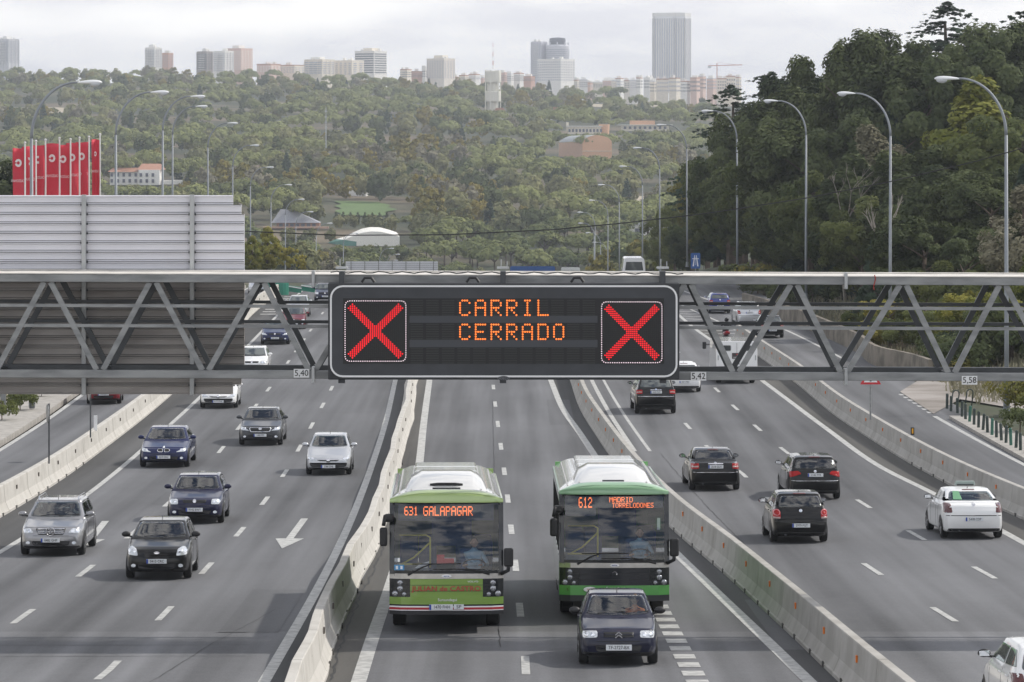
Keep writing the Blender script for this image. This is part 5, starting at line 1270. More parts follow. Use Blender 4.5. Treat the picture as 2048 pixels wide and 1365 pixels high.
    slab(1.02, 1.13, -Wb, Wb, -.06, 'belt_strip', alu); slab(.62, 1.02, -.80, .80, -.045, 'bonnet', gcol if first else mat('bonnet_black', (.02, .022, .027), .2, coat=.7))
    for s_ in (-1, 1):
        slab(.62, 1.02, min(s_*.80, s_*Wb), max(s_*.80, s_*Wb), -.05, 'lamp_cluster', dk)
        for (x, z, r_) in ((1.02, .93, .05), (1.02, .80, .055), (1.13, .69, .055), (.93, .68, .04)):
            yy = -.055+.1*(x/Wb)**2; q = MB(); q.lathe([(.001, -.012), (r_*.7, -.018), (r_, -.01), (r_+.012, 0), (r_+.012, .03)], (s_*x, yy-.01, z), 14, 'y'); q.build('headlight', buslight, t, smooth=True)
    for z in (.75, .88): slab(z-.004, z+.004, -Wb, Wb, -.054, 'panel_seam', trim, n=8, th=.01)
    slab(.46 if first else .40, .62, -Wb, Wb, -.08, 'bumper', gcol); 
    if first:
        slab(.425, .46, -Wb, Wb, -.082, 'bumper_line', dk); slab(.395, .425, -Wb, Wb, -.084, 'white_stripe', whitep); slab(.345, .395, -Wb, Wb, -.086, 'red_stripe', mat('stripe_red', (.42, .02, .03), .4)); slab(.325, .345, -Wb, Wb, -.084, 'white_stripe', whitep); slab(.24, .325, -Wb, Wb, -.07, 'lower_skirt', mat('bus_lower', (.02, .02, .022), .5))
    else:
        slab(.26, .40, -Wb, Wb, -.07, 'lower_skirt', skirt)
    pl = plate(t, -.11, .405 if first else .44, '1470 FHH' if first else '0588 DNB', -1, w=.52, h=.12, x=-.12 if first else -.1)
    q = MB().box((.27 if first else .29, -.108, .41 if first else .44), (.22, .02, .11)).build('service_plate', plate_w, t); text_obj('lettering', 'SP', .10, letter, q, Matrix.Translation((.27 if first else .29, -.121, .41 if first else .44)) @ MF, sx=1.15)
    text_obj('lettering', 'Grupo bus' if False else ('Sunsundegui'), .085, whitep, t, Matrix.Translation((.02, -.088, .56)) @ MF)
    q = MB(); q.lathe([(.001, -.016), (.09, -.014), (.11, 0), (.11, .02)], (0, 0, 0), 20, 'y'); q.v = [(v[0]*1.0, v[1]-.06, v[2]*.38+1.075) for v in q.v]; q.build('oval_badge', whitep, t)
    text_obj('lettering', 'IRIZAR' if False else 'ASTA', .05, mat('badge_blue', (.05, .08, .3), .4), t, Matrix.Translation((0, -.082, 1.075)) @ MF)
    if first:
        text_obj('lettering', 'JULIAN de CASTRO', .15, mat('lettering_red', (.42, .045, .035), .4), t, Matrix.Translation((0, -.066, .80)) @ Matrix.Shear('XZ', 4, (.25, 0)) @ MF, sx=1.18, bold=.002)
        text_obj('lettering', 'VOLVO', .055, whitep, t, Matrix.Translation((.58, -.03, .955)) @ MF, sx=1.3)
        q = MB().prism([(p[0], p[1]) for p in rrect(-1.15, 1.21, -.93, 1.34, .01, 2)], .02, .03).build('access_sticker', mat('sticker_blue', (.06, .28, .55), .4), t); 
        MB().box((-1.09, .012, 1.275), (.05, .006, .08)).build('access_symbol', whitep, t); MB().box((-.99, .012, 1.275), (.05, .006, .08)).build('access_symbol', whitep, t)
    else:
        text_obj('lettering', '518', .10, mat('num_dark', (.05, .02, .01), .5), t, Matrix.Translation((-1.02, -.0, .52)) @ MF)
        q = MB(); q.lathe([(.001, -.016), (.13, -.014), (.15, 0), (.15, .02)], (0, 0, 0), 20, 'y'); q.v = [(v[0]-.56, v[1]-.085, v[2]*.42+.53) for v in q.v]; q.build('oval_badge', whitep, t)
        text_obj('lettering', 'ALSA', .06, mat('lettering_red2', (.5, .05, .08), .4), t, Matrix.Translation((-.56, -.105, .53)) @ MF)
        q = MB(); q.tube([(.055*math.cos(a_), -.055, .88+.05*math.sin(a_)) for a_ in [R(-20+220*i/10) for i in range(11)]], .012, 6); q.build('emblem', chrome, t)
        MB().box((wsx-.13, .17, 2.1), (.07, .006, .3)).build('window_sticker', mat('sticker_pale', (.4, .55, .45), .5), t)
    # wipers
    for pts in ([(-.85, -.03, 1.10), (-.55, -.02, 1.27), (-.30, .0, 1.37)], [(.95, -.02, 1.12), (.6, -.02, 1.2), (.25, -.01, 1.24)]):
        MB().tube(pts, [.028, .02, .015], 6).build('wiper_arm', trim, t)
    for a_, b_ in (((-.75, -.015, 1.36), (.33, -.01, 1.37)), ((-.3, -.02, 1.23), (.85, -.0, 1.22))): MB().tube([a_, ((a_[0]+b_[0])/2, -.03, a_[2]+.005), b_], .014, 5).build('wiper_blade', trim, t)
    # mirrors
    MB().tube([(-Wb+.05, .25, 2.45), (-Wb-.10, .05, 2.52), (-Wb-.13, -.02, 2.30)], .045, 8).build('mirror_arm', trim, t, smooth=True); q = MB(); q.box((-Wb-.13, -.02, 2.03), (.17, .14, .46)); q.build('mirror', trim, t, bevel=.05, seg=3)
    MB().box((-Wb-.02, .12, 2.48), (.22, .2, .2)).build('mirror_mount', trim, t, bevel=.06)
    MB().tube([(Wb-.05, .08, 1.12), (Wb+.10, -.02, 1.20), (Wb+.12, -.02, 1.40)], .045, 8).build('mirror_arm', trim, t, smooth=True); q = MB(); q.box((Wb+.11, -.02, 1.52), (.21, .14, .46)); q.build('mirror', trim, t, bevel=.05, seg=3)
    # wheels
    for yy in (2.6, 8.6):
        for s_ in (-1, 1): wheel(t, s_*(Wb-.20), yy, .48, .30, s_)
    # interior
    MB().box((0, 6.2, .45), (2.3, 11, .12)).build('floor', mat('bus_floor', (.06, .06, .07), .8), t); MB().box((0, 11.9, 1.8), (2.4, .1, 2.4)).build('rear_wall', gcol, t); MB().box((0, 6, 2.80), (2.3, 11, .03)).build('ceiling', mat('bus_ceiling', (.40, .42, .44), .7), t)
    MB().box((.2, .42, 1.02), (2.0, .5, .26)).build('dashboard', mat('bus_dash', (.05, .05, .055), .6), t, bevel=.06)
    rails_ = [[(-1.05, .9, 2.0), (-.45, .9, 2.0), (-.36, .9, 1.94), (-.36, .9, 1.2)], [(-1.0, .9, 1.28), (-.72, .9, 1.45), (-.36, .9, 1.82)], [(-1.05, .9, 1.28), (-.36, .9, 1.28)]]
    for p_ in rails_: MB().tube(p_, .022, 7).build('handrail', yel, t, smooth=True)
    MB().box((-.75, 1.0, .95), (.7, .04, .7)).build('partition', mat('partition', (.15, .17, .19), .6), t)
    sf = mat('bus_seat', (.05, .09, .22), .9)
    for r_i, yy in enumerate((2.6, 3.5, 4.4)):
        for x in (-.85, -.42, .42, .85): MB().box((x, yy, 1.35), (.40, .12, .8)).build('passenger_seat', sf, t, bevel=.05)
    MB().box((.55, 1.6, 1.2), (.5, .14, .85)).build('driver_seat', sf, t, bevel=.05)
    MB().box((.12, 2.0, 2.1), (.9, .02, .9)).build('blue_panel', mat('bus_panel', (.035, .05, .12), .6), t)
    if first:
        MB().box((-.13, .6, 1.42), (.17, .03, .24)).build('red_card', mat('card_red', (.6, .03, .03), .6), t); MB().box((.06, .62, 1.38), (.22, .03, .13)).build('red_card', mat('card_red', (.6, .03, .03), .6), t); MB().prism([(-.70, 1.25), (-.42, 1.25), (-.38, 1.42), (-.6, 1.34)], .12, .125).build('paper_note', plate_w, t)
    def zmap(z): return z+.22 if z <= 1.18 else (z+.05 if z >= 2.82 else z+.22-.17*(z-1.18)/1.64)
    def remap(o):
        for c in o.children:
            if c.name.startswith(('wheel', 'rim')): continue
            if c.type == 'MESH':
                for v in c.data.vertices: v.co.z = zmap(v.co.z)
            remap(c)
    M = Matrix.LocRotScale(t.location, t.rotation_euler, (1, 1, 1))
    person('person', 'bus driver in a pale blue shirt at the wheel of the %s bus' % ('left light green' if first else 'right, black-fronted'), M @ Vector((.62, 1.30, 1.22)), t.rotation_euler, mat('shirt_blue', (.35, .50, .62), .8), arms={'l': ((.05, -.2, .24), (-.16, -.5, .26)), 'r': ((.3, -.2, .24), (.17, -.5, .26))}, hair=(.025, .02, .02))
    MB().tube([(.62+.24*math.cos(a_*PI/12), .78-.10*math.sin(a_*PI/12), 1.28+.14*math.sin(a_*PI/12)) for a_ in range(25)], .018, 6).build('steering_wheel', trim, t)
    MB().box((0, 6, .4), (2.2, 9.5, .3)).build('underbody', trim, t)
    remap(t)
    return t
bus(893, 1271, 1.1, True)
bus(1229, 1245, 0.1, False)

# ------------------------------------------------------------------ trees
def foliage_mat(name, c1, c2, c3=None):
    m = bpy.data.materials.new(name); m.use_nodes = True; N = m.node_tree; b = N.nodes['Principled BSDF']; b.inputs['Roughness'].default_value = .85; b.inputs['Specular IOR Level'].default_value = .2
    at_ = N.nodes.new('ShaderNodeAttribute'); at_.attribute_name = 'tint'
    oi = N.nodes.new('ShaderNodeObjectInfo')
    r = N.nodes.new('ShaderNodeValToRGB'); e = r.color_ramp.elements; e[0].color = (*c1, 1); e[0].position = .15; e[1].color = (*c2, 1); e[1].position = .85
    if c3: x = e.new(.97); x.color = (*c3, 1)
    ad = N.nodes.new('ShaderNodeMath'); ad.operation = 'MULTIPLY_ADD'; ad.inputs[1].default_value = .45; N.links.new(oi.outputs['Random'], ad.inputs[0])
    sc = N.nodes.new('ShaderNodeMath'); sc.operation = 'MULTIPLY'; sc.inputs[1].default_value = .6; N.links.new(at_.outputs['Fac'], sc.inputs[0]); N.links.new(sc.outputs[0], ad.inputs[2])
    N.links.new(ad.outputs[0], r.inputs[0]); N.links.new(r.outputs[0], b.inputs['Base Color'])
    tr = N.nodes.new('ShaderNodeBsdfTranslucent'); mx = N.nodes.new('ShaderNodeMixShader'); mx.inputs[0].default_value = .22; N.links.new(r.outputs[0], tr.inputs[0])
    o = [n for n in N.nodes if n.type == 'OUTPUT_MATERIAL'][0]; N.links.new(b.outputs[0], mx.inputs[1]); N.links.new(tr.outputs[0], mx.inputs[2]); N.links.new(mx.outputs[0], o.inputs[0])
    return m
fol = {'pine': foliage_mat('foliage_pine', (.075, .105, .043), (.28, .30, .115)), 'oak': foliage_mat('foliage_oak', (.07, .09, .045), (.28, .275, .125)),
       'dark': foliage_mat('foliage_dark', (.034, .050, .023), (.13, .155, .062)), 'autumn': foliage_mat('foliage_autumn', (.13, .14, .035), (.29, .24, .055)),
       'grey': foliage_mat('foliage_grey', (.15, .145, .09), (.30, .275, .19)), 'cedar': foliage_mat('foliage_cedar', (.033, .056, .038), (.080, .115, .072)), 'yellow': foliage_mat('foliage_yellow', (.10, .14, .028), (.24, .24, .05)),
       'gold': foliage_mat('foliage_gold', (.17, .19, .035), (.42, .36, .08)),
       'mid': foliage_mat('foliage_mid', (.052, .072, .026), (.165, .185, .060))}
bark = mat('bark', (.10, .075, .055), .95, var=.3, scale=3); barkp = mat('bark_pale', (.26, .235, .20), .9, var=.2, scale=2)
def crown_arrays(cl, leaves, lsize, rg, flat=1.0, up=.0, cc=None):
    """cl: list of (center, radius). returns verts (N*4,3), tint per face"""
    V = []; TT = []
    for c, r in cl:
        n = max(3, int(leaves*(r**2))) if leaves > 0 else -leaves
        d = rg.normal(size=(n, 3)); d /= np.linalg.norm(d, axis=1)[:, None]
        rad = r*(.55+.45*rg.random((n, 1))); p = np.array(c)+d*rad*np.array([1, 1, flat])
        nr = d*.6+rg.normal(size=(n, 3))*.38; nr[:, 2] += up
        if cc is not None: e_ = p-cc; e_ /= np.linalg.norm(e_, axis=1)[:, None]+1e-6; nr += e_*.8
        nr /= np.linalg.norm(nr, axis=1)[:, None]
        a = np.cross(nr, rg.normal(size=(n, 3))); a /= np.linalg.norm(a, axis=1)[:, None]+1e-9; b = np.cross(nr, a)
        s = lsize*(.6+.8*rg.random((n, 1))); t = rg.random()*.6
        q = np.stack([p-a*s-b*s*.55, p+a*s*.9-b*s*.6, p+a*s+b*s*.6, p-a*s*.9+b*s*.5], 1)
        V.append(q.reshape(-1, 3)); TT.append(np.clip(t+.4*rg.random(n), 0, 1))
    return np.concatenate(V), np.concatenate(TT)
def mesh_from_quads(name, V, tint, m):
    n = len(V)//4; me = bpy.data.meshes.new(name); me.vertices.add(len(V)); me.vertices.foreach_set('co', V.astype(np.float32).ravel())
    me.loops.add(n*4); me.loops.foreach_set('vertex_index', np.arange(n*4, dtype=np.int32)); me.polygons.add(n); me.polygons.foreach_set('loop_start', np.arange(0, n*4, 4, dtype=np.int32))
    me.polygons.foreach_set('loop_total', np.full(n, 4, dtype=np.int32)) if bpy.app.version < (4, 1) else None
    at_ = me.attributes.new('tint', 'FLOAT', 'FACE'); at_.data.foreach_set('value', tint.astype(np.float32)); me.materials.append(m); me.update(); return me
def clumps(kind, H, rg, dense=1.0):
    cl = []
    if kind == 'umbrella':
        Rr = H*.48
        for _ in range(int(34*dense)):
            a = rg.random()*2*PI; q = math.sqrt(rg.random())*Rr; z = H*.93-.20*H*(q/Rr)**2.2; cl.append(((q*math.cos(a), q*math.sin(a), z-rg.random()*H*.08), H*(.085+.05*rg.random())))
    elif kind == 'round':
        for _ in range(int(46*dense)):
            d = rg.normal(size=3); d /= np.linalg.norm(d); k = .45+.55*rg.random(); cl.append(((d[0]*H*.36*k, d[1]*H*.36*k, H*.58+d[2]*H*.36*k), H*(.09+.06*rg.random())))
    elif kind == 'lobed':
        for _ in range(9):
            d = rg.normal(size=3); d /= np.linalg.norm(d); c = np.array([d[0]*H*.26, d[1]*H*.26, H*.58+d[2]*H*.26]); rr = H*(.13+.07*rg.random())
            for _ in range(int(9*dense)):
                e = rg.normal(size=3); e /= np.linalg.norm(e); cl.append((tuple(c+e*rr), H*(.045+.035*rg.random())))
    elif kind == 'tall':
        for _ in range(int(70*dense)):
            u = rg.random(); a = rg.random()*2*PI; w_ = H*.21*math.sin(PI*min(1, .12+u*.93))**.7*(.5+.5*rg.random()); cl.append(((w_*math.cos(a), w_*math.sin(a), H*(.12+.84*u)), H*(.04+.035*rg.random())))
    elif kind == 'conifer':
        for _ in range(int(90*dense)):
            u = rg.random()**.8; a = rg.random()*2*PI; w_ = H*.24*(1-u)**.85*(.4+.6*rg.random())+.05; cl.append(((w_*math.cos(a), w_*math.sin(a), H*(.06+.93*u)), H*(.028+.034*(1-u))))
    elif kind == 'cedar':
        for br_ in range(105):
            u = rg.random()**.9; z = H*(.20+.78*u); ln = (H*.42*(1-u)**.5+.1)*(.3+.75*rg.random()); a = rg.random()*2*PI; n_ = max(3, int(ln/.45))
            z += rg.normal()*.1
            for s_ in range(n_):
                f = (s_+1)/n_; q = ln*f; sp_ = .13*f
                for w_ in (-1, 1): cl.append(((q*math.cos(a+w_*sp_), q*math.sin(a+w_*sp_), z+H*.03*f-H*.05*f*f+rg.normal()*.04), .24*(1.15-.5*f)*(1.3-.5*u)))
    elif kind == 'bush':
        for _ in range(int(22*dense)):
            a = rg.random()*2*PI; q = math.sqrt(rg.random())*H*.6; cl.append(((q*math.cos(a), q*math.sin(a), H*(.25+.55*rg.random()*(1-q/H*.7))), H*(.13+.1*rg.random())))
    return cl
def branches(kind, H, rg, pale=False):
    q = MB(); r = H*.018
    if kind in ('umbrella',):
        q.tube([(0, 0, 0), (H*.01, 0, H*.3), (-H*.01, H*.01, H*.62)], [r*1.3, r, r*.8], 7)
        for k in range(6): a = k*PI/3+rg.random(); q.tube([(0, 0, H*.55), (H*.16*math.cos(a), H*.16*math.sin(a), H*.72), (H*.32*math.cos(a), H*.32*math.sin(a), H*.82)], [r*.6, r*.4, r*.2], 5)
    else:
        top = .9 if kind in ('conifer', 'cedar', 'tall') else .7
        q.tube([(0, 0, -.3), (H*.008, 0, H*.35), (0, H*.01, H*top)], [r*1.3, r*.9, r*.25], 7)
        for k in range(9): a = rg.random()*2*PI; z = H*(.25+.5*rg.random()); l = H*(.11 if kind not in ('tall', 'cedar') else .06); q.tube([(0, 0, z), (l*math.cos(a)*.6, l*math.sin(a)*.6, z+l*.5), (l*1.5*math.cos(a), l*1.5*math.sin(a), z+l*1.1)], [r*.5, r*.3, r*.12], 5)
    return q
rg = np.random.default_rng(11)
PROTO = {}
def proto(key, kind, H, fm, leaves, ls, dense=1.0, flat=1.0, up=.0, bm_=None):
    cl = clumps(kind, H, rg, dense); V, t = crown_arrays(cl, leaves, ls, rg, flat, up, np.array([0, 0, H*.5]))
    PROTO[key] = (mesh_from_quads('crown_'+key, V, t, fol[fm]), None, H, bm_ or bark, kind, V, t)
    b = branches(kind, H, rg); me = bpy.data.meshes.new('trunk_'+key); me.from_pydata(b.v, [], b.f); me.materials.append(bm_ or bark); me.update()
    PROTO[key] = (PROTO[key][0], me) + PROTO[key][2:]
def plant(key, name, x, y, z, H, label, cat, group=None, rot=None, wid=1.0):
    cme, tme, H0 = PROTO[key][:3]; s = H/H0
    t = empty(name, (x, y, z), (0, 0, rnd.uniform(0, 6.28) if rot is None else rot), label, cat, group); t.scale = (s*wid, s*wid, s)
    for nm, me in (('crown', cme), ('trunk', tme)):
        o = bpy.data.objects.new(nm, me); COL.objects.link(o); o.parent = t
    return t
# far-hill prototypes (a few hundred leaf clumps each)
for i in range(3): proto('fu%d' % i, 'umbrella', 11, 'pine', 30, .36, 1.0, .8, .3)
for i in range(2): proto('fr%d' % i, 'round', 9, 'oak', 30, .38, .9)
proto('fd', 'round', 9, 'dark', 30, .38, .9); proto('fa', 'lobed', 10, 'autumn', 60, .36, .8); proto('fg', 'lobed', 10, 'grey', 60, .34, .8); proto('ft', 'tall', 13, 'dark', 55, .32, .7); proto('fp', 'conifer', 13, 'cedar', 70, .32, .8)
kinds = {'fu0': ('stone_pine', 'umbrella pine'), 'fu1': ('stone_pine', 'umbrella pine'), 'fu2': ('stone_pine', 'umbrella pine'), 'fr0': ('oak_tree', 'rounded olive green tree'), 'fr1': ('oak_tree', 'rounded olive green tree'), 'fd': ('holm_oak', 'dark rounded tree'), 'fa': ('autumn_tree', 'yellowing tree'), 'fg': ('bare_tree', 'grey thin-leaved tree'), 'ft': ('cypress_tree', 'narrow dark tree'), 'fp': ('conifer_tree', 'pointed blue-green conifer')}
clear_px = [(970, 1002, 120, 222, 1e9), (1112, 1232, 262, 314, 1e9), (1128, 1222, 243, 268, 1e9), (1232, 1350, 230, 262, 1e9), (538, 648, 410, 458, 1e9), (650, 803, 450, 492, 1e9), (208, 338, 322, 372, 1e9), (676, 790, 404, 432, 1e9)]
def proj(x, y, z): return 1024+F*x/y, Y0+F*(CZ-z)/y
BY = {970: Yter(986, 226), 1112: Yter(1172, 318), 1128: Yter(1175, 270), 1232: Yter(1290, 264), 538: Yter(598, 460), 650: Yter(728, 492), 208: Yter(272, 374), 676: Yter(735, 410)}
CLEAR = [(20, 150, 216, 228), (1270, 1400, 206, 216), (1170, 1250, 210, 216), (530, 575, 206, 211), (1180, 1300, 392, 404), (420, 470, 262, 268)]
spots = []
for row in range(60):
    Yr = 950*(2850/950)**(row/59.0); st = 7.6+Yr*.0013
    hw = Yr*1060/F; nx = int(2*hw/st)
    for i in range(nx+1):
        x = -hw+st*(i+rg.random()*.9); y = Yr+rg.normal()*Yr*.004
        z = T(x, y)-.3; px, pyb = proj(x, y, z)
        if px > 1420: continue
        if any(c0-4 < px < c1+4 and c2+1 < pyb < c3+14 for c0, c1, c2, c3 in CLEAR): continue
        dens = mnoise.noise(Vector((x/120, y/170, 7.7)))
        if dens < -.45 and y < 2250: continue
        kn = mnoise.noise(Vector((x/70+40, y/110, 1.3)))+rg.normal()*.16
        a = rg.random()
        if kn > .12: k = ('fu0', 'fu1', 'fu2')[int(a*3)]
        elif kn > -.15: k = ('fu0', 'fr0', 'fr1', 'fu2', 'fd')[int(a*5)]
        elif kn > -.29: k = ('fr0', 'fd', 'fp', 'fr1')[int(a*4)]
        else: k = ('fa', 'fg', 'fr0', 'fa', 'ft')[int(a*5)]
        H = (7.0+6.5*rg.random()**1.5)*(1.12 if k in ('ft', 'fp') else 1)
        pt = proj(x, y, z+H)[1]; hwp = H*.45*F/y; bad = False
        for (a0, a1, b0, b1, _) in clear_px:
            if px+hwp > a0 and px-hwp < a1 and pyb > b0+6 and pt < b1-3:
                Yb_ = BLD_Y.get((a0, b0), 0) if 'BLD_Y' in globals() else 0
                if b0 <= pt < b1-3 and pyb < b1+130 or pt < b0: 
                    if y > BY[a0]: continue
                    Hn = (pyb-(b1-2))/F*y
                    if Hn > 3.2: H = min(H, Hn); k = 'fr0' if H < 6 else k; pt = pyb-H*F/y
                    else: bad = True
        if bad: continue
        spots.append((y, x, z, H, k, px, pt))
# valley trees between the crest of the road and the hill
for _ in range(420):
    y = 470+rg.random()*520; px = 470+rg.random()*900; x = (px-1024)/F*y
    rx = float(np.interp(y, [471, 589, 707, 825, 950], [-8, -10, -11, -7, -3]))
    if abs(x-rx) < 27: continue
    z = T(x, y)-.2; H = 6+6*rg.random(); pt = proj(x, y, z+H)[1]
    lim = 520 if px > 650 else 500
    if pt < 478 or pt > 560: continue
    k = ('fr0', 'fd', 'fa', 'fg', 'fr1', 'fd')[int(rg.random()*6)]; spots.append((y, x, z, H, k, px, pt))
spots.sort(); print('far trees', len(spots))
def where(px, pt):
    a = 'left part' if px < 500 else ('middle' if px < 1000 else 'right part'); b = 'foot' if pt > 400 else ('middle slope' if pt > 270 else 'upper slope'); return '%s of the wooded hillside, %s' % (a, b)
for (y, x, z, H, k, px, pt) in spots[:300]:
    nm, ds_ = kinds[k]; plant(k, nm, x, y, z, H, '%s in the %s' % (ds_, where(px, pt)), 'tree', '%ss in the %s' % (ds_, where(px, pt)))
byf = {}
for (y, x, z, H, k, px, pt) in spots[300:]:
    V, t, H0 = PROTO[k][5], PROTO[k][6], PROTO[k][2]; fm = PROTO[k][0].materials[0]
    sub = 1 if y < 1500 else 2
    n = len(V)//4; idx = np.arange(0, n, sub); Q = V.reshape(-1, 4, 3)[idx]; tt = t[idx]
    if sub == 2: c = Q.mean(1, keepdims=True); Q = c+(Q-c)*1.35
    a = rg.random()*6.28; ca, sa = math.cos(a), math.sin(a); s = H/H0
    P = Q.reshape(-1, 3)*s; P = np.stack([P[:, 0]*ca-P[:, 1]*sa+x, P[:, 0]*sa+P[:, 1]*ca+y, P[:, 2]+z], 1)
    byf.setdefault(fm.name, [fm, [], []]); byf[fm.name][1].append(P); byf[fm.name][2].append(np.clip(tt*.6+rg.random()*1.0-.1, 0, 1.6))
allV = []; allT = []; mats_ = []; mi = []
for i, (nm, (fm, Vs, Ts)) in enumerate(byf.items()):
    v = np.concatenate(Vs); allV.append(v); allT.append(np.concatenate(Ts)); mats_.append(fm); mi.append(np.full(len(v)//4, i))
me = mesh_from_quads('woodland', np.concatenate(allV), np.concatenate(allT), mats_[0])
for m_ in mats_[1:]: me.materials.append(m_)
me.polygons.foreach_set('material_index', np.concatenate(mi).astype(np.int32)); me.update()
print('woodland quads', len(me.polygons))
o = bpy.data.objects.new('woodland', me); COL.objects.link(o); tag(o, 'distant hillside woodland of pines and oaks fading into haze', 'woodland', kind='stuff')

# near forest on the right
for i in range(3): proto('nl%d' % i, 'lobed', 14, 'dark', 520, .115, 1.25)
for i in range(2): proto('nm%d' % i, 'lobed', 13, 'mid', 520, .11, 1.2)
for i in range(2): proto('nt%d' % i, 'tall', 15, 'dark', 620, .12, 1.2)
proto('nc', 'conifer', 13, 'cedar', 900, .10, 1.6); proto('nk', 'cedar', 15, 'cedar', 330, .11, 1.0, .45, .8); proto('ng', 'tall', 11, 'grey', 520, .085, 1.1); proto('ny', 'lobed', 12, 'autumn', 420, .11, 1.0); proto('nyy', 'tall', 11, 'yellow', 520, .11, 1.0)
proto('ngo', 'lobed', 11, 'gold', 420, .11, 1.0); proto('ngt', 'tall', 11, 'gold', 520, .11, 1.1)
proto('bu', 'bush', 2.2, 'mid', 420, .075, 1.0); proto('ba', 'bush', 2.4, 'autumn', 330, .075, 1.0); proto('bd', 'bush', 3.0, 'dark', 330, .09, 1.1)
FT = [  # px of the trunk, depth, top row, prototype, name, label, width
 (1385, 395, 372, 'nm0', 'broadleaf_tree', 'green tree at the left end of the dark forest edge', 1.0), (1415, 372, 320, 'ny', 'broadleaf_tree', 'yellow-green tree in front of the first cedar of the forest', 1.1),
 (1462, 420, 168, 'nk', 'cedar_tree', 'dark layered cedar rising at the left end of the forest', 1.05), (1480, 350, 250, 'nm1', 'broadleaf_tree', 'olive tree under the layered cedar at the forest end', 1.25),
 (1540, 430, 142, 'nk', 'cedar_tree', 'flat-topped cedar against the sky beside the crane', 1.2), (1535, 345, 215, 'nl0', 'broadleaf_tree', 'dark rounded tree left of the third lamp', 1.2),
 (1575, 372, 165, 'nl1', 'broadleaf_tree', 'dark tree with paler top behind the third lamp', 1.25), (1650, 380, 95, 'nl2', 'broadleaf_tree', 'tall dark tree against the sky right of the third lamp', 1.3),
 (1700, 345, 75, 'nl0', 'broadleaf_tree', 'tall dark tree with jagged crown above the second lamp', 1.15), (1745, 372, 100, 'nm0', 'broadleaf_tree', 'greener tall tree behind the second lamp', 1.3),
 (1800, 385, 55, 'nl1', 'broadleaf_tree', 'high dark tree left of the big cedar', 1.3), (1895, 400, 2, 'nk', 'cedar_tree', 'big layered cedar topmost against the sky', 1.15),
 (1850, 330, 72, 'nl2', 'broadleaf_tree', 'dense dark tree below the big cedar', 1.35), (1940, 350, 60, 'nl0', 'broadleaf_tree', 'dense dark tree right of the big cedar', 1.35),
 (2000, 330, 38, 'nl1', 'broadleaf_tree', 'dark tree at the upper right corner', 1.3), (2068, 345, 8, 'nk', 'cedar_tree', 'cedar partly cut by the upper right corner', 1.1),
 (1490, 300, 285, 'nm0', 'broadleaf_tree', 'mid-height olive tree at the forest foot left', 1.2), (1560, 300, 300, 'nl2', 'broadleaf_tree', 'dark undergrowth tree left of the third lamp post', 1.3),
 (1620, 315, 235, 'nl1', 'broadleaf_tree', 'dark tree behind the third lamp post', 1.3), (1680, 300, 330, 'nm1', 'broadleaf_tree', 'brownish green tree between the second and third lamps', 1.1),
 (1735, 310, 250, 'ng', 'bare_tree', 'pale brown half-bare tree beside the second lamp', 1.2), (1692, 265, 385, 'nc', 'conifer_tree', 'blue-green conical conifer left of the second lamp post', 1.1),
 (1790, 300, 290, 'ng', 'bare_tree', 'grey feathery tree right of the second lamp', 1.35), (1750, 262, 470, 'nc', 'conifer_tree', 'small dark conifer by the second lamp post foot', 1.0),
 (1840, 290, 300, 'nl0', 'broadleaf_tree', 'dark tree in the hollow between the first two lamps', 1.3), (1900, 275, 320, 'nl2', 'broadleaf_tree', 'dark tree behind the nearest lamp post', 1.35),
 (1960, 300, 150, 'nyy', 'broadleaf_tree', 'bright yellow-green tree left of the nearest lamp', 1.5), (2045, 285, 175, 'nm1', 'broadleaf_tree', 'yellow-green tree right of the nearest lamp', 1.4),
 (1985, 262, 340, 'nl1', 'broadleaf_tree', 'dark green tree at the foot of the nearest lamp', 1.3), (2050, 235, 370, 'ng', 'bare_tree', 'pale feathery tree at the right border', 1.5),
 (1430, 330, 370, 'nl1', 'broadleaf_tree', 'dark tree behind the blue motorway sign', 1.2), (1390, 350, 430, 'nl2', 'broadleaf_tree', 'low dark tree left of the blue motorway sign', 1.2),
 (1275, 420, 482, 'nc', 'conifer_tree', 'small dark conifer standing apart left of the forest', 1.25), (1330, 400, 455, 'nyy', 'broadleaf_tree', 'yellow bush-like tree left of the forest', 1.0), (1350, 380, 400, 'nm1', 'broadleaf_tree', 'green-yellow tree at the outer left edge of the forest', 1.0),
 (1600, 262, 440, 'nl0', 'broadleaf_tree', 'dark tree low behind the upper chord, left of the conifer', 1.3), (1520, 275, 440, 'nl2', 'broadleaf_tree', 'dark low tree right of the blue sign', 1.3), (1850, 245, 430, 'nl1', 'broadleaf_tree', 'dark low tree above the chord between conifer and lamp', 1.4),
 (1930, 235, 480, 'nm0', 'broadleaf_tree', 'green low tree just above the chord left of the nearest lamp', 1.3), (1460, 300, 440, 'nm1', 'broadleaf_tree', 'green low tree above the chord beside the fourth lamp', 1.2), (1780, 232, 585, 'ngo', 'shrubby_tree', 'low yellow-green shrubby tree behind the second right truss bay', 1.5), (1850, 222, 568, 'nm0', 'shrubby_tree', 'green shrubby tree behind the third right truss bay', 1.5), (1905, 216, 600, 'nyy', 'shrubby_tree', 'yellowish shrub behind the truss above the 5,58 plate', 1.7),
 (1955, 212, 565, 'ngo', 'shrubby_tree', 'golden shrubby tree behind the rightmost truss bay', 1.3), (2020, 206, 580, 'nm1', 'shrubby_tree', 'green shrubby tree at the right border behind the truss', 1.4), (1725, 245, 600, 'nm0', 'shrubby_tree', 'low green shrubby tree behind the first right truss bays', 1.4),
 (2060, 215, 500, 'nyy', 'broadleaf_tree', 'bright leafy sapling at the right border above the chord', 1.0),
]
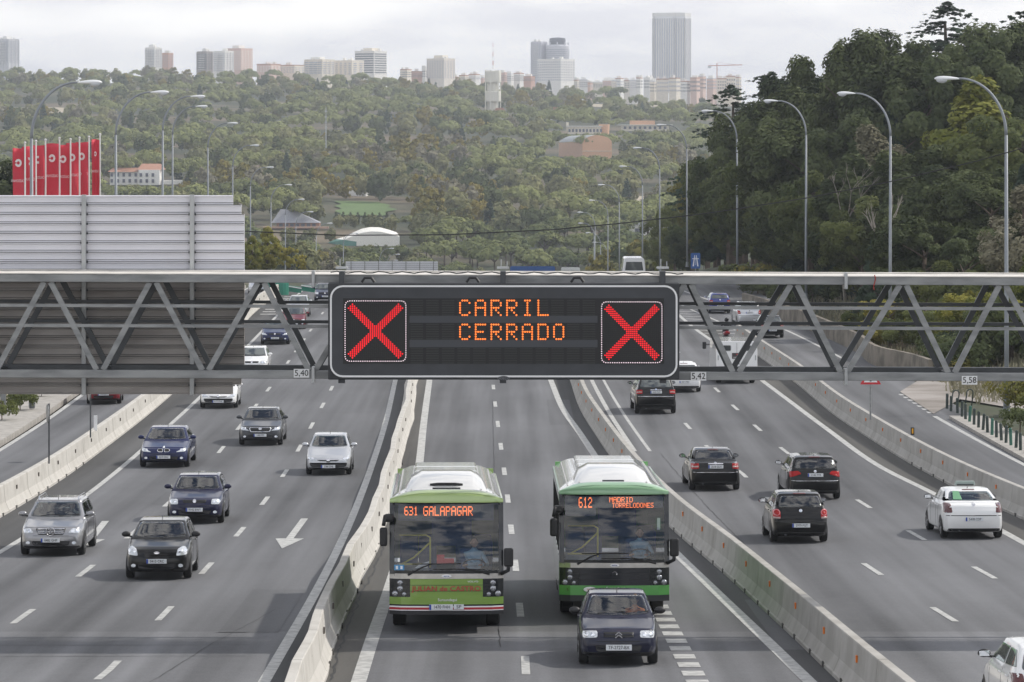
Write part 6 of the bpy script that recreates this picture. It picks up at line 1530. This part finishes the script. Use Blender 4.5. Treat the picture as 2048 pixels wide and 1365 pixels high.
OX = [1345, 1385, 1425, 1465, 1512, 1572, 1600, 1650, 1700, 1760, 1800, 1850, 1950, 2048, 2120]; OY = [460, 400, 330, 262, 222, 195, 175, 150, 98, 100, 85, 75, 75, 48, 60]
r4 = random.Random(5); have = set(t_[5] for t_ in FT); CW = ['olive green', 'dull green', 'dark green', 'blackish green', 'brown green']
for (Yd, dt, step) in ((405, 4, 46), (365, 45, 52), (330, 110, 56), (300, 190, 60), (275, 255, 66)):
    px = 1378 if Yd > 360 else 1400
    while px < 2110:
        top = float(np.interp(px, OX, OY))+dt+r4.uniform(0, 30)
        k = r4.choice(['nl0', 'nl1', 'nl2', 'nm0', 'nm1', 'nt0', 'nt1', 'nm0', 'nc', 'nt0'])
        Yq = Yd+r4.uniform(-10, 10); x = (px-1024)/F*Yq
        if top < 470 and px > 1370: FT.append((px, Yq, top, k, 'forest_tree', 'FILL', {'nc': 1.25, 'nt0': 1.5, 'nt1': 1.5}.get(k, 1.15)))
        px += step*r4.uniform(.7, 1.3)
for (px, Y, top, k, nm, lb, wd) in FT:
    Y = max(Y, (25.5 if px > 1450 else 24.5)*F/(px-1024)) if px < 1700 else Y
    x = (px-1024)/F*Y; z = T(x, Y)-.3; H = CZ-(top-Y0)/F*Y-z
    grp = None
    if lb == 'FILL':
        sec_ = 'left' if px < 1600 else ('middle' if px < 1820 else 'right'); lay = 'upper rows' if top < 230 else 'lower rows'; kd = {'nl': 'dark leafy', 'nm': 'olive green leafy', 'nt': 'narrow dark', 'nc': 'conical blue-green'}[k[:2]]
        lb = grp = '%s tree in the %s of the right-hand forest, %s part' % (kd, lay, sec_)
    plant(k, nm, x, Y, z, H, lb, 'tree', grp, wid=wd*min(1, 13.5/H)*(1.0 if k != 'nk' else 1.85))
# dead branching tree
def dead_tree(px, Y, top, label, wdt=1.0):
    x = (px-1024)/F*Y; z = T(x, Y); H = CZ-(top-Y0)/F*Y-z; q = MB(); r2 = random.Random(int(px))
    def br(p, d, l, r, n):
        e = p+d*l; m = p+d*l*.5+Vector((r2.uniform(-1, 1), r2.uniform(-1, 1), 0))*l*.05; q.tube([p, m, e], [r, r*.8, r*.55], 5)
        if n:
            for k in range(3): dd = (d+Vector((r2.uniform(-.7, .7)*wdt, r2.uniform(-.7, .7), r2.uniform(-.1, .5)))).normalized(); br(e, dd, l*r2.uniform(.42, .62), r*.55, n-1)
    br(Vector((0, 0, 0)), Vector((0, 0, 1)), H*.40, .12, 3); o = q.build('dead_tree', barkp, None); o.location = (x, Y, z); tag(o, label, 'tree')
dead_tree(1690, 290, 228, 'bare pale branching dead tree before the dark forest'); dead_tree(1760, 262, 330, 'bare brown dead tree near the nearest lamps', .7)
# bushes under and beside the gantry on the right
BU = []
for i in range(150):
    px = 1500+rg.random()*600; py = 575+rg.random()*230
    if py > 590+(px-1500)*.42 or py > 770: continue
    BU.append((px, py))
wx = lambda y: float(np.interp(y, [p[1] for p in wl], [p[0] for p in wl]))
for i, (px, py) in enumerate(BU):
    Y = Yof(py)+6; x = (px-1024)/F*Y
    if x < wx(Y)+1.5: continue
    k = ('bu', 'bd', 'ba', 'bd', 'bu', 'bd')[int(rg.random()*6)]
    dd = {'bu': 'green', 'bd': 'dark', 'ba': 'autumn yellow'}[k]; w_ = 'left half' if px < 1780 else 'right half'
    plant(k, 'shrub', x, Y, T(x, Y)-.1, 1.3+1.9*rg.random(), '%s shrub on the bank behind the right truss bays, %s' % (dd, w_), 'shrub', '%s shrubs on the right bank, %s' % (dd, w_), wid=1.3)
for px, py, h_, k, lb in ((40, 828, 1.25, 'bu', 'green shrub between the two poles on the sandy verge'), (4, 848, 1.2, 'bu', 'green shrub at the left border on the sandy verge'), (83, 800, .8, 'bu', 'tiny green shrub right of the thick pole'), (26, 803, 1.2, 'bd', 'darker shrub behind the two poles on the sandy verge'),
    (2030, 830, 2.0, 'ba', 'reddish shrub at the right border beside the paved apron'), (2040, 870, 1.3, 'bd', 'low dark shrub at the right border behind the bollards')):
    p = G(px, py); plant(k, 'shrub', p.x, p.y, p.z+.15, h_, lb, 'shrub')
# yellowing trees beyond the sign, and trees left of it
for px, Y, top, k, lb, wd in ((505, 430, 470, 'ngt', 'yellow-green poplar just right of the big sign', 1.2), (535, 440, 452, 'ngt', 'tallest yellow-green poplar beside the left lamps', 1.3), (575, 450, 488, 'ngo', 'golden brown tree right of the yellow poplars', .9), (600, 470, 505, 'ngo', 'small orange tree at the end of the yellow row', .9), (470, 400, 440, 'nyy', 'yellow-green tree behind the right edge of the big sign', 1), (5, 330, 350, 'nl0', 'dark tree left of the red banners', 1), (-30, 330, 300, 'nl1', 'dark tree at the left border by the banners', 1)):
    x = (px-1024)/F*Y; z = T(x, Y); plant(k, 'broadleaf_tree', x, Y, z, CZ-(top-Y0)/F*Y-z, lb, 'tree', wid=wd)
# grass tufts on verge
gq = []; 
for i in range(2600):
    px, py = rg.random()*150-20, 795+rg.random()*75; p = G(px, py)
    if p.x > xat([(x-3.2, y) for x, y in e], p.y): continue
    if mnoise.noise(Vector((p.x/2.2, p.y/6, 0))) < .08: continue
    for _ in range(3):
        a = rg.random()*6.28; s = .04; hh_ = .1+.18*rg.random(); b_ = np.array([p.x+rg.normal()*.15, p.y+rg.normal()*.15, p.z+.23]); d_ = np.array([math.cos(a)*s, math.sin(a)*s, 0]); l_ = np.array([rg.normal()*.05, rg.normal()*.05, hh_]); gq += [b_-d_, b_+d_, b_+d_*.3+l_, b_-d_*.3+l_]
if gq: me = mesh_from_quads('grass', np.array(gq), rg.random(len(gq)//4), fol['mid']); o = bpy.data.objects.new('grass', me); COL.objects.link(o); tag(o, 'tufts of grass on the sandy verge', 'grass', kind='stuff')
bq = []
for i in range(9000):
    py = 560+rg.random()*250; Y = Yof(py)+rg.random()*10; px = 1480+rg.random()*600; x = (px-1024)/F*Y
    if x < max(wx(Y)+.6, 22.0): continue
    z = T(x, Y)-.02
    for _ in range(3):
        a = rg.random()*6.28; s = .06; hh_ = .15+.35*rg.random(); b_ = np.array([x+rg.normal()*.3, Y+rg.normal()*.3, z]); d_ = np.array([math.cos(a)*s, math.sin(a)*s, 0]); l_ = np.array([rg.normal()*.1, rg.normal()*.1, hh_]); bq += [b_-d_, b_+d_, b_+d_*.3+l_, b_-d_*.3+l_]
me = mesh_from_quads('grass', np.array(bq), rg.random(len(bq)//4), fol['ba'] if 'ba' in fol else fol['grey']); o = bpy.data.objects.new('grass', me); COL.objects.link(o); tag(o, 'dry grass covering the bank on the right', 'grass', kind='stuff')

# ------------------------------------------------------------------ buildings on the ridge
bcol = {}
def bm_(n, c): return mat('wall_'+n, c, .85, var=.06, scale=.05)
wdark = mat('window_dark', (.13, .14, .17), .3); wmid = mat('window_shade', (.42, .43, .48), .4)
def block(x0, x1, yt, yb, Y, wallm, label, floors=10, cols=6, wm=wmid, dep=18, name='apartment_block', bands=True, roof=None, balc=False, yawd=None, gap=.45):
    W_ = (x1-x0)/F*Y; th = R(35 if yawd is None else yawd)
    w_ = W_*.62/math.cos(th) if th else W_; dep = W_*.38/math.sin(th) if th else dep
    xc = ((x0+x1)/2-1024)/F*Y-(dep*math.sin(th)/2); z0 = CZ-(yb-Y0)/F*Y-14; zt3 = CZ-(yt-Y0)/F*Y; h_ = zt3-z0
    t = empty(name, (xc, Y, z0), (0, 0, -th), label, 'building')
    MB().box((0, dep/2, h_/2), (w_, dep, h_)).build('wall', wallm, t)
    MB().box((0, dep/2, h_+.4), (w_*1.01, dep*1.02, .8)).build('roof', roof or wallm, t)
    fh = (h_-16)/floors if floors else 3; c2 = max(1, int(cols*.6))
    for f_ in range(floors):
        z = h_-1.0-fh*(f_+.5)
        if bands:
            MB().box((0, -.05, z), (w_*.94, .5, fh*gap)).build('window_row', wm, t)
            if th: MB().box((w_/2+.05, dep/2, z), (.5, dep*.9, fh*gap*.8)).build('window_row', wm, t)
        else:
            for c in range(cols): MB().box((w_*(-.5+(c+.5)/cols), -.05, z), (w_/cols*.5, .5, fh*gap)).build('window', wm, t)
            if th:
                for c in range(c2): MB().box((w_/2+.05, dep*(c+.5)/c2, z), (.5, dep/c2*.45, fh*gap)).build('window', wm, t)
        if balc or (bands and cols > 1 and f_ % 1 == 0): MB().box((0, -.7, z-fh*.40), (w_*.5, 1.4, fh*.25)).build('balcony', bcol.get('white', wallm), t)
    if bands and cols > 1:
        for c in range(cols+1): MB().box((w_*(-.5+c/cols)*.985, -.3, h_/2), (w_*.012+.25, .45, h_*.99)).build('pier', wallm, t)
        for c in range(4): MB().box((w_/2+.3, dep*c/3*.99, h_/2), (.45, dep*.03+.3, h_*.99)).build('pier', wallm, t)
    for c in range(3): MB().box((w_*rnd.uniform(-.4, .4), dep*rnd.uniform(.2, .8), h_+1.6), (rnd.uniform(1, 3), 2, rnd.uniform(1, 3))).build('roof_structure', bcol.get('white', wallm), t)
    return t, w_, h_, dep
bcol['white'] = bm_('white', (.85, .83, .79)); cream = bm_('cream', (.80, .73, .62)); pink_ = bm_('pink', (.68, .50, .43)); brick = bm_('brick', (.58, .36, .28)); greyw = bm_('grey', (.62, .62, .64)); lav = bm_('lavender', (.62, .61, .66)); tile = bm_('tile', (.42, .22, .15)); wh = bcol['white']; brown = bm_('brown', (.40, .36, .34))
def top_box(t, w_, h_, dep, fr=.3, hh_=3, m=None, x=0): MB().box((x, dep/2, h_+hh_/2+.4), (w_*fr, dep*.5, hh_)).build('roof_structure', m or wh, t)
def houses(x0, x1, yt, yb, Y, lab):
    x = x0
    while x < x1-4:
        w = rnd.uniform(9, 24); xe = min(x+w, x1+3); y = yt+rnd.uniform(-3, 5); wm_ = rnd.choice([wh, cream, pink_, brick, wh, cream]); nf = 3 if yb-y > 12 else 2
        tag(block(x, xe, y, yb, Y+rnd.uniform(-60, 60), wm_, lab, nf, max(2, int((xe-x)/4)), rnd.choice([wmid, wdark]), bands=False, roof=rnd.choice([tile, tile, wh, greyw]), gap=.4, yawd=rnd.choice([0, 25, 35]))[0], group=lab)
        x = xe+rnd.uniform(-1, 1.5)
r = block(-10, 36, 80, 128, 3600, greyw, 'grey tower block at the left border of the skyline', 14, 5, wmid); top_box(*r)
r = block(290, 322, 97, 137, 3300, wh, 'white slab tower left of the small brick tower', 11, 4, wmid); top_box(*r)
r = block(323, 346, 108, 138, 3320, brick, 'small brick tower attached to the white slab tower', 8, 4, wmid, bands=False)
r = block(393, 428, 105, 142, 3300, brown, 'brown block with stepped balconies in the left skyline', 9, 3, wdark); top_box(*r)
r = block(426, 466, 104, 146, 3280, wh, 'white apartment block between the brown and the pink blocks', 10, 3, wmid, gap=.3)
r = block(448, 504, 99, 143, 3340, pink_, 'wide pink brick apartment block in the left skyline', 11, 8, wh, bands=False); top_box(*r, fr=.4)
block(513, 560, 130, 147, 3300, pink_, 'low pink block right of the wide pink apartment block', 3, 5, wh, bands=False, roof=tile); block(560, 608, 132, 149, 3320, cream, 'low cream block with a red roof', 3, 5, wmid, bands=False, roof=tile)
r = block(608, 668, 121, 151, 3250, cream, 'cream block with dark window bays near the white balcony tower', 6, 4, wmid); top_box(*r, fr=.3, hh_=2.5)
r = block(668, 727, 123, 153, 3270, cream, 'second cream block joined to the white balcony tower', 6, 4, wmid, bands=False)
r = block(709, 773, 104, 150, 3400, wh, 'white tower with continuous horizontal balconies', 9, 1, wdark, gap=.5); top_box(*r, fr=.45, m=cream)
houses(800, 854, 141, 158, 3300, 'low reddish houses left of the beige tower')
r = block(853, 910, 119, 160, 3250, bm_('beige', (.80, .74, .66)), 'beige tower with small square windows left of the water tower', 10, 7, wmid, bands=False); top_box(*r, fr=.5, m=cream)
houses(905, 968, 152, 162, 3300, 'low pale houses left of the water tower'); houses(1002, 1072, 150, 165, 3300, 'low beige row right of the water tower with a roof sign')
houses(1148, 1230, 163, 178, 3100, 'small brick houses under the twin tower'); houses(1230, 1306, 158, 180, 3250, 'low pale houses left of the ribbed tower'); houses(1300, 1400, 160, 188, 3150, 'brick houses at the foot of the ribbed tower'); houses(1395, 1480, 156, 182, 3200, 'pale pink houses below the crane')
# twin tower: slab, shorter left wing and a rounded crown
r = block(1062, 1094, 85, 160, 4000, lav, 'lavender grey left slab of the rounded office tower', 18, 5, wmid, dep=30)
Y = 4000; xc = (1115-1024)/F*Y; z0 = CZ-(165-Y0)/F*Y-10; t = empty('office_tower', (xc, Y, z0), label='rounded grey office tower with a dark ring on top', cat='building'); h_ = CZ-(90-Y0)/F*Y-z0; rr = 24/F*Y
MB().lathe([(.01, 0), (rr*.98, 0), (rr*.98, h_*.97), (rr*.9, h_), (.01, h_)], n=36).build('wall', lav, t)
for k in range(20): MB().lathe([(rr*1.0, 0), (rr*1.0, h_/42)], (0, 0, h_*(.08+k*.042)), 36).build('window_row', wmid, t)
MB().lathe([(.01, 0), (rr*.62, 0), (rr*.68, 3.5), (rr*.66, 6.5), (rr*.3, 7.2), (.01, 7.5)], (0, 0, h_+.2), 30).build('roof_ring', mat('ring_dark', (.10, .10, .13), .6), t)
for k in range(8): MB().box((rr*.9*math.cos(k*.78), rr*.9*math.sin(k*.78), h_*.98), (1.5, 1.5, 7)).build('roof_pier', lav, t)
r = block(1075, 1150, 120, 165, 3700, wh, 'white gridded block in front of the rounded office tower', 8, 11, wmid, bands=False, gap=.5)
# ribbed tower
Y = 4300; k = Y/F; xc = (1339-1024)*k; z0 = CZ-(172-Y0)*k-8; h_ = CZ-(26-Y0)*k-z0; hw = 39*k; t = empty('ribbed_tower', (xc, Y, z0), (0, 0, R(-14)), label='tall pale tower with vertical ribs dominating the skyline', cat='building')
pl_ = [(-hw, hw*.55), (-hw*.8, 0), (hw*.35, -hw*.22), (hw*.8, 0), (hw, hw*.6), (hw*.8, hw*1.5), (-hw*.8, hw*1.5)]
MB().prism(pl_, 0, h_, 'z').build('wall', bm_('ribwall', (.88, .87, .88)), t)
for i in range(4):
    a, b = Vector(pl_[i]), Vector(pl_[i+1]); n = int((b-a).length/2.6)
    for j in range(n+1):
        p = a+(b-a)*j/max(n, 1); MB().box((p.x, p.y-.5, h_*.47), (.9, 1.2, h_*.93)).build('rib', wh, t)
        p2 = a+(b-a)*(j+.5)/max(n, 1); 
        if j < n: MB().box((p2.x, p2.y-.25, h_*.47), (.9, .8, h_*.92)).build('window_strip', mat('win_strip', (.50, .50, .56), .4), t)
MB().prism([(p[0]*1.01, p[1]*1.01-.6) for p in pl_], h_*.955, h_, 'z').build('parapet', wh, t)
# crane
Y = 3400; k = Y/F; xc = (1434-1024)*k; z0 = CZ-(165-Y0)*k; t = empty('tower_crane', (xc, Y, z0), label='thin red and white tower crane right of the ribbed tower', cat='crane'); cr_ = mat('crane_red', (.55, .20, .15), .6); zt4 = (165-132)*k
MB().bar((0, 0, -5), (0, 0, zt4+2.5), .7, .7).build('mast', cr_, t); MB().bar((-18*k, 0, zt4), (50*k, 0, zt4+.8), .6, .7).build('jib', cr_, t); MB().bar((0, 0, zt4+3), (40*k, 0, zt4+.9), .15, .15).build('tie', cr_, t); MB().box((-15*k, 0, zt4-1), (3, 1.5, 2)).build('counterweight', greyw, t)
# water tower
Y = BY[970]; k = Y/F; xc = (986-1024)*k; z0 = CZ-(222-Y0)*k-3; t = empty('water_tower', (xc, Y, z0), label='pale concrete water tower with a red and white mast', cat='water tower'); cw = bm_('tower_conc', (.72, .70, .62)); zz = lambda py: CZ-(py-Y0)*k-z0
for a_, b_, r1, nm in ((142, 166, 16.5, 'tank'), (166, 183, 12, 'neck'), (183, 204, 15.5, 'lower_tank'), (204, 226, 9, 'shaft')):
    zt5, zb5 = zz(a_), (zz(b_) if b_ < 226 else -4); MB().lathe([(.01, zb5), (r1*k*.94, zb5), (r1*k, zb5+.6), (r1*k, zt5-.4), (r1*k*.9, zt5), (.01, zt5)], n=20).build(nm, cw, t)
for j in range(6): a = j*PI/3+.2; MB().box((15.2*k*math.cos(a), 15.2*k*math.sin(a), zz(140)/2), (.8, .8, zz(140))).build('rib', cw, t)
for j in range(6): za, zb6 = zz(140-j*9), zz(140-(j+1)*9); MB().tube([(0, 0, za), (0, 0, zb6)], .28-.03*j, 6).build('mast_section', cr_ if j % 2 else wh, t)
# hall with barrel roof
Y = BY[1112]; k = Y/F; zg = CZ-(312-Y0)*k; t = empty('barrel_hall', ((1172-1024)*k, Y, zg-3), (0, 0, 0), 'terracotta hall with a grey barrel roof on the slope', 'building'); terr = bm_('terracotta', (.70, .42, .26))
w1, w2_ = -54*k, 52*k; xm = -7*k; za = (312-284)*k+3; zc_ = (312-271)*k+3
q = MB(); P = [(xm, 0), (w2_, 0), (w2_, za)]+[(xm+(w2_-xm)*(1-u), za+(zc_-za)*math.sin(PI*(.08+.84*(1-u)))**.8) for u in [i/10 for i in range(1, 10)]]+[(xm, za)]
q.prism(P, 0, 14); q.build('gable_wall', terr, t)
MB().add([(xm, 0, 0), (xm, 0, za), (w1, 12, za-.5), (w1, 12, 0)], [(0, 1, 2, 3)]).build('side_wall', bm_('terracotta_side', (.58, .38, .27)), t)
q = MB(); 
for i in range(9): u = i/8; zq = za+(zc_-za)*math.sin(PI*.5*u)**.8; q.v += [(xm+(w2_-xm)*.5*u, -.15, zq+.2), (w1+(w2_-xm)*.5*u, 12, zq-.2)]
for i in range(8): a = 2*i; q.f.append((a, a+2, a+3, a+1))
q.build('barrel_roof', bm_('roof_grey', (.42, .44, .45)), t)
MB().box(((xm+w2_)/2, -.1, za*.55), ((w2_-xm), .2, .25)).build('string_course', cream, t)
# school wing with curved brick end
Y = BY[1128]; k = Y/F; t = empty('school_building', ((1175-1024)*k, Y, CZ-(266-Y0)*k-3), label='white colonnaded building with a curved brick end above the hall', cat='building')
MB().box((-6*k, 4, 3+4.5*k), (66*k, 8, 15*k)).build('wall', cream, t)
for j in range(10): MB().box(((-36+j*7)*k, -.1, 3+4.5*k), (4.2*k, .3, 6*k)).build('window', wdark, t)
MB().box((-6*k, 3.5, 3+13*k), (72*k, 9, 1.6*k)).build('roof', wh, t); MB().box((-40*k, 3, 3+12*k), (5*k, 5, 18*k)).build('stair_tower', cream, t)
MB().lathe([(9*k, 0), (11*k, 3+17*k)], (34*k, 6, 0), 20).build('curved_wall', terr, t)
Y = BY[1232]; k = Y/F; t = empty('villa', ((1290-1024)*k, Y, CZ-(262-Y0)*k-3), label='low terracotta and white villa among trees below the pale track', cat='building')
MB().box((0, 4, 3+5*k), (95*k, 9, 12*k)).build('wall', cream, t); MB().box((-5*k, 4, 3+16*k), (50*k, 8, 9*k)).build('upper_storey', terr, t); MB().box((0, 3.5, 3+11.5*k), (110*k, 11, 1.4*k)).build('roof', wh, t)
for j in range(9): MB().box(((-40+j*10)*k, -.6, 3+6*k), (5*k, .3, 5*k)).build('window', wdark, t)
# pavilion, tent, white house, lawn, hedge
Y = BY[538]; k = Y/F; t = empty('pavilion', ((598-1024)*k, Y, CZ-(456-Y0)*k), label='pavilion with a grey hipped roof among pines at the hill foot', cat='building')
MB().box((-2*k, 3, 5*k), (86*k, 6, 10*k)).build('wall', bm_('paviwall', (.40, .24, .18)), t)
for j in range(7): MB().box(((-36+j*11)*k, -.1, 5*k), (7*k, .3, 7*k)).build('window', wdark, t)
q = MB().add([(-55*k, -1, 10*k), (42*k, -1, 10*k), (42*k, 8, 10*k), (-55*k, 8, 10*k), (-38*k, 3, 37*k), (-12*k, 3, 35*k)], [(0, 1, 5, 4), (1, 2, 5), (2, 3, 4, 5), (3, 0, 4)]); q.build('roof', bm_('slate', (.36, .37, .41)), t); MB().box((-5*k, -2.5, 1*k), (130*k, 4, 3*k)).build('terrace', bm_('terrace', (.45, .30, .23)), t)
Y = BY[650]; k = Y/F; t = empty('white_tent', ((728-1024)*k, Y, CZ-(488-Y0)*k), label='big white arched sports tent with a green side', cat='tent')
tent = mat('tent_white', (.84, .82, .76), .6); tp = [(-40, 8), (-22, 16), (-5, 22.5), (14, 25.5), (34, 25), (54, 20.5), (72, 15)]
xs_ = [-40+112*i/24 for i in range(25)]; zs_ = [float(np.interp(x, [p[0] for p in tp], [p[1] for p in tp])) for x in xs_]; q = MB()
for x, z in zip(xs_, zs_): q.v += [(x*k, -4, z*k), ((x*.96-2)*k, 4, (z+4.5)*k), ((x*.9-3)*k, 14, (z+5.5)*k)]
for i in range(24):
    a = 3*i; q.f += [(a, a+3, a+4, a+1), (a+1, a+4, a+5, a+2)]
q.build('canopy', tent, t, smooth=True); q = MB()
for x, z in zip(xs_, zs_): q.v += [(x*k*(1-.04*0), -4.02, -3), (x*k, -4.02, z*k)]
for i in range(24): a = 2*i; q.f.append((a, a+2, a+3, a+1))
q.build('front_wall', tent, t)
MB().add([(-74*k, 3, 1*k), (-40*k, -4.05, -3*k), (-14*k, -4.06, -4*k), (-14*k, -4.06, 5*k), (-40*k, -4.05, 9*k), (-56*k, 2, 9*k)], [(0, 1, 4, 5), (1, 2, 3, 4)]).build('green_side', mat('tent_green', (.12, .28, .24), .6), t)
MB().add([(-74*k, 3, 1*k), (-56*k, 2, 9*k), (-40*k, -4.05, 9*k), (-42*k, 4, 13*k)], [(0, 1, 3), (1, 2, 3)]).build('side_gore', tent, t)
Y = BY[208]; k = Y/F; t = empty('white_house', ((272-1024)*k, Y, CZ-(370-Y0)*k-2), label='white country house with a terracotta roof behind the banners', cat='house')
MB().box((-22*k, 4, 2+13*k), (60*k, 9, 26*k)).build('wall', wh, t); MB().box((28*k, 2, 2+15*k), (42*k, 12, 30*k)).build('wing', wh, t)
for x0, x1, zb_7, zt7 in ((-56, 12, 26, 34), (2, 55, 30, 42)):
    q = MB().add([(x0*k, -1.5, 2+zb_7*k), (x1*k, -1.5, 2+zb_7*k), (x1*k, 10, 2+zb_7*k), (x0*k, 10, 2+zb_7*k), ((x0+8)*k, 4, 2+zt7*k), ((x1-8)*k, 4, 2+zt7*k)], [(0, 1, 5, 4), (1, 2, 5), (2, 3, 4, 5), (3, 0, 4)]); q.build('roof', tile, t)
for j in range(8): MB().box(((-48+j*12)*k, -.7 if j < 5 else -4.2, 2+8*k), (5*k, .5, 7*k)).build('window', wdark, t); MB().box(((-48+j*12)*k, -.7 if j < 5 else -4.2, 2+20*k), (5*k, .5, 7*k)).build('window', wdark, t)
MB().box((80*k, 3, 2+5*k), (60*k, 6, 8*k)).build('annex', wh, t)
lawn = mat('lawn_green', (.10, .16, .05), .9, var=.2, scale=.05)
def drape(name, m, x0, x1, ya, yb, dz=.35, n=14):
    ra, rb = Yter((x0+x1)/2, yb), Yter((x0+x1)/2, ya); q = MB()
    for j in range(n+1):
        Y_ = ra+(rb-ra)*j/n
        for i in range(n+1):
            w1 = .5-abs(j/n-.5); X_ = ((x0+(x1-x0)*(i/n)*(.75+.5*w1)+(x1-x0)*.06*math.sin(j*1.3))-1024)/F*Y_; q.v.append((X_, Y_, T(X_, Y_)+dz))
    for j in range(n):
        for i in range(n): a_ = j*(n+1)+i; q.f.append((a_, a_+1, a_+n+2, a_+n+1))
    o_ = q.build(name, m, None, smooth=True); tag(o_, kind='structure')
drape('lawn', lawn, 676, 790, 406, 436)
for j in range(9):
    yh = Yter(735, 452); x = at(672+j*14.5, 455, yh); plant('ft', 'cypress_tree', x.x, yh, T(x.x, yh)-.3, 4.2, 'clipped dark cypress in the hedge row below the lawn', 'tree', 'clipped cypresses below the lawn', wid=.9)
path = mat('track_pale', (.42, .36, .27), .9)
for q_ in CLEAR: drape('track', path, *q_, dz=.25)
# signs further down the road
for x0, x1, y0_, y1_, Y, m_, nm, lb in ((693, 876, 523, 556, 500, rib_u, 'direction_sign', 'ribbed back of a distant direction sign above the message sign'), (1020, 1110, 533, 556, 430, bl_, 'direction_sign', 'blue direction sign peeping over the upper chord'), (1122, 1160, 535, 556, 432, whitep, 'direction_sign', 'small white sign peeping over the chord right of the blue one')):
    k = Y/F; p = at((x0+x1)/2, y1_, Y); t = empty(nm, tuple(p), label=lb, cat='direction sign'); w_ = (x1-x0)*k; h_ = (y1_-y0_)*k
    if m_ is rib_u:
        for j in range(8): MB().box((0, 0, h_*(j+.5)/8), (w_, .08, h_/8-.03)).build('slat', m_, t)
        MB().box((0, .06, h_/2), (w_*.99, .03, h_*.98)).build('backing', seam, t)
        for j in range(7): MB().box((w_*(-.45+.15*j), -.08, h_/2), (.1, .1, h_)).build('sign_post', galv, t)
    else: MB().prism(rrect(-w_/2, 0, w_/2, h_, .2), 0, .1).build('sign_panel', m_, t)
    for s_ in (-1, 1): MB().box((s_*w_*.4, .15, -3), (.25, .25, 6.2)).build('sign_post', galv, t)
# green crash cushion at the left gore
p = G(556, 590); t = empty('crash_cushion', tuple(p), label='green crash cushion with white bands at the nose of the left barrier', cat='crash barrier'); gcm = mat('cushion_green', (.03, .20, .14), .5)
k = p.y/F; q = MB().lathe([(.9, 0), (.9, 1.0), (.85, 1.1), (.01, 1.1)], (0, 0, 0), 18); q.build('drum', gcm, t)
for j in range(5): MB().bar((.6+j*1.3, .2+j*.7, .55), (1.9+j*1.3, .9+j*.7, .95 if j > 1 else .35), .12, .5).build('rail', gcm, t); MB().bar((.6+j*1.3, .1+j*.7, .75), (1.9+j*1.3, .8+j*.7, 1.1 if j > 1 else .5), .12, .09).build('band', white, t)
# van roof above the chord
gv = G(1268, 575); q = MB().box((0, 0, 0), (2.0, 4.5, 2.5)); tV = empty('delivery_van', (gv.x, gv.y+2, gv.z), label='white van whose roof shows above the upper chord', cat='van')
MB().prism([(-.95, .3), (.95, .3), (1.0, 1.6), (.9, 2.45), (.75, 2.6), (-.75, 2.6), (-.9, 2.45), (-1.0, 1.6)], -2.3, 2.3).build('body', whitep, tV, bevel=.05); MB().prism([(-.8, 1.5), (.8, 1.5), (.7, 2.25), (-.7, 2.25)], -2.32, -2.29).build('rear_window', glass_dark, tV)
for s_ in (-1, 1):
    for yy in (-1.5, 1.5): wheel(tV, s_*.85, yy, .33, .2, s_)

for (px, py, Y_, w_, h_, lb) in ((715, 386, 0, 6, 3, 'small white house among pines above the lawn'), (850, 440, 0, 5, 3, 'small white outbuilding between two pale willows at the hill foot'), (1105, 232, 0, 7, 3.5, 'white farmhouse in the trees left of the colonnaded building'), (1300, 478, 0, 14, 4, 'long pale low building near the forest edge'), (1000, 232, 0, 5, 3, 'tiny white house at the foot of the water tower'), (545, 276, 0, 12, 4, 'pale greenhouse roof on the left middle slope')):
    Y_ = Yter(px, py+8); Y_ = min(Y_, 2500); k = Y_/F; zb8 = CZ-(py-Y0)*k; x = (px-1024)*k; t = empty('house', (x, Y_, zb8-4), (0, 0, R(rnd.uniform(-20, 20))), lb, 'house')
    MB().box((0, 3, (4+h_)/2), (w_, 6, 4+h_)).build('wall', wh, t); MB().prism([(-w_/2-.4, 4+h_), (w_/2+.4, 4+h_), (w_/2-.6, 5.6+h_), (-w_/2+.6, 5.6+h_)], -.4, 6.4).build('roof', tile if 'house' in lb else greyw, t)
    for j in (-1, 1): MB().box((j*w_*.25, -.05, 4+h_*.55), (w_*.16, .2, h_*.4)).build('window', wdark, t)
Y = 1500; k = Y/F; t = empty('radio_mast', ((652-1024)*k, Y, CZ-(276-Y0)*k-4), label='thin pale radio mast standing in the woods left of the water tower', cat='mast')
MB().tube([(0, 0, 0), (0, 0, 4+62*k)], [.28, .12], 5).build('mast', galv_l, t)
for j in range(4): MB().box((0, -.4, 4+(20+j*11)*k), (.9, .3, .6)).build('antenna_panel', galv_l, t)
# ------------------------------------------------------------------ haze
zmin = min(hill(-900, 1000), -36)-60
hz = MB().box((0, 3150, (-60+135)/2), (3600, 7000, 60+135)); HZ = hz.build('haze', None, None); tag(HZ, kind='stuff')
hm = bpy.data.materials.new('haze_air'); hm.use_nodes = True; N = hm.node_tree; N.nodes.clear(); o_ = N.nodes.new('ShaderNodeOutputMaterial'); v_ = N.nodes.new('ShaderNodeVolumePrincipled')
v_.inputs['Color'].default_value = (.86, .92, 1, 1); v_.inputs['Density'].default_value = .00013; v_.inputs['Anisotropy'].default_value = .2; N.links.new(v_.outputs[0], o_.inputs['Volume']); HZ.data.materials.append(hm)
S.cycles.volume_bounces = 0; S.cycles.max_bounces = 8; S.cycles.transparent_max_bounces = 12
